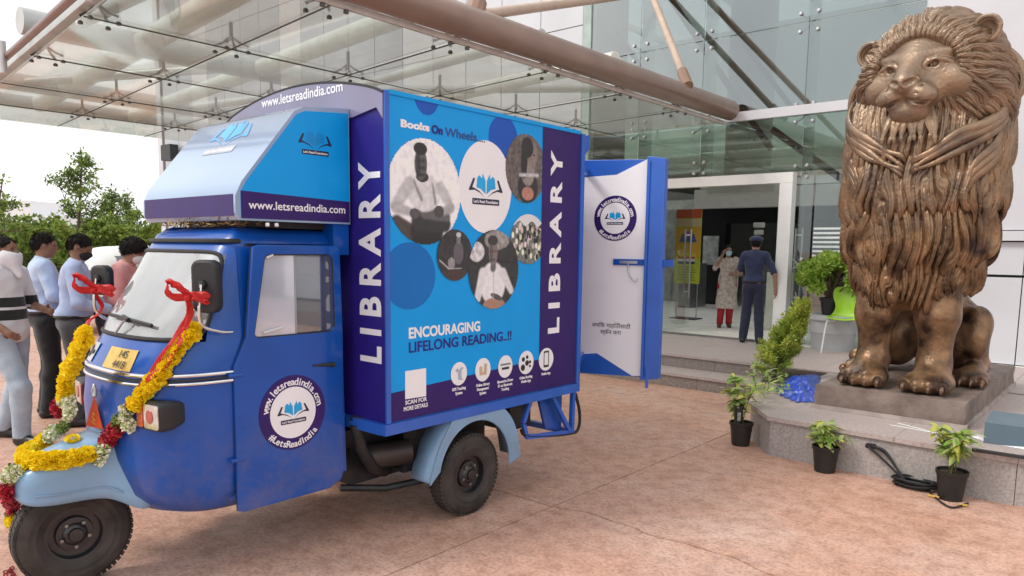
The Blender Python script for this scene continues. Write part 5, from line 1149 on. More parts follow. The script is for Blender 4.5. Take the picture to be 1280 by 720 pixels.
fd = lambda r, a: math.atan2(-(IR*r+IA*a).x, (IR*r+IA*a).y)
# 1. striped tee, white scarf over the face, walking
def scarf(t, J, H_, up, Rh, lo, hi, hc):
    F = Field(hc-np.array([.25, .25, .35]), hc+.22, .009); F.ell(H_(0, .02, -.055), (.088, .10, .085), .0, R=Rh); F.cone(H_(0, .05, -.06), H_(.0, .11, -.21), .07, .025, .05); F.cone(H_(-.03, -.04, -.05), H_(.03, -.08, -.09), .06, .05, .03); F.cut(tuple(Rh @ np.array([0, .35, 1])), H_(0, .1, -.022))
    fmesh('scarf', F, cloth('scarf_white', (.70, .70, .74)), t, 1)
    fr = Matrix.Identity(4); b_ = M('print_black', (.015, .015, .015), .7)
    T = Matrix.Translation((.186, .02, 1.335)) @ Matrix.Rotation(math.radians(75), 4, 'Z') @ Matrix.Rotation(math.radians(90), 4, 'X')
    plate('chest_print', [rrect(-.085, -.035, .045, .04, .004), rrect(-.079, -.029, .039, .034, .003)], .002, b_, t, T); text('lettering', 'YUNG', .05, b_, t, T @ Matrix.Translation((-.075, -.016, 0)), bold=.001)
p = G_(22, 551)
person('man in black-striped white tee and pale jeans, white scarf over his face', (p.x-.02, p.y-.02, 0), fd(1, -.15), 1.70, skin_m, tee_material(), jeans, 'short', dict(footL=(-.10, -.16), footR=(.10, .20), kneeL=(-.11, -.03), kneeR=(.11, .20), elbR=(.27, -.05, 1.13), hanR=(.22, .16, .98), elbL=(-.28, .0, 1.13), hanL=(-.2, .2, 1.1)), head=(10, 0), tuck=False, extras=scarf)
p = G_(64, 519)
person('man in a pale blue shirt and black trousers seen from behind, hand on hip', (p.x, p.y, 0), fd(1, .75), 1.74, skin_m, pale_blue, blackt, 'long', dict(elbL=(-.42, -.12, 1.16), hanL=(-.21, -.02, .98), hdL=(.8, .5, -.4), elbR=(.28, .05, 1.15), hanR=(.2, .26, 1.08)), head=(-12, -8), bulk=1.08)
p = G_(100, 530)
person('man in a light blue shirt and grey trousers with a black face mask, looking down', (p.x, p.y, 0), fd(1, .45), 1.73, skin_m, light_blue, greyt, 'long', dict(elbR=(.30, .06, 1.12), hanR=(.16, .27, 1.08), elbL=(-.28, .06, 1.12), hanL=(-.12, .28, 1.1)), head=(-14, -22), mask=black_mask, bulk=1.05, lean=4)
p = G_(148, 520)
person('man in a pink checked shirt with thick black hair bending towards the van cab', (p.x, p.y, 0), fd(1, .25), 1.72, skin_l, pinkc, greyt, 'short', dict(elbR=(.3, .06, 1.12), hanR=(.2, .3, 1.05), elbL=(-.28, .1, 1.12), hanL=(-.15, .3, 1.05)), head=(0, -12), mask=white_mask, hair='thick', lean=14, bulk=1.12)
p = G_(206, 500)
person('man behind the van roof, only the top of his dark hair showing', (p.x, p.y, 0), fd(1, .5), 1.70, skin_m, light_blue, blackt, 'short')
# guard and woman in the doorway
def cap(t, J, H_, up, Rh, lo, hi, hc):
    F = Field(hc-.2, hc+.22, .009); F.ell(H_(0, -.01, .06), (.105, .115, .06), .0, R=Rh); F.cone(H_(-.05, .08, .035), H_(.05, .08, .035), .045, .045, .02, sq=(1, 1.3, .25)); F.cut(tuple(Rh @ np.array([0, 0, -1.])), H_(0, 0, .028)); fmesh('cap', F, navyc, t, 1)
    obj('radio', box(BM(), -.19, -.16, .0, .04, .95, 1.1), black_pl, t, bevel=.005)
    obj('badge_patch', box(BM(), .252, .256, -.035, .025, 1.28, 1.33), M('patch_pale', (.5, .5, .55), .7), t)
person('guard in navy uniform and cap, back turned, standing in the white portal', (-4.33, 10.32, PZ), face_to((-4.33, 10.32, 0), (-5.6, 12.6, 0))-.25, 1.54, skin_l, navyc, cloth('trousers_navy', (.010, .014, .04)), 'short', dict(footL=(-.13, .02), footR=(.13, -.02), elbR=(.31, -.02, 1.12), hanR=(.33, .04, .87), elbL=(-.24, .05, 1.16), hanL=(-.12, .22, 1.32)), mask=white_mask, hair='short', extras=cap, head=(10, 0), bulk=.9)
pr_ = bpy.data.materials.get('x')
dm = M('dress_floral', (.62, .54, .49), .85, col2=(.36, .26, .23), scale=16, detail=3, mid=.56, bump=.2)
person('woman in cream floral dress and red leggings, hand to her ear, in the lobby', (-5.55, 12.1, PZ), face_to((-5.55, 12.1, 0), (-3.4, 8.0, 0)), 1.42, skin_l, None, M('leggings_red', (.42, .02, .03), .8), 'short', dict(footL=(-.07, .0), footR=(.12, .06), kneeR=(.1, .06), kneeL=(-.07, .03), elbR=(.27, .06, 1.22), hanR=(.125, .07, 1.50), hdR=(-.3, .1, .9), elbL=(-.25, .04, 1.12), hanL=(-.12, .2, 1.12)), mask=blue_mask, hair='long', female=True, dress=dm, shoe=M('sandal_brown', (.08, .03, .02), .6), extras=lambda t, J, H_, up, Rh, lo, hi, hc: obj('dupatta', tube(BM(), smooth_path([(-.17, .06, 1.38), (-.2, .0, 1.2), (-.2, .0, .9), (-.18, .02, .6)], 4), .04, 8, flat=.4), M('dupatta_cream', (.6, .55, .52), .8), t, smooth=True))
# ================================================================ THE LION
def bronze_material():
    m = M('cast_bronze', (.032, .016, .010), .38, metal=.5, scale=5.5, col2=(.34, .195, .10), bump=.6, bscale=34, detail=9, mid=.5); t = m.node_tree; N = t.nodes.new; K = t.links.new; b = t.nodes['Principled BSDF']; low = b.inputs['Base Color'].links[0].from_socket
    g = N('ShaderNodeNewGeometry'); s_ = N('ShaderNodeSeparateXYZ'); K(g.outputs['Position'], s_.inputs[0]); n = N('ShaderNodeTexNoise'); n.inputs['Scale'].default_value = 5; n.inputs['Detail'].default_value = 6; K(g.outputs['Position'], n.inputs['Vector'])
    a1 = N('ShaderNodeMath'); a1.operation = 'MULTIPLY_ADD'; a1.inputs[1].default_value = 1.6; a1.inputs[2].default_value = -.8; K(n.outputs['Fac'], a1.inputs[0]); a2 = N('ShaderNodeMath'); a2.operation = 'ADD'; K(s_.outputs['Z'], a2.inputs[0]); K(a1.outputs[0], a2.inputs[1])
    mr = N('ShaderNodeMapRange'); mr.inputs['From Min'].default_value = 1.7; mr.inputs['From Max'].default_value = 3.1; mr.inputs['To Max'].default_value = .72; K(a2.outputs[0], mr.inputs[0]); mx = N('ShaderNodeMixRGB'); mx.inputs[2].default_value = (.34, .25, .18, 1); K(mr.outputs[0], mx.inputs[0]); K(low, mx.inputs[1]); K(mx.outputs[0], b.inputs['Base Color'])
    return m
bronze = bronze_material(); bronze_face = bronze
def lion():
    OX, OY, OZ = -1.55, 7.08, .525
    t = thing('lion_statue', 'tall seated bronze lion statue with a curling mane on its square stone base', 'statue', (OX, OY, OZ))
    W = lambda p: np.array(p)+np.array([OX, OY, OZ])
    F = Field(W((-.95, -1.0, -.03)), W((1.0, 1.75, 3.15)), .0165)
    c = lambda a, b, ra, rb, k=.08, op='u', sq=(1, 1, 1): F.cone(W(a), W(b), ra, rb, k, op, sq)
    e = lambda p, r, k=.08, op='u', R=None: F.ell(W(p), r, k, op, R)
    # trunk and chest
    e((0, .12, 1.45), (.46, .46, .85)); c((0, .22, 1.6), (0, .90, .42), .34, .26, .2); e((0, -.08, 1.15), (.36, .36, .5), .15)
    # front legs
    for m in (-1, 1):
        x = .235*m
        c((x*1.05, -.12, 1.15), (x, -.20, .62), .20, .15, .1); c((x, -.20, .62), (x, -.19, .22), .150, .118, .08); e((x, -.19, .60), (.145, .15, .13), .06)
        c((x, -.22, .20), (x+.02*m, -.33, .10), .125, .12, .08); e((x+.01*m, -.36, .085), (.185, .19, .095), .06)
        for i in range(4):
            dx = (-.125+.083*i); y = -.50-.025*(1 if i in (1, 2) else 0); c((x+dx*.85, -.40, .10), (x+dx*1.12, y, .065), .055, .052, .03); e((x+dx*1.12, y-.015, .075), (.046, .055, .055), .02)
        c((x, -.05, .95), (x*.9, .02, .35), .13, .07, .1) if False else None
    # hind quarters: haunch, knee, foot on both sides
    for m in (-1, 1):
        e((.27*m, .80, .36), (.20, .36, .32), .12); e((.39*m, .60, .50), (.135, .14, .17), .05); e((.41*m, .52, .33), (.09, .09, .13), .03); c((.40*m, .54, .42), (.41*m, .70, .14), .11, .085, .05)
        c((.41*m, .78, .12), (.42*m, .34, .08), .095, .085, .06); e((.43*m, .22, .075), (.155, .17, .082), .05)
        for i in range(4):
            dx = -.105+.07*i; c((.43*m+dx*.8, .18, .08), (.43*m+dx*1.15, .09, .058), .045, .043, .025); e((.43*m+dx*1.15, .075, .062), (.038, .045, .046), .015)
    tail = smooth_path([(-.05, 1.1, .25), (-.35, 1.4, .1), (-.60, 1.2, .08), (-.64, .95, .08)], 4)
    for a, b in zip(tail, tail[1:]): c(a, b, .06, .055, .03)
    e((-.64, .85, .09), (.09, .16, .08), .04)
    # mane mass
    e((0, .06, 2.02), (.56, .50, .62), .15); e((0, .0, 1.45), (.52, .47, .50), .15); e((0, .0, 1.05), (.42, .40, .36), .12); e((0, .08, 2.55), (.50, .45, .47), .12)
    # head, turned a little to its right; sampled finer
    e((0, -.12, 2.56), (.30, .30, .34), .08); FB_ = F; F = FH_ = Field(W((-.52, -.95, 2.0)), W((.52, .2, 3.1)), .0095); e = lambda p, r, k=.08, op='u', R=None: F.ell(W(p), r, k, op, R); c = lambda a, b, ra, rb, k=.08, op='u', sq=(1, 1, 1): F.cone(W(a), W(b), ra, rb, k, op, sq)
    yaw = 9; RZ = rotm('Z', -yaw) @ rotm('X', 4); hc = np.array([.035, -.20, 2.545]); XS_ = 1.32
    h = lambda x, y, z: tuple(hc+RZ @ np.array([x*XS_, y*.94, z*(1.0 if z > -.1 else 1.14)+(.0 if z > -.1 else .014)]))
    EAR = lambda m: ((.33 if m < 0 else .325)*m, -.06, .235+.035*(m > 0))
    hcone = lambda a, b, ra, rb, k=.05, op='u', sq=(1, 1, 1): c(h(*a), h(*b), ra, rb, k, op, sq)
    he = lambda p, r, k=.05, op='u': e(h(*p), (r[0]*XS_, r[1], r[2]*1.05), k, op, RZ)
    he((0, 0, .03), (.275, .32, .36), .08)                    # skull
    he((0, -.20, -.06), (.235, .18, .27), .08); he((0, -.33, -.14), (.12, .12, .12), .08)               # face plane
    hcone((0, -.22, .16), (0, -.475, -.085), .112, .088, .06)  # nose bridge
    for m in (-1, 1):
        hcone((.070*m, -.33, -.165), (.078*m, -.435, -.165), .100, .082, .05)    # muzzle pads
        he((.10*m, -.44, -.185), (.075, .06, .060), .05)
        hcone((.045*m, -.345, .112), (.19*m, -.270, .135), .032, .026, .05)    # brows
        he((.21*m, -.22, -.09), (.10, .11, .13), .06)                          # cheeks
        he((.130*m, -.370, .045), (.064, .055, .046), .02, 's')               # eye sockets
        he((.128*m, -.318, .040), (.044, .034, .034), .008)                    # eyeball
        pu = [(.062*m, -.372, .022), (.095*m, -.362, .066), (.135*m, -.350, .076), (.175*m, -.322, .062), (.205*m, -.295, .038)]
        pl = [(.062*m, -.372, .022), (.10*m, -.352, .012), (.14*m, -.338, .008), (.18*m, -.315, .022), (.205*m, -.295, .038)]
        for P__, rr_ in ((pu, .019), (pl, .0125)):
            for a_, b_ in zip(P__, P__[1:]): hcone(a_, b_, rr_, rr_, .006)
        he((.126*m, -.352, .043), (.020, .030, .024), .002, 's')
        hcone((.055*m, -.375, .03), (.035*m, -.44, -.04), .012, .010, .02, 's')
    he((0, -.490, -.078), (.092, .060, .044), .012)               # nose pad
    for m in (-1, 1):
        hcone((.026*m, -.552, -.100), (.070*m, -.528, -.078), .021, .024, .006, 's'); hcone((.085*m, -.52, -.10), (.10*m, -.48, -.125), .010, .012, .012, 's')
        for j in range(3): hcone((.05*m, -.535, -.165-.022*j), (.15*m, -.47, -.172-.026*j), .004, .005, .004, 's')
    hcone((0, -.545, -.125), (0, -.53, -.215), .009, .010, .008, 's')
    for m in (-1, 1):
        pts = [(0, -.50, -.205), (.045*m, -.495, -.216), (.09*m, -.475, -.222), (.135*m, -.43, -.232), (.175*m, -.36, -.252), (.19*m, -.31, -.27)]
        for a, b in zip(pts, pts[1:]): hcone(a, b, .024, .022, .004, 's')
    hcone((-.05, -.39, -.262), (.05, -.39, -.262), .070, .070, .04); he((0, -.33, -.30), (.11, .09, .07), .06)
    for m in (-1, 1):                                        # ears
        ex = EAR(m)
        he(ex, (.078, .055, .10), .03); he((ex[0]*1.0, ex[1]-.05, ex[2]-.008), (.052, .055, .070), .012, 's')
    hv, hf = FH_.mesh(); hv = lap_smooth(hv, hf, 1, .35)
    vs, fs = FB_.mesh(); vs = lap_smooth(vs, fs, 1); fs = np.concatenate([fs, hf+len(vs)]); vs = np.concatenate([vs, hv])
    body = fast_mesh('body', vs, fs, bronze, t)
    em = M('bronze_dark', (.07, .04, .028), .4, metal=.4)
    for m in (-1, 1):      # claws, front and hind
        for x, dxs, y, z, r in ((.235*m, .083*1.12, -.585, .045, 1.), (.43*m, .07*1.15, .022, .036, .8)):
            for i in range(4):
                xx = x+(i-1.5)*dxs; yy = y-.0*(i in (1, 2)); P_ = [W((xx, yy+.03, z+.030)), W((xx, yy-.006*r, z+.010)), W((xx, yy-.001, z-.020*r))]
                obj('claw', tube(BM(), smooth_path(P_, 3), [.020*r, .019*r, .017*r, .015*r, .012*r, .009*r, .005][:len(smooth_path(P_, 3))], 8), M('claw_bronze', (.22, .14, .10), .3, metal=.6), t, smooth=True)
                P2 = [W((xx+.032*r*math.cos(a), yy+.028, z+.02+.04*r*math.sin(a))) for a in np.linspace(-.3, math.pi+.3, 9)]
                obj('claw_sheath', tube(BM(), P2, .0125*r, 6), em, t, smooth=True)
    # ---- mane: overlapping shells of combed strands (deep grooves, ragged hems)
    def h1(i, sd_): x = np.sin(i*127.1+sd_*311.7)*43758.5453; return x-np.floor(x)
    def sn(x, sd_):  # smooth 1-D noise
        i = np.floor(x); f = x-i; f = f*f*(3-2*f); return h1(i, sd_)*(1-f)+h1(i+1, sd_)*f
    def shell(name, P, nu, nv, n1, a1=.035, a2=.012, a3=.004, k2=3, k3=8, wave=.5, wf=4., jag=.22, sd_=1, closed=True, v0=0.):
        u, v = np.meshgrid(np.linspace(0, 1, nu, endpoint=not closed), np.linspace(v0, 1, nv), indexing='ij')
        grp = sn(u*n1*.45, sd_)*6.28
        s_ = u*n1+wave*np.sin(v*wf+grp)*(.3+.7*v)+.35*sn(u*n1*.8+v*2, sd_+5)
        def ridge(x, p=.5): f = x-np.floor(x); return np.clip(1-np.abs(2*f-1)**2.2, 0, 1)**p
        i1 = np.floor(s_); R1 = ridge(s_, .6); s2 = s_*k2+.5*np.sin(v*7+i1); R2 = ridge(s2, .6); R3 = ridge(s_*k3+.4*np.sin(v*11+i1*2), .7)
        if closed: pass
        tipj = jag*(.55*h1(i1, sd_+2)+.45*(1-R1))+.07*jag*4*(h1(np.floor(s2), sd_+3)-.5)*.5
        vv = v*(1-tipj*v**1.5)
        lift = .6+.8*h1(i1, sd_+4)
        H = (a1*R1*lift+a2*R2+a3*R3)*(1-.85*v**9)*(.35+.65*np.minimum(1, v*5))
        e_ = 1e-3; p = P(u, vv); pu = P(u+e_, vv)-P(u-e_, vv); pv = P(u, vv+e_)-P(u, vv-e_); n = np.cross(pu, pv); n /= np.linalg.norm(n, axis=-1)[..., None]+1e-9
        out = p-(np.array([OX, OY+.1, 0])*np.array([1, 1, 0])+p*np.array([0, 0, 1])); sg = np.sign((n*out).sum(-1)); sg = np.where(sg == 0, 1, sg); sgm = 1 if np.median(sg) > 0 else -1
        q = p+n*sgm*(H-.25*a1)[..., None]
        inner = p[:, -1:]-(n*sgm)[:, -1:]*.05-np.array([0, 0, -.05]); q = np.concatenate([q, inner], 1); m = nv+1
        I = np.arange(nu)[:, None]; J = np.arange(m-1)[None]; I2 = (I+1) % nu
        if not closed: I = I[:-1]; I2 = I2[:-1]
        fs_ = np.stack([I*m+J, I2*m+J, I2*m+J+1, I*m+J+1], -1).reshape(-1, 4)
        if sgm < 0: fs_ = fs_[:, ::-1]
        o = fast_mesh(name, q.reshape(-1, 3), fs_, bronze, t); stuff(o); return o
    # chest and flank tiers: r(theta, z) bodies, u=0 at the back
    def ring(ztop, zhem, rx0, rx1, ry0, ry1, cy0, cy1, bulge, dip=.0, side_up=0.):
        def P(u, v):
            th = 2*np.pi*u+np.pi/2; c_, s1 = np.cos(th), np.sin(th); hemz = zhem-dip*np.clip(-s1, 0, 1)**3+side_up*np.abs(c_)**2; z = ztop+(hemz-ztop)*v
            b_ = bulge*np.sin(np.pi*np.clip(v, 0, 1)**.75); rx = rx0+(rx1-rx0)*v+b_; ry = ry0+(ry1-ry0)*v+b_; cy = cy0+(cy1-cy0)*v
            return np.stack([OX-.01+np.sign(c_)*np.abs(c_)**.92*rx, OY+cy+s1*ry, OZ+z], -1)
        return P
    shell('chest_mane', ring(1.16, .68, .42, .435, .39, .40, .02, .02, .045, .10, .06), 760, 52, 58, .038, .017, .006, wave=.6, wf=5, jag=0.44, sd_=11)
    shell('chest_mane', ring(1.56, .93, .47, .525, .44, .47, .03, .02, .050, .05, .04), 800, 56, 54, .042, .018, .006, wave=.6, wf=5, jag=0.42, sd_=7)
    shell('chest_mane', ring(2.00, 1.30, .49, .585, .44, .52, .05, .03, .05, .0, .03), 820, 60, 56, .042, .018, .006, wave=.5, wf=6, jag=0.38, sd_=3)
    shell('chest_mane', ring(2.50, 1.66, .48, .590, .43, .53, .08, .04, .05, -.06, -.02), 820, 56, 56, .042, .018, .006, wave=.45, wf=5, jag=0.36, sd_=5)
    # head shells: profiles fan out from the rim of the face. phi = 0 at the crown, pi under the chin
    hcW = W(hc)
    def fan(e_r, mid_r, end_r, e_y, mid_y, end_y, drop, closed=True, top=1.0):
        def P(u, v):
            ph = 2*np.pi*u+np.pi; sx, cz = np.sin(ph), np.cos(ph); low = np.clip(-cz, 0, 1); side = np.abs(sx)
            def blend(a, b, c_): return a*(1-v)**2+b*2*v*(1-v)+c_*v*v
            rx = blend(e_r[0], mid_r[0], end_r[0]); rz = blend(e_r[1], mid_r[1], end_r[1]); y = blend(e_y, mid_y, end_y)
            y = y*(1-.75*low*v)-.06*low*v
            z = cz*rz*np.where(cz > 0, top, 1.)-drop*(np.clip(v, 0, 2)**1.6)*(.35*side**2+low)*1.0
            x = sx*rx; X = np.stack([x, y, z], -1) @ RZ.T; return X+hcW
        return P
    shell('head_mane', fan((.40, .40), (.575, .55), (.53, .38), -.02, .0, .44, .62), 800, 60, 44, .042, .018, .006, wave=.5, wf=4, jag=.24, sd_=21)
    shell('head_mane', fan((.355, .35), (.555, .535), (.53, .42), -.13, -.15, .24, .40), 800, 56, 44, .042, .018, .006, wave=.5, wf=4, jag=.28, sd_=22)
    shell('head_mane', fan((.325, .305), (.475, .455), (.50, .45), -.20, -.26, .02, .22), 760, 50, 44, .036, .016, .005, wave=.45, wf=4, jag=.30, sd_=23)
    shell('head_mane', fan((.30, .245), (.38, .35), (.43, .40), -.255, -.30, -.16, .12, top=1.0), 720, 44, 50, .026, .012, .004, wave=.4, wf=4, jag=.34, sd_=24)
    # long collar locks swinging from the cheeks to the breast, and curls by the ears
    def big_lock(pts, w0, nm='mane_lock', ridges=5):
        S2_ = smooth_path([Vector(W(p)) for p in pts], 10); m = len(S2_); K_ = 30; vs2 = []; fs2 = []
        for i, p in enumerate(S2_):
            f = i/(m-1); w = w0*(.45+.55*math.sin(math.pi*min(1, f*1.15+.12))) if f < .8 else w0*max(.04, (1-f)/.2)**.7*.62; d = (S2_[min(i+1, m-1)]-S2_[max(i-1, 0)]).normalized(); o_ = (p-Vector((OX, OY+.1, p.z))).normalized(); s_ = d.cross(o_).normalized(); u_ = s_.cross(d)
            for k in range(K_): an = 2*math.pi*k/K_; rr = .80+.20*abs(math.cos(an*ridges/1.0+f*2)); vs2.append(p+s_*math.cos(an)*w*rr+u_*math.sin(an)*w*.62*rr)
        for i in range(m-1):
            for k in range(K_): fs2.append((i*K_+k, i*K_+(k+1) % K_, (i+1)*K_+(k+1) % K_, (i+1)*K_+k))
        b0 = len(vs2); fast_mesh(nm, [tuple(v_) for v_ in vs2], fs2, bronze, t)
    r = random.Random(5)
    for m in (-1, 1):
        for j in range(4):
            q = .036*j; z_ = lambda: r.uniform(-.022, .022); xe = (.0, .05, .02, .09, .13, .19)[j]+r.uniform(-.01, .02)
            big_lock([(.58*m, -.02-.02*j, 2.44-q), (.575*m, -.17, 2.27-q*1.1+z_()), (.49*m, -.335, 2.14-q+z_()), (.33*m, -.45, 2.03-q+z_()), (.17*m, -.505, 1.93-q+z_()), (.05*m, -.525, 1.87-q*1.0+z_()), (.02*m, -.46, 1.80-q)], (.044, .036, .040, .032)[j], ridges=7)
        for j in range(3): big_lock([(.57*m, -.10, 2.16-.05*j), (.54*m, -.24, 1.97-.06*j), (.44*m, -.37, 1.82-.06*j), (.38*m, -.41, 1.66-.05*j)], .042)
    big_lock([(.50, -.02, 2.74), (.60, -.02, 2.62), (.66, -.02, 2.46), (.62, -.06, 2.32), (.55, -.12, 2.28)], .062); big_lock([(.47, -.05, 2.68), (.55, -.08, 2.54), (.58, -.10, 2.40), (.54, -.16, 2.27)], .05)
    big_lock([(-.50, -.05, 2.66), (-.585, -.03, 2.52), (-.61, -.03, 2.36), (-.57, -.10, 2.22)], .05)
    for k in range(9):     # beard under the chin
        x = -.16+.04*k; big_lock([(x*.8, -.50+.25*x*x, 2.26), (x, -.53+.3*x*x, 2.16), (x*1.15+.02*math.sin(k*2), -.55, 2.06), (x*1.2, -.56, 1.98+.02*math.sin(k*3))], .032, ridges=4)
    for m in (-1, 1):      # ear rims
        P2 = [Vector(W(h(EAR(m)[0]+.070*math.cos(a), EAR(m)[1]-.045, EAR(m)[2]+.092*math.sin(a)))) for a in np.linspace(0, 2*math.pi, 17)[:-1]]; obj('ear_rim', tube(BM(), P2+[P2[0]], .017, 8), bronze, t, smooth=True)
    return t
lion()
def pedestal():
    t = thing('stone_pedestal', 'low rough brown stone slab under the bronze lion', 'pedestal', (-1.5, 7.6, .32))
    st = M('pedestal_stone', (.12, .085, .07), .6, scale=5, col2=(.27, .205, .175), bump=.6, bscale=22)
    bm = BM(); box(bm, -2.10, -.985, 6.40, 8.95, .324, .528); bmesh.ops.subdivide_edges(bm, edges=bm.edges, cuts=10, use_grid_fill=True)
    for v in bm.verts:
        n = math.sin(v.co.x*31+v.co.y*13)*math.sin(v.co.y*27+v.co.z*40)
        if abs(v.co.z-.528) < .001: v.co.z += .003*n
        else: v.co.x += .005*n*(v.co.z > .33); v.co.y += .005*n*(v.co.z > .33)
    obj('slab', bm, st, t, smooth=True)
    bm = BM(); box(bm, -2.12, -.965, 6.385, 8.97, .3262, .36); obj('mortar_skirt', bm, M('pale_mortar', (.40, .34, .31), .8, var=.2), t, bevel=.012)
pedestal()
# ================================================================ PLANTS
def leaf_mesh(L_, W_, mat, bend=.25, fold=.15, n=4):
    vs, fs = [], []
    for i in range(n+1):
        f = i/n; w = W_*math.sin(math.pi*min(max(f, .02), .98))**.8; z = -bend*L_*f*f; y = L_*f; vs += [(-w, y, z+fold*w), (0, y, z), (w, y, z+fold*w)]
    for i in range(n): b = i*3; fs += [(b, b+1, b+4, b+3), (b+1, b+2, b+5, b+4)]
    me = bpy.data.meshes.new('leaf'); me.from_pydata(vs, [], fs); me.materials.append(mat); me.shade_smooth(); return me
def leaf_mat(name, a, b_, rough=.45, tr=.35):
    if name in MATS: return MATS[name]
    m = M(name, a, rough, col2=b_, scale=5, spec=.4); t = m.node_tree; b = t.nodes['Principled BSDF']; o = t.nodes['Material Output']
    tl = t.nodes.new('ShaderNodeBsdfTranslucent'); mi = t.nodes.new('ShaderNodeMixShader'); mi.inputs[0].default_value = tr; r = b.inputs['Base Color'].links[0].from_socket
    t.links.new(r, tl.inputs[0]); t.links.new(b.outputs[0], mi.inputs[1]); t.links.new(tl.outputs[0], mi.inputs[2]); t.links.new(mi.outputs[0], o.inputs[0]); return m
def orient(d, roll=0.):
    d = Vector(d).normalized(); return d.to_track_quat('Y', 'Z').to_matrix().to_4x4() @ Matrix.Rotation(roll, 4, 'Y')
variegated = [leaf_mat('leaf_variegated', (.30, .42, .10), (.72, .72, .42)), leaf_mat('leaf_fresh', (.18, .34, .06), (.38, .52, .12)), leaf_mat('leaf_yellowish', (.48, .52, .10), (.75, .70, .25))]
stem_m = M('stem_green_brown', (.12, .13, .04), .7)
def pot(t, r, h, m, ribs=False):
    bm = lathe(BM(), [(0, 0), (r*.74, 0), (r*.76, .01), (r*.94, h*.86), (r*1.0, h*.87), (r*1.02, h*.9), (r*1.02, h), (r*.93, h), (r*.91, h*.88), (0, h*.87)], 28); return obj('pot', bm, m, t, smooth=True)
def potted(loc, label, seed, hh, spread, nleaf, side_pot=False, lean=(0, 0), low=False):
    r = random.Random(seed); t = thing('potted_plant', label, 'potted plant', (0, 0, 0), 'potted plants along the ledge'); pm = M('pot_black_plastic', (.014, .013, .013), .5, var=.3)
    pot(t, .098, .20, pm); obj('soil', lathe(BM(), [(0, .182), (.09, .180)], 16), soilm, t)
    meshes = [leaf_mesh(r.uniform(.075, .105), .0175, m_, bend=.4) for m_ in variegated for _ in range(2)]
    tips = []
    for k in range(6 if not low else 5):
        a = r.uniform(0, 6.28); q = Vector((math.cos(a)*spread*r.uniform(.2, .8)+lean[0], math.sin(a)*spread*r.uniform(.2, .8)+lean[1], hh*r.uniform(.6, 1.0))); P = smooth_path([(r.uniform(-.02, .02), r.uniform(-.02, .02), .17), (q.x*.4, q.y*.4, .17+(q.z-.17)*.55), q], 4)
        obj('stem', tube(BM(), P, [.004]*(len(P)-1)+[.002], 5), stem_m, t); tips.append(P)
    for k in range(nleaf):
        P = r.choice(tips); i = r.randrange(max(1, int(len(P)*.45)), len(P)); p = P[i]+Vector((r.uniform(-.012, .012),)*3); a = r.uniform(0, 6.28); d = Vector((math.cos(a), math.sin(a), r.uniform(-.25, .8)))
        o = bpy.data.objects.new('leaf', r.choice(meshes)); s = r.uniform(.7, 1.25); o.matrix_basis = Matrix.Translation(p) @ orient(d, r.uniform(-.5, .5)) @ Matrix.Scale(s, 4); link(o, t)
    if side_pot:
        obj('small_pot', lathe(BM(), [(0, 0), (.034, 0), (.036, .16), (.041, .162), (.041, .185), (.037, .185), (.034, .165), (0, .16)], 16, Matrix.Translation((-.05, -.035, .17))), pm, t, smooth=True)
        obj('pot_print', box(BM(), -.08, -.05, -.077, -.0745, .23, .30), M('label_grey', (.25, .25, .24), .5, var=.4, scale=60), t)
    t.location = loc; t.rotation_euler = (0, 0, r.uniform(0, 1)); return t
p = G_(923, 557); potted((p.x, p.y+.04, 0), 'potted plant nearest the steps with a small black pot stuck in beside it', 2, .56, .17, 165, True, lean=(.02, .04))
p = G_(1029, 590); potted((p.x, p.y+.03, 0), 'middle potted plant with short leafy stems against the ledge face', 3, .42, .15, 130, low=True)
p = G_(1187, 624); potted((p.x, p.y+.01, 0), 'tallest variegated potted plant at the far right, beside the cable coil', 6, .54, .16, 175)
def leaf_cloud(name, centres, n, size, mats, parent, seed=0, flat=0., up=.0, asp=.45):
    """many small leaf faces spread through clumps: centres = [(c, (rx,ry,rz), density)]"""
    r = np.random.default_rng(seed); wts = np.array([c[2] for c in centres], float); wts /= wts.sum(); k = r.choice(len(centres), n, p=wts)
    C = np.array([c[0] for c in centres]); R_ = np.array([c[1] for c in centres]); d = r.normal(size=(n, 3)); d /= np.linalg.norm(d, axis=1)[:, None]; rad = r.random(n)**(.45); P = C[k]+d*R_[k]*rad[:, None]
    ax_ = r.normal(size=(n, 3))+d*.8+np.array([0, 0, up]); ax_ /= np.linalg.norm(ax_, axis=1)[:, None]; b = np.cross(ax_, r.normal(size=(n, 3))); b /= np.linalg.norm(b, axis=1)[:, None]+1e-9
    s = size*(.6+.8*r.random(n))[:, None]; vs = np.stack([P, P+ax_*s*.5+b*s*asp*.5, P+ax_*s, P+ax_*s*.5-b*s*asp*.5], 1).reshape(-1, 3); fs = np.arange(n*4).reshape(-1, 4)
    o = fast_mesh(name, vs, fs, mats, parent, smooth=False); mi = (r.random(n)*len(mats)).astype(np.int32); o.data.polygons.foreach_set('material_index', mi); return o
GREEN = [leaf_mat('foliage_mid', (.10, .17, .03), (.22, .31, .06), tr=.45), leaf_mat('foliage_light', (.20, .30, .05), (.38, .46, .11), tr=.45), leaf_mat('foliage_dark', (.05, .09, .02), (.10, .16, .035), tr=.4)]
bark = M('bark', (.14, .10, .07), .9, var=.35, scale=12, bump=.8, bscale=20)
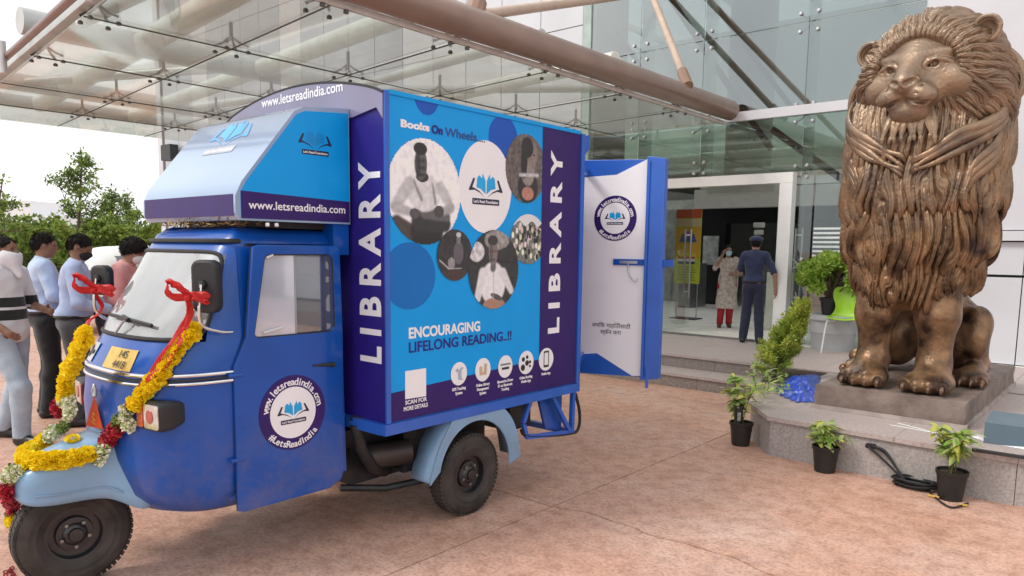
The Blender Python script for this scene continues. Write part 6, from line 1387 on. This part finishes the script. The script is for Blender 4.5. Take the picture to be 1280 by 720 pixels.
# golden cypress in the corner bed
def cypress():
    b = at(964, 470, 'z', .33); t = thing('cypress_shrub', 'bright yellow-green feathery cypress shrub leaning in the corner bed', 'shrub', tuple(b)); gm = [leaf_mat('cypress_gold', (.40, .48, .05), (.68, .68, .14)), leaf_mat('cypress_green', (.20, .32, .05), (.40, .50, .09))]
    r = random.Random(9); cl = []; br = BM(); top = at(1003, 396, 'y', b.y+.1)
    ax_ = top-b
    for k in range(130):
        f = r.random()**.8; w = .20*(1-f)**.8+.03; a = r.uniform(0, 6.28); c0 = b+ax_*f; tip = c0+Vector((math.cos(a)*w, math.sin(a)*w, .10+.08*r.random()))
        tube(br, [c0, tip], [.006, .002], 4)
        for j in range(5): q = c0+(tip-c0)*(.35+.16*j); cl.append((tuple(q), (.035, .035, .045), 1.))
    obj('trunk', tube(BM(), [b, b+ax_*.5, top], [.022, .014, .004], 8), bark, t); stuff(obj('twig', br, stem_m, t)); stuff(leaf_cloud('crown', cl, 26000, .036, gm, t, 3, up=1.2, asp=.28))
    # low leafy ground plants at its foot
    t2 = thing('ground_plant', 'low leafy green plant spilling over the ledge at the foot of the cypress', 'plant', (-3.1, 7.6, .33)); r = random.Random(4); ms = [leaf_mesh(.07, .015, m_) for m_ in variegated[:2]+[GREEN[1]]]
    for k in range(170):
        c0 = at(r.uniform(935, 985), r.uniform(455, 492), 'z', .36+r.random()*.12); a = r.uniform(0, 6.28); o = bpy.data.objects.new('leaf', r.choice(ms)); o.matrix_basis = Matrix.Translation(c0) @ orient((math.cos(a), math.sin(a), r.uniform(-.2, .9)), r.uniform(-.5, .5)) @ Matrix.Scale(r.uniform(.7, 1.3), 4); link(o, t2)
    for k in range(12): c0 = at(r.uniform(940, 985), r.uniform(470, 492), 'z', .33); obj('stem', tube(BM(), [c0, c0+Vector((r.uniform(-.04, .04), r.uniform(-.04, .04), .14))], .004, 5), stem_m, t2)
cypress()
# round shrub in a dark pot standing on the grey tub
tubm = M('tub_grey_plastic', (.42, .43, .44), .6, var=.06, bump=.1)
TB = at(1040, 436, 'z', PZ)
def tub_and_bush():
    t = thing('planter_tub', 'large grey plastic planter tub, upturned, by the glass wall', 'planter', (TB.x, TB.y, PZ)); M4 = Matrix.Translation((TB.x, TB.y, PZ))
    obj('tub_wall', lathe(BM(), [(.27, 0), (.272, .05), (.285, .2), (.288, .205), (.288, .225), (.30, .23), (.315, .40), (.345, .41), (.345, .46), (.33, .465), (0, .465)], 40, M4), tubm, t, smooth=True)
    b = TB+Vector((-.06, 0, .468)); t2 = thing('potted_bush', 'round clipped green bush in a small dark pot on top of the grey tub', 'bush', (b.x, b.y, PZ+.468))
    z = PZ+.468; obj('pot', lathe(BM(), [(0, 0), (.10, 0), (.13, .19), (.145, .19), (.145, .23), (.12, .23), (.11, .2), (0, .2)], 24, Matrix.Translation((b.x, b.y, z))), M('pot_dark', (.02, .02, .02), .6), t2, smooth=True)
    r = random.Random(2); cl = []; br = BM()
    for k in range(46):
        a, e = r.uniform(0, 6.28), r.uniform(-.35, 1.4); rr = r.uniform(.7, 1.0); q = Vector((b.x+math.cos(a)*math.cos(e)*.46*rr, b.y+math.sin(a)*math.cos(e)*.46*rr, z+.46+math.sin(e)*.33*rr)); cl.append((tuple(q), (.11, .11, .085), 1)); tube(br, [(b.x, b.y, z+.2), ((b.x+q.x)/2, (b.y+q.y)/2, (z+.25+q.z)/2), q], [.009, .006, .003], 5)
    stuff(obj('branch', br, bark, t2)); stuff(leaf_cloud('crown', cl, 15000, .052, [leaf_mat('bush_light', (.28, .44, .05), (.50, .62, .13), tr=.45), leaf_mat('bush_mid', (.14, .26, .03), (.28, .42, .07), tr=.45)], t2, 5, up=.5))
    # bush on the stone planter behind the van
    b = at(716, 372, 'y', 9.0); t3 = thing('planter_bush', 'dark green bush on the stone planter between van and rear door', 'bush', (b.x-.2, 9.0, .9)); cl = []; r = random.Random(8)
    br = BM()
    for k in range(40): q = Vector((b.x-.2+r.uniform(-.75, .45), 9.0+r.uniform(-.3, .3), .95+r.uniform(0, .62))); cl.append((tuple(q), (.13, .13, .11), 1)); tube(br, [(b.x-.2, 9.0, .88), q], [.012, .004], 5)
    stuff(obj('branch', br, bark, t3)); stuff(leaf_cloud('crown', cl, 9000, .06, [GREEN[0], GREEN[1], GREEN[2]], t3, 6))
tub_and_bush()
# background trees and shrubs on the left
def tree(base, H, label, seed, kind=0, group=None, lean=0., spread=.3, name='tree', leafsize=.22, dens=1.):
    r = random.Random(seed); b = Vector(base); t = thing(name, label, 'tree' if name == 'tree' else 'bush', tuple(b), group); bm = BM(); cl = []
    top = b+Vector((lean*H*IR.x, lean*H*IR.y, H*.93)); tr = smooth_path([b, b+(top-b)*.4+Vector((r.uniform(-.3, .3), r.uniform(-.3, .3), 0))*.5, top], 5); tube(bm, tr, [H*.02*(1-.8*i/(len(tr)-1)) for i in range(len(tr))], 7)
    n = 16 if name == 'tree' else 12
    for k in range(n):
        f = (.28 if kind == 0 else .05)+.68*k/n; p = b+(top-b)*f; a = r.uniform(0, 6.28); ln = H*spread*(1.05-f*.75)*r.uniform(.6, 1.2); q = p+Vector((math.cos(a)*ln, math.sin(a)*ln, ln*r.uniform(.15, .7))); mid_ = (p+q)/2+Vector((0, 0, -.03*H)); tube(bm, [p, mid_, q], [H*.006, H*.004, H*.002], 5)
        for j in range(4): c0 = p+(q-p)*(.45+.2*j)+Vector((r.uniform(-1, 1), r.uniform(-1, 1), r.uniform(-.5, .8)))*H*.035; s = H*r.uniform(.035, .075); cl.append((tuple(c0), (s, s, s*.62), s))
    cl.append((tuple(top), (H*.05, H*.05, H*.05), H*.04))
    obj('trunk', bm, bark, t); stuff(leaf_cloud('crown', cl, int(3600*dens), leafsize*.9, GREEN if kind != 2 else [GREEN[1], GREEN[0]], t, seed, asp=.5)); return t
def far(px, dist): d = ray(px, 300); d = d/np.hypot(d[0], d[1]); return Vector((CAM[0]+d[0]*dist, CAM[1]+d[1]*dist, 0))
tree(far(92, 40), 6.0, 'tallest light green tree, its open crown rising over the men', 11, 0, None, .10, .26, leafsize=.18, dens=.8)
tree(far(142, 42), 4.6, 'slim tree with a small dense crown right of the tallest tree', 12, 0, None, 0, .16, leafsize=.17, dens=.6)
tree(far(162, 44), 4.5, 'slim sapling nearest the van hood', 13, 0, None, 0, .12, leafsize=.17, dens=.45)
tree(far(-22, 36), 4.4, 'tree at the left edge reaching a thin branch into view', 14, 0, None, .22, .42, leafsize=.17, dens=.45)
bl = ['broad bush at the left edge of the picture', 'low bush behind the striped tee man', 'dense bush below the tallest tree', 'bush behind the two blue shirts', 'bush behind the pink shirt man', 'bush just left of the van hood', 'far bush peeping under the van hood']
for i, (px, d, h) in enumerate(((5, 38, 3.3), (34, 40, 2.9), (70, 39, 2.9), (102, 37, 3.4), (138, 38, 3.0), (172, 37, 3.1), (200, 39, 2.8))):
    tree(far(px, d), h, bl[i], 20+i, 2, None, 0, .62, 'bush', .2, 1.15)
def hedge():
    cl = []; r = random.Random(3)
    for k in range(150): p = far(r.uniform(-160, 230), r.uniform(42, 50)); cl.append(((p.x, p.y, r.uniform(.3, 2.3)), (1.1, 1.1, .8), 1))
    o = leaf_cloud('undergrowth', cl, 26000, .3, GREEN, None, 8); o['kind'] = 'stuff'; tag(o, 'mass of green undergrowth closing the far end of the forecourt', 'undergrowth')
hedge()
# thin bare branch reaching in from the left
# ================================================================ SMALL THINGS
def chair():
    t = thing('plastic_chair', 'lime green plastic shell chair with thin white legs beside the lion', 'chair', (0, 0, 0)); gm = M('chair_lime', (.30, .55, .01), .35, var=.05, coat=.3); wm = M('chair_leg_white', (.75, .75, .75), .3)
    bm = BM(); G = []; prof = [(-.22, .44, .20), (-.17, .452, .215), (0, .435, .225), (.14, .43, .22), (.20, .46, .20), (.225, .52, .175), (.235, .60, .15), (.25, .68, .19), (.27, .76, .215), (.285, .83, .20), (.29, .86, .15)]
    for y, z, w_ in prof: G.append([bm.verts.new((w_*u, y-.03*u*u*(z > .5), z+(.03*u*u if z < .5 else 0))) for u in np.linspace(-1, 1, 11)])
    for a, b in zip(G, G[1:]):
        for i in range(10): bm.faces.new((a[i], a[i+1], b[i+1], b[i]))
    o = obj('shell', bm, gm, t, smooth=True); s = o.modifiers.new('a', 'SOLIDIFY'); s.thickness = .012; s2 = o.modifiers.new('b', 'SUBSURF'); s2.levels = s2.render_levels = 1
    for sx in (-1, 1):
        for sy, y1 in ((-1, -.22), (1, .24)): obj('leg', tube(BM(), smooth_path([(sx*.10, sy*.05, .425), (sx*.17, sy*.13, .42), (sx*.20, sy*.16, .38), (sx*.23, y1, 0)], 4), .010, 8), wm, t, smooth=True)
    p = at(1066, 443, 'z', PZ); t.location = (p.x-.14, p.y+.05, PZ); t.rotation_euler = (0, 0, math.radians(8)); return t
chair()
def tarp():
    t = thing('blue_tarp', 'crumpled bright blue tarpaulin lying on the ledge beside the stone slab', 'tarpaulin', (-2.35, 6.95, .33)); P = [at(x, y, 'z', .327) for x, y in ((969, 487), (985, 474), (1012, 468), (1026, 471), (1024, 500), (1020, 503), (995, 503), (975, 494))]
    c = sum(P, Vector())/len(P); n = 60; bm = BM(); G = {}
    import itertools
    for i in range(n+1):
        for j in range(19):
            a = 2*math.pi*i/n; k = a/(2*math.pi)*len(P); i0 = int(k) % len(P); f = k-int(k); e = P[i0].lerp(P[(i0+1) % len(P)], f); rr = j/18; q = c.lerp(e, rr*(1+.05*math.sin(i*2.3)))
            z = .328+(.085*(1-rr**2.2))*(.75+.25*math.sin(3*a))+max(0, (1-rr))*.0; nz_ = .012*math.sin(q.x*26+3*math.sin(q.y*11))+.009*math.sin(q.y*31-q.x*19+2*math.sin(q.x*15))+.004*math.sin(q.x*60+q.y*45); z += nz_*(1-rr**6)*1.1+.004
            G[i, j] = bm.verts.new((q.x, q.y, max(z, .3285)))
    for i in range(n):
        for j in range(18): bm.faces.new((G[i, j], G[i+1, j], G[i+1, j+1], G[i, j+1]))
    bmesh.ops.remove_doubles(bm, verts=bm.verts, dist=1e-4); obj('cloth', bm, M('tarp_blue', (.01, .055, .45), .35, var=.12, scale=10, bump=.3, bscale=60, coat=.2), t, smooth=True)
tarp()
def cables():
    t = thing('cable_coil', 'black electric cables coming out of the ledge and coiled on the paving', 'cable', (-1.2, 5.7, 0)); bk = M('cable_black', (.012, .012, .014), .45); r = random.Random(4)
    o = at(1086, 556, 'y', 5.79); o2 = at(1094, 557, 'y', 5.79); c = at(1142, 606, 'z', .02)
    for k, s in enumerate((o, o2, (o+o2)/2)):
        obj('cable', tube(BM(), smooth_path([s+Vector((0, .03, .0)), s+Vector((0, -.03, .0)), s.lerp(c, .35)+Vector((.0, -.03, .03*k)), s.lerp(c, .8)+Vector((.0, -.04, -.01)), c+Vector((-.04+.02*k, -.02, 0))], 5), .0085, 8), bk, t, smooth=True)
        obj('connector', tube(BM(), [s+Vector((-.004, -.005, 0)), s+Vector((0, -.035, -.004))], .016, 10), bk, t, smooth=True)
    X = IR
    for k in range(9):
        rx, ry = r.uniform(.09, .15), r.uniform(.045, .085); cx, cy = c.x+r.uniform(-.03, .03), c.y+r.uniform(-.02, .02); P = [(cx+rx*math.cos(a), cy+ry*math.sin(a), .010+.006*k+.005*math.sin(3*a+k)) for a in np.linspace(0, 2*math.pi, 25)]
        obj('coil_loop', tube(BM(), P, .0075, 6), bk, t, smooth=True)
    e1 = at(1165, 618, 'z', .01); e2 = at(1210, 629, 'z', .01); obj('cable', tube(BM(), smooth_path([c+Vector((.1, -.02, 0)), e1, at(1188, 634, 'z', .01), e2], 6), .007, 6), bk, t, smooth=True)
    obj('yellow_tag', tube(BM(), [at(1160, 619, 'z', .012), at(1174, 622, 'z', .012)], .009, 8), M('tag_yellow', (.5, .3, .06), .6), t); obj('yellow_tag', tube(BM(), [at(1198, 631, 'z', .012), at(1209, 632, 'z', .012)], .008, 8), M('tag_yellow', (0, 0, 0)), t)
cables()
def boards():
    t = thing('blue_grey_board', 'thick blue-grey board lying on the ledge at the right edge', 'board', (-.6, 6.2, .33)); m = M('board_blue_grey', (.10, .15, .19), .5, var=.08); bm = BM()
    a = at(1229, 553, 'z', .327); d = Vector((1, .06, 0)).normalized(); poly_prism(bm, [a, a+d*1.2, a+d*1.2+Vector((-.05, .5, 0)), a+Vector((-.03, .5, 0))], (0, 0, .145)); obj('board', bm, m, t, bevel=.004)
    t2 = thing('white_sheet', 'white glossy plastic sheet over the ledge front at the right edge', 'sheet', (-.55, 5.9, .33)); bm = BM(); G = {}
    a = at(1207, 548, 'z', .33); n = 16
    for i in range(n+1):
        for j in range(7): f = i/n; y = -.0-.22*j/6*(1 if f > .08 else .5); G[i, j] = bm.verts.new((a.x+1.1*f, a.y+.18+y, .334+.012*math.sin(9*f+j*.7)*(.2+f)+.010*abs(math.sin(5*f))+(-.0 if j < 6 else -.03)))
    for i in range(n):
        for j in range(6): bm.faces.new((G[i, j], G[i+1, j], G[i+1, j+1], G[i, j+1]))
    s = obj('sheet', bm, M('sheet_white', (.75, .76, .78), .25, coat=.4, var=.05), t2, smooth=True); sm = s.modifiers.new('a', 'SOLIDIFY'); sm.thickness = .004
    t3 = thing('black_strip', 'black cable trunking lying under the white sheet along the ledge edge', 'strip', (-.5, 5.8, .33)); obj('trunking', bar(BM(), at(1215, 562, 'z', .345), at(1215, 562, 'z', .345)+Vector((1.1, .06, 0)), .03, .02), black_pl, t3)
    p, q = at(1112, 531, 'z', .33), at(1168, 541, 'z', .33); t4 = thing('white_rods', 'two thin white rods lying on the ledge in front of the stone slab', 'rods', tuple(p))
    obj('rod', tube(BM(), [p, q], .0035, 6), whitef, t4); obj('rod', tube(BM(), [at(1122, 529, 'z', .33), at(1190, 546, 'z', .33)], .0035, 6), whitef, t4)
boards()
def banner():
    t = thing('yellow_banner', 'tall yellow and orange printed banner standing inside the glass', 'banner', (-6.5, 13.2, PZ)); y = 13.0; a, b = at(846, 262, 'y', y), at(872, 355, 'y', y); x0, x1, z1, z0 = a.x, b.x+.03, a.z, b.z; fr = frame_of((x0, y, z0), (1, 0, 0), (0, 0, 1)); W_, H_ = x1-x0, z1-z0
    r = lambda a, b, c, d: [(a*W_, b*H_), (c*W_, b*H_), (c*W_, d*H_), (a*W_, d*H_)]; m = lambda n, c: M(n, c, .5, var=.06)
    p = plate('banner_print', [r(0, 0, 1, 1)], .012, m('banner_lime', (.55, .62, .05)), t, fr @ Matrix.Translation((0, 0, -.012))); L2 = lambda nm, lp, mm, k=1: plate(nm, [lp], .002, mm, p, fr @ Matrix.Translation((0, 0, .002*k)))
    L2('red_header', r(0, .88, 1, 1), m('banner_red', (.60, .10, .03))); L2('orange_field', r(0, .34, 1, .76), m('banner_orange', (.75, .42, .04))); L2('pale_band', r(0, .77, 1, .87), m('banner_pale', (.68, .5, .3)))
    L2('picture_block', [(.15*W_, .56*H_), (.85*W_, .56*H_), (.75*W_, .66*H_), (.5*W_, .71*H_), (.25*W_, .66*H_)], m('banner_blue', (.10, .14, .35)), 2); L2('picture_block', circle(.45*W_, .66*H_, .12*W_, 16), m('banner_pink', (.6, .12, .2)), 3)
    L2('arch_block', circle(.5*W_, .36*H_, .36*W_, 24, .07*H_), m('banner_yellow', (.75, .6, .05)), 2); L2('red_stripe', r(.14, .335, .8, .365), m('banner_red', (0, 0, 0)), 3); L2('white_stripe', r(.14, .30, .8, .333), white_p, 3); L2('dark_stripe', r(.14, .265, .8, .298), m('banner_dark', (.02, .06, .08)), 3)
    for k in range(6): L2('text_line', r(.15, .04+.035*k, .85-.05*(k % 3), .055+.035*k), m('banner_text', (.30, .32, .05)), 1)
    for x in (x0+.05, x1-.05): obj('stand_pole', tube(BM(), [(x, y+.03, PZ+.01), (x, y+.03, z1)], .012, 6), steel, t)
    obj('stand_foot', box(BM(), x0, x1, y-.15, y+.2, PZ+.003, PZ+.02), black_pl, t)
banner()
def car():
    c = far(150, 17); t = thing('parked_car', 'white car parked behind the men, its roof and windscreen just showing', 'car', (0, 0, 0)); wm = M('car_white', (.78, .78, .78), .25, var=.02, coat=.6); F = Field((-1, -2.3, .1), (1, 2.3, 1.75), .04)
    for y0, y1, w_, z0, z1 in ((-2.0, 2.0, .78, .35, .85),): F.cone((-w_+.3, y0+.3, .62), (-w_+.3, y1-.3, .62), .33, .33, .1); F.cone((w_-.3, y0+.3, .62), (w_-.3, y1-.3, .62), .33, .33, .1); F.ell((0, 0, .65), (.83, 2.1, .36), .1); F.ell((0, -1.3, .75), (.78, .8, .28), .1)
    F.cone((0, -.6, 1.12), (0, 1.2, 1.15), .46, .46, .12, sq=(1.5, 1.2, 1)); F.cut((0, 0, 1), (0, 0, 1.6)); F.cut((0, 0, -1), (0, 0, .28))
    for y in (-1.35, 1.35):
        for x in (-.8, .8): F.cone((x-.15, y, .33), (x+.15, y, .33), .37, .37, .01, 's')
    fmesh('body', F, wm, t, 2); gl = M('car_glass', (.10, .12, .13), .06, coat=1)
    fr = frame_of((0, -1.09, 1.18), (1, 0, 0), (0, .45, .85)); plate('windscreen', [rrect(-.56, -.24, .56, .24, .08)], .02, gl, t, fr)
    for x in (-.80, .80):
        for y in (-1.35, 1.35):
            T = Matrix.Translation((x, y, .32)) @ Matrix.Rotation(math.radians(90), 4, 'Y'); w_ = obj('wheel', lathe(BM(), [(.2, -.09), (.29, -.1), (.32, -.06), (.32, .06), (.29, .1), (.2, .09)], 28, T), tyre_m, t, smooth=True); obj('rim', lathe(BM(), [(.2, -.08), (.05, -.05), (.05, .05), (.2, .08)], 20, T), steel, w_, smooth=True)
    for x in (-.6, .6): obj('headlight', lathe(BM(), [(0, -.03), (.1, -.02), (.12, 0), (.1, .02), (0, .03)], 16, Matrix.Translation((x, -1.98, .72)) @ Matrix.Rotation(math.radians(90), 4, 'X')), M('lens_silver', (0, 0, 0)), t, smooth=True)
    t.location = c; t.rotation_euler = (0, 0, fd(.15, -1)+math.pi)
car()
def far_building():
    p = far(22, 130); t = thing('distant_building', 'pale office block far away above the greenery at the left', 'building', tuple(p)); m = M('far_pale', (.80, .80, .82), .8, var=.04); a = math.atan2(IR.y, IR.x); R4 = Matrix.Translation(p) @ Matrix.Rotation(a, 4, 'Z')
    for x0, x1, z1 in ((-6, 2.2, 7.5), (2.3, 5.4, 5.4)):
        bm = box(BM(), x0, x1, 0, 8, 0, z1)
        for v in bm.verts: v.co = R4 @ v.co
        o = obj('wall', bm, m, t)
        for i in range(int((x1-x0)/1.6)):
            for k in range(int(z1/2.6)):
                bm = box(BM(), x0+.5+1.6*i, x0+1.4+1.6*i, -.06, 0.02, 1+2.6*k, 2.3+2.6*k)
                for v in bm.verts: v.co = R4 @ v.co
                obj('window', bm, M('far_window', (.6, .64, .68), .4), o)
far_building()
def wall_lamp():
    p = at(213, 190, 'y', FY-.2); t = thing('wall_floodlight', 'black floodlight fixed to the clad wall at its far left corner', 'floodlight', tuple(p)); obj('housing', box(BM(), p.x-.3, p.x+.3, p.y-.15, p.y+.1, p.z-.25, p.z+.2), black_pl, t, bevel=.03); obj('bracket', tube(BM(), [p, p+Vector((0, .25, -.3))], .04, 8), black_pl, t)
wall_lamp()
# ================================================================ GARLAND, RIBBONS, PENNANT ON THE VAN'S NOSE
bpy.context.view_layer.update()
def bvh_of(objs):
    vs, fs = [], []; dg = bpy.context.evaluated_depsgraph_get()
    for o in objs:
        e = o.evaluated_get(dg); me = e.to_mesh(); b = len(vs); vs += [o.matrix_world @ v.co for v in me.vertices]; fs += [[b+i for i in p.vertices] for p in me.polygons]; e.to_mesh_clear()
    return BVHTree.FromPolygons(vs, fs)
NB = bvh_of(BODY+[fm])
def on_nose(px, py, off=.03, fall=1.25):
    d = Vector(ray(px, py)).normalized(); hit, n, _, _ = NB.ray_cast(Vector(CAM), d)
    if hit is None:
        q, n, _, _ = NB.find_nearest(at(px, py, 'y', fall)); return at(px, py, 'y', fall)
    if n.dot(d) > 0: n = -n
    return hit+n*off
def flower_mesh(name, cols, r_, n, seed, ball=1.):
    r = random.Random(seed); bm = BM()
    for k in range(n):      # ruffled petals on a ball
        a = 2*math.pi*k*.381966; z = 1-2*(k+.5)/n; rr = math.sqrt(1-z*z); d = Vector((rr*math.cos(a), rr*math.sin(a), z*ball)); u = d.orthogonal().normalized(); v = d.cross(u); u, v = (u*math.cos(k)+v*math.sin(k)), (v*math.cos(k)-u*math.sin(k)); L_ = r_*r.uniform(.85, 1.12); w_ = r_*.36
        p = [bm.verts.new(q) for q in (d*L_*.45, d*L_*.9+u*w_, d*L_*1.08+v*w_*.3, d*L_*.9-u*w_)]; bm.faces.new(p).material_index = k % len(cols)
    return mesh_of(bm, cols)
yl = [leaf_mat('marigold_yellow', (.86, .66, .004), (.92, .74, .01), .6, .3), leaf_mat('marigold_deep', (.84, .56, .004), (.88, .62, .01), .6, .3), leaf_mat('marigold_bright', (.92, .78, .02), (.95, .84, .04), .6, .3)]
cr_ = [M('tuberose_cream', (.75, .72, .50), .6), M('tuberose_white', (.80, .80, .70), .6), M('tuberose_green', (.35, .42, .14), .6)]
rd = [M('rose_red', (.40, .008, .02), .55), M('rose_dark', (.24, .004, .015), .55), M('rose_pinkred', (.52, .04, .07), .55)]
gn = [GREEN[2], GREEN[0], GREEN[1]]
FM = dict(y=[flower_mesh('m', yl, .032, 64, k) for k in range(3)], w=[flower_mesh('m', cr_, .026, 30, k) for k in range(2)], r=[flower_mesh('m', rd, .030, 34, k) for k in range(2)], g=[flower_mesh('m', gn, .022, 16, k) for k in range(2)])
FN = dict(y='marigold', w='tuberose', r='rose', g='leaf_tuft')
def garland(label, segs, group=None, loc=None):
    t = thing('flower_garland', label, 'garland', tuple(loc)); r = random.Random(1)
    for kind, pts, wid in segs:
        P = [on_nose(x, y, .022) for x, y in pts]; S = smooth_path(P, 8); tot = sum((a-b).length for a, b in zip(S, S[1:])); step = .021 if kind != 'y' else .026; n = max(2, int(tot/step)); acc = [0]
        for a, b in zip(S, S[1:]): acc.append(acc[-1]+(a-b).length)
        for k in range(n+1):
            s = tot*k/n; i = max(0, min(len(S)-2, int(np.searchsorted(acc, s))-1)); f = (s-acc[i])/max(acc[i+1]-acc[i], 1e-6); p = S[i].lerp(S[i+1], f); d = (S[i+1]-S[i]).normalized(); q = d.cross(Vector((0, -1, .3))).normalized()
            for j in ((-.5, .5) if kind == 'y' else ((-.6, .0, .6) if kind in 'rw' else (-.4, .4))):
                off = q*(j*wid)+Vector((r.uniform(-.006, .006), r.uniform(-.006, .006), r.uniform(-.006, .006))); o = bpy.data.objects.new(FN[kind], r.choice(FM[kind])); o.matrix_basis = Matrix.Translation(p+off) @ Matrix.Rotation(r.uniform(0, 6.28), 4, Vector((r.random(), r.random(), r.random()+.1)).normalized()) @ Matrix.Scale(r.uniform(.85, 1.15), 4); link(o, t)
    return t
p0 = on_nose(200, 480)
garland('long marigold garland draped from the near mirror down the nose and over the mudguard', [
    ('y', [(243, 411), (228, 432), (208, 460), (190, 484), (172, 503)], .030), ('g', [(168, 506), (164, 514)], .03), ('w', [(163, 512), (160, 522), (168, 530)], .03), ('g', [(152, 522), (150, 530)], .03), ('r', [(152, 533), (143, 545), (133, 555)], .034), ('g', [(130, 556), (127, 566)], .03), ('w', [(127, 562), (122, 576)], .034),
    ('y', [(113, 570), (92, 574), (68, 579), (45, 581), (32, 578)], .026), ('y', [(33, 574), (45, 560), (58, 549)], .026), ('w', [(60, 543), (70, 540)], .026), ('g', [(76, 538), (80, 530)], .026)], loc=p0)
garland('end of garland hanging off the tip of the front mudguard, white above red', [('g', [(24, 588), (18, 592)], .026), ('w', [(24, 592), (14, 600), (12, 606)], .03), ('r', [(17, 612), (15, 628), (17, 640)], .026), ('g', [(10, 644), (20, 646)], .02), ('y', [(13, 651), (19, 651)], .012)], loc=on_nose(15, 620))
garland('short marigold garland hanging from the far mirror side of the nose', [('y', [(106, 416), (99, 436), (90, 456), (83, 476), (80, 492)], .026), ('w', [(78, 498), (86, 506)], .026), ('r', [(72, 506), (76, 514)], .022), ('w', [(88, 512), (84, 520)], .02)], loc=on_nose(90, 450, fall=1.5))
m = bpy.data.objects.new('loose_marigold', FM['y'][0]); m.matrix_basis = Matrix.Translation(on_nose(92, 551, .014)) @ Matrix.Diagonal((1.1, 1.1, .6, 1)); link(m); tag(m, 'single yellow marigold lying on the pale blue front mudguard', 'flower')
wp = obj('wiper', tube(BM(), [on_nose(143, 396, .022), on_nose(158, 400, .022), on_nose(176, 404, .022), on_nose(194, 409, .022)], .010, 6), black_pl, van); obj('wiper_arm', tube(BM(), [on_nose(164, 402, .030), on_nose(157, 410, .028), on_nose(150, 417, .02)], .006, 6), M('wiper_grey', (.4, .4, .42), .4, metal=.6), wp)
obj('wiper_clip', tube(BM(), [on_nose(161, 400, .030), on_nose(168, 403, .030)], .013, 6), black_pl, wp)
redm = leaf_mat('ribbon_red', (.62, .02, .02), (.78, .06, .06), .35, .45)
def ribbon(name, pts, w_, parent, wdir=(.7, .2, .3), n=7, ruffle=.004):
    S = smooth_path(pts, n); bm = BM(); R_ = []; wd = Vector(wdir).normalized()
    for i, p in enumerate(S):
        d = (S[min(i+1, len(S)-1)]-S[max(i-1, 0)]).normalized(); s = (wd-d*wd.dot(d)).normalized(); nn = d.cross(s); R_.append([bm.verts.new(p+s*w_*u+nn*(ruffle*math.sin(i*1.3+u*4)+.25*w_*u*u)) for u in (-1, -.5, 0, .5, 1)])
    for a, b in zip(R_, R_[1:]):
        for k in range(4): bm.faces.new((a[k], a[k+1], b[k+1], b[k]))
    o = obj(name, bm, redm, parent, smooth=True); s = o.modifiers.new('a', 'SOLIDIFY'); s.thickness = .0012; return o
def bow(label, c, pxs, s=1., flip=1):
    c = Vector(c); t = thing('red_ribbon', label, 'ribbon', tuple(c)); U = Vector((0, 0, 1)); R_ = IR
    for m in (-1, 1):
        P = [c, c+R_*m*.035*s+U*.045*s*(1 if m < 0 else .2)-IA*.02, c+R_*m*.085*s+U*.062*s*(1 if m < 0 else -.2)-IA*.01, c+R_*m*.075*s+U*.01*s-IA*.015, c-IA*.01]; ribbon('bow_loop', P, .019*s, t, (0, 0, 1) if m > 0 else (.5, 0, .7))
    obj('knot', lathe(BM(), [(0, -.016), (.014, -.01), (.017, 0), (.014, .01), (0, .016)], 12, Matrix.Translation(c-IA*.012)), redm, t, smooth=True)
    for k, L2 in enumerate(pxs): ribbon('streamer', [c-IA*.01]+L2, .012*s+.003*k, t, (.6, .3, .1)); 
    return t
c = at(241, 371, 'x', -3.285)-IA*.04
bow('red ribbon bow tied on the near wing mirror with streamers down the garland', c, [[on_nose(238, 400, .05), on_nose(205, 450, .035), on_nose(170, 500, .03), on_nose(163, 512, .03)], [on_nose(240, 402, .06), on_nose(216, 452, .05), on_nose(190, 476, .05)]], 1.0)
c2 = at(125, 362, 'x', -4.40)-IA*.05
bow('red ribbon bow on the far wing mirror with one broad streamer hanging down', c2, [[at(128, 385, 'x', -4.38), at(112, 402, 'x', -4.36), at(96, 420, 'x', -4.34), at(94, 432, 'x', -4.33)]], 1.15)
def pennant():
    a, b, c_ = on_nose(124, 496, .02), on_nose(110, 536, .02), on_nose(131, 541, .02); t = thing('orange_pennant', 'small orange triangular pennant standing on the mudguard against the nose', 'pennant', tuple(b)); pm = M('pennant_orange', (.72, .09, .02), .6, var=.12, scale=20)
    n = (b-a).cross(c_-a).normalized(); obj('cloth', poly_prism(BM(), [a, b, c_], n*.003), pm, t); n = n if n.dot(Vector(CAM)-a) > 0 else -n
    mid_ = [a.lerp(b.lerp(c_, k), f) for k, f in ((.35, .55), (.65, .55), (.4, .66), (.62, .76), (.35, .8), (.6, .88))]; obj('gold_squiggle', tube(BM(), [p+n*.005 for p in smooth_path(mid_, 4)], .0022, 5), M('gold_thread', (.7, .4, .08), .4), t)
    tp = on_nose(123, 480, .02); obj('finial', tube(BM(), [a+n*.003, a.lerp(tp, .5), tp], [.011, .015, .004], 10), M('finial_silver', (.6, .6, .6), .35, metal=.6), t, smooth=True)
pennant()
p = at(14, 716, 'z', .01); t = thing('fallen_petals', 'few red petals fallen on the paving beside the front wheel', 'petals', tuple(p)); r = random.Random(3)
for k in range(7): o = bpy.data.objects.new('petal', FM['r'][k % 2]); o.matrix_basis = Matrix.Translation(p+Vector((r.uniform(-.06, .05), r.uniform(-.03, .03), 0))) @ Matrix.Diagonal((.4, .4, .3, 1)); link(o, t)
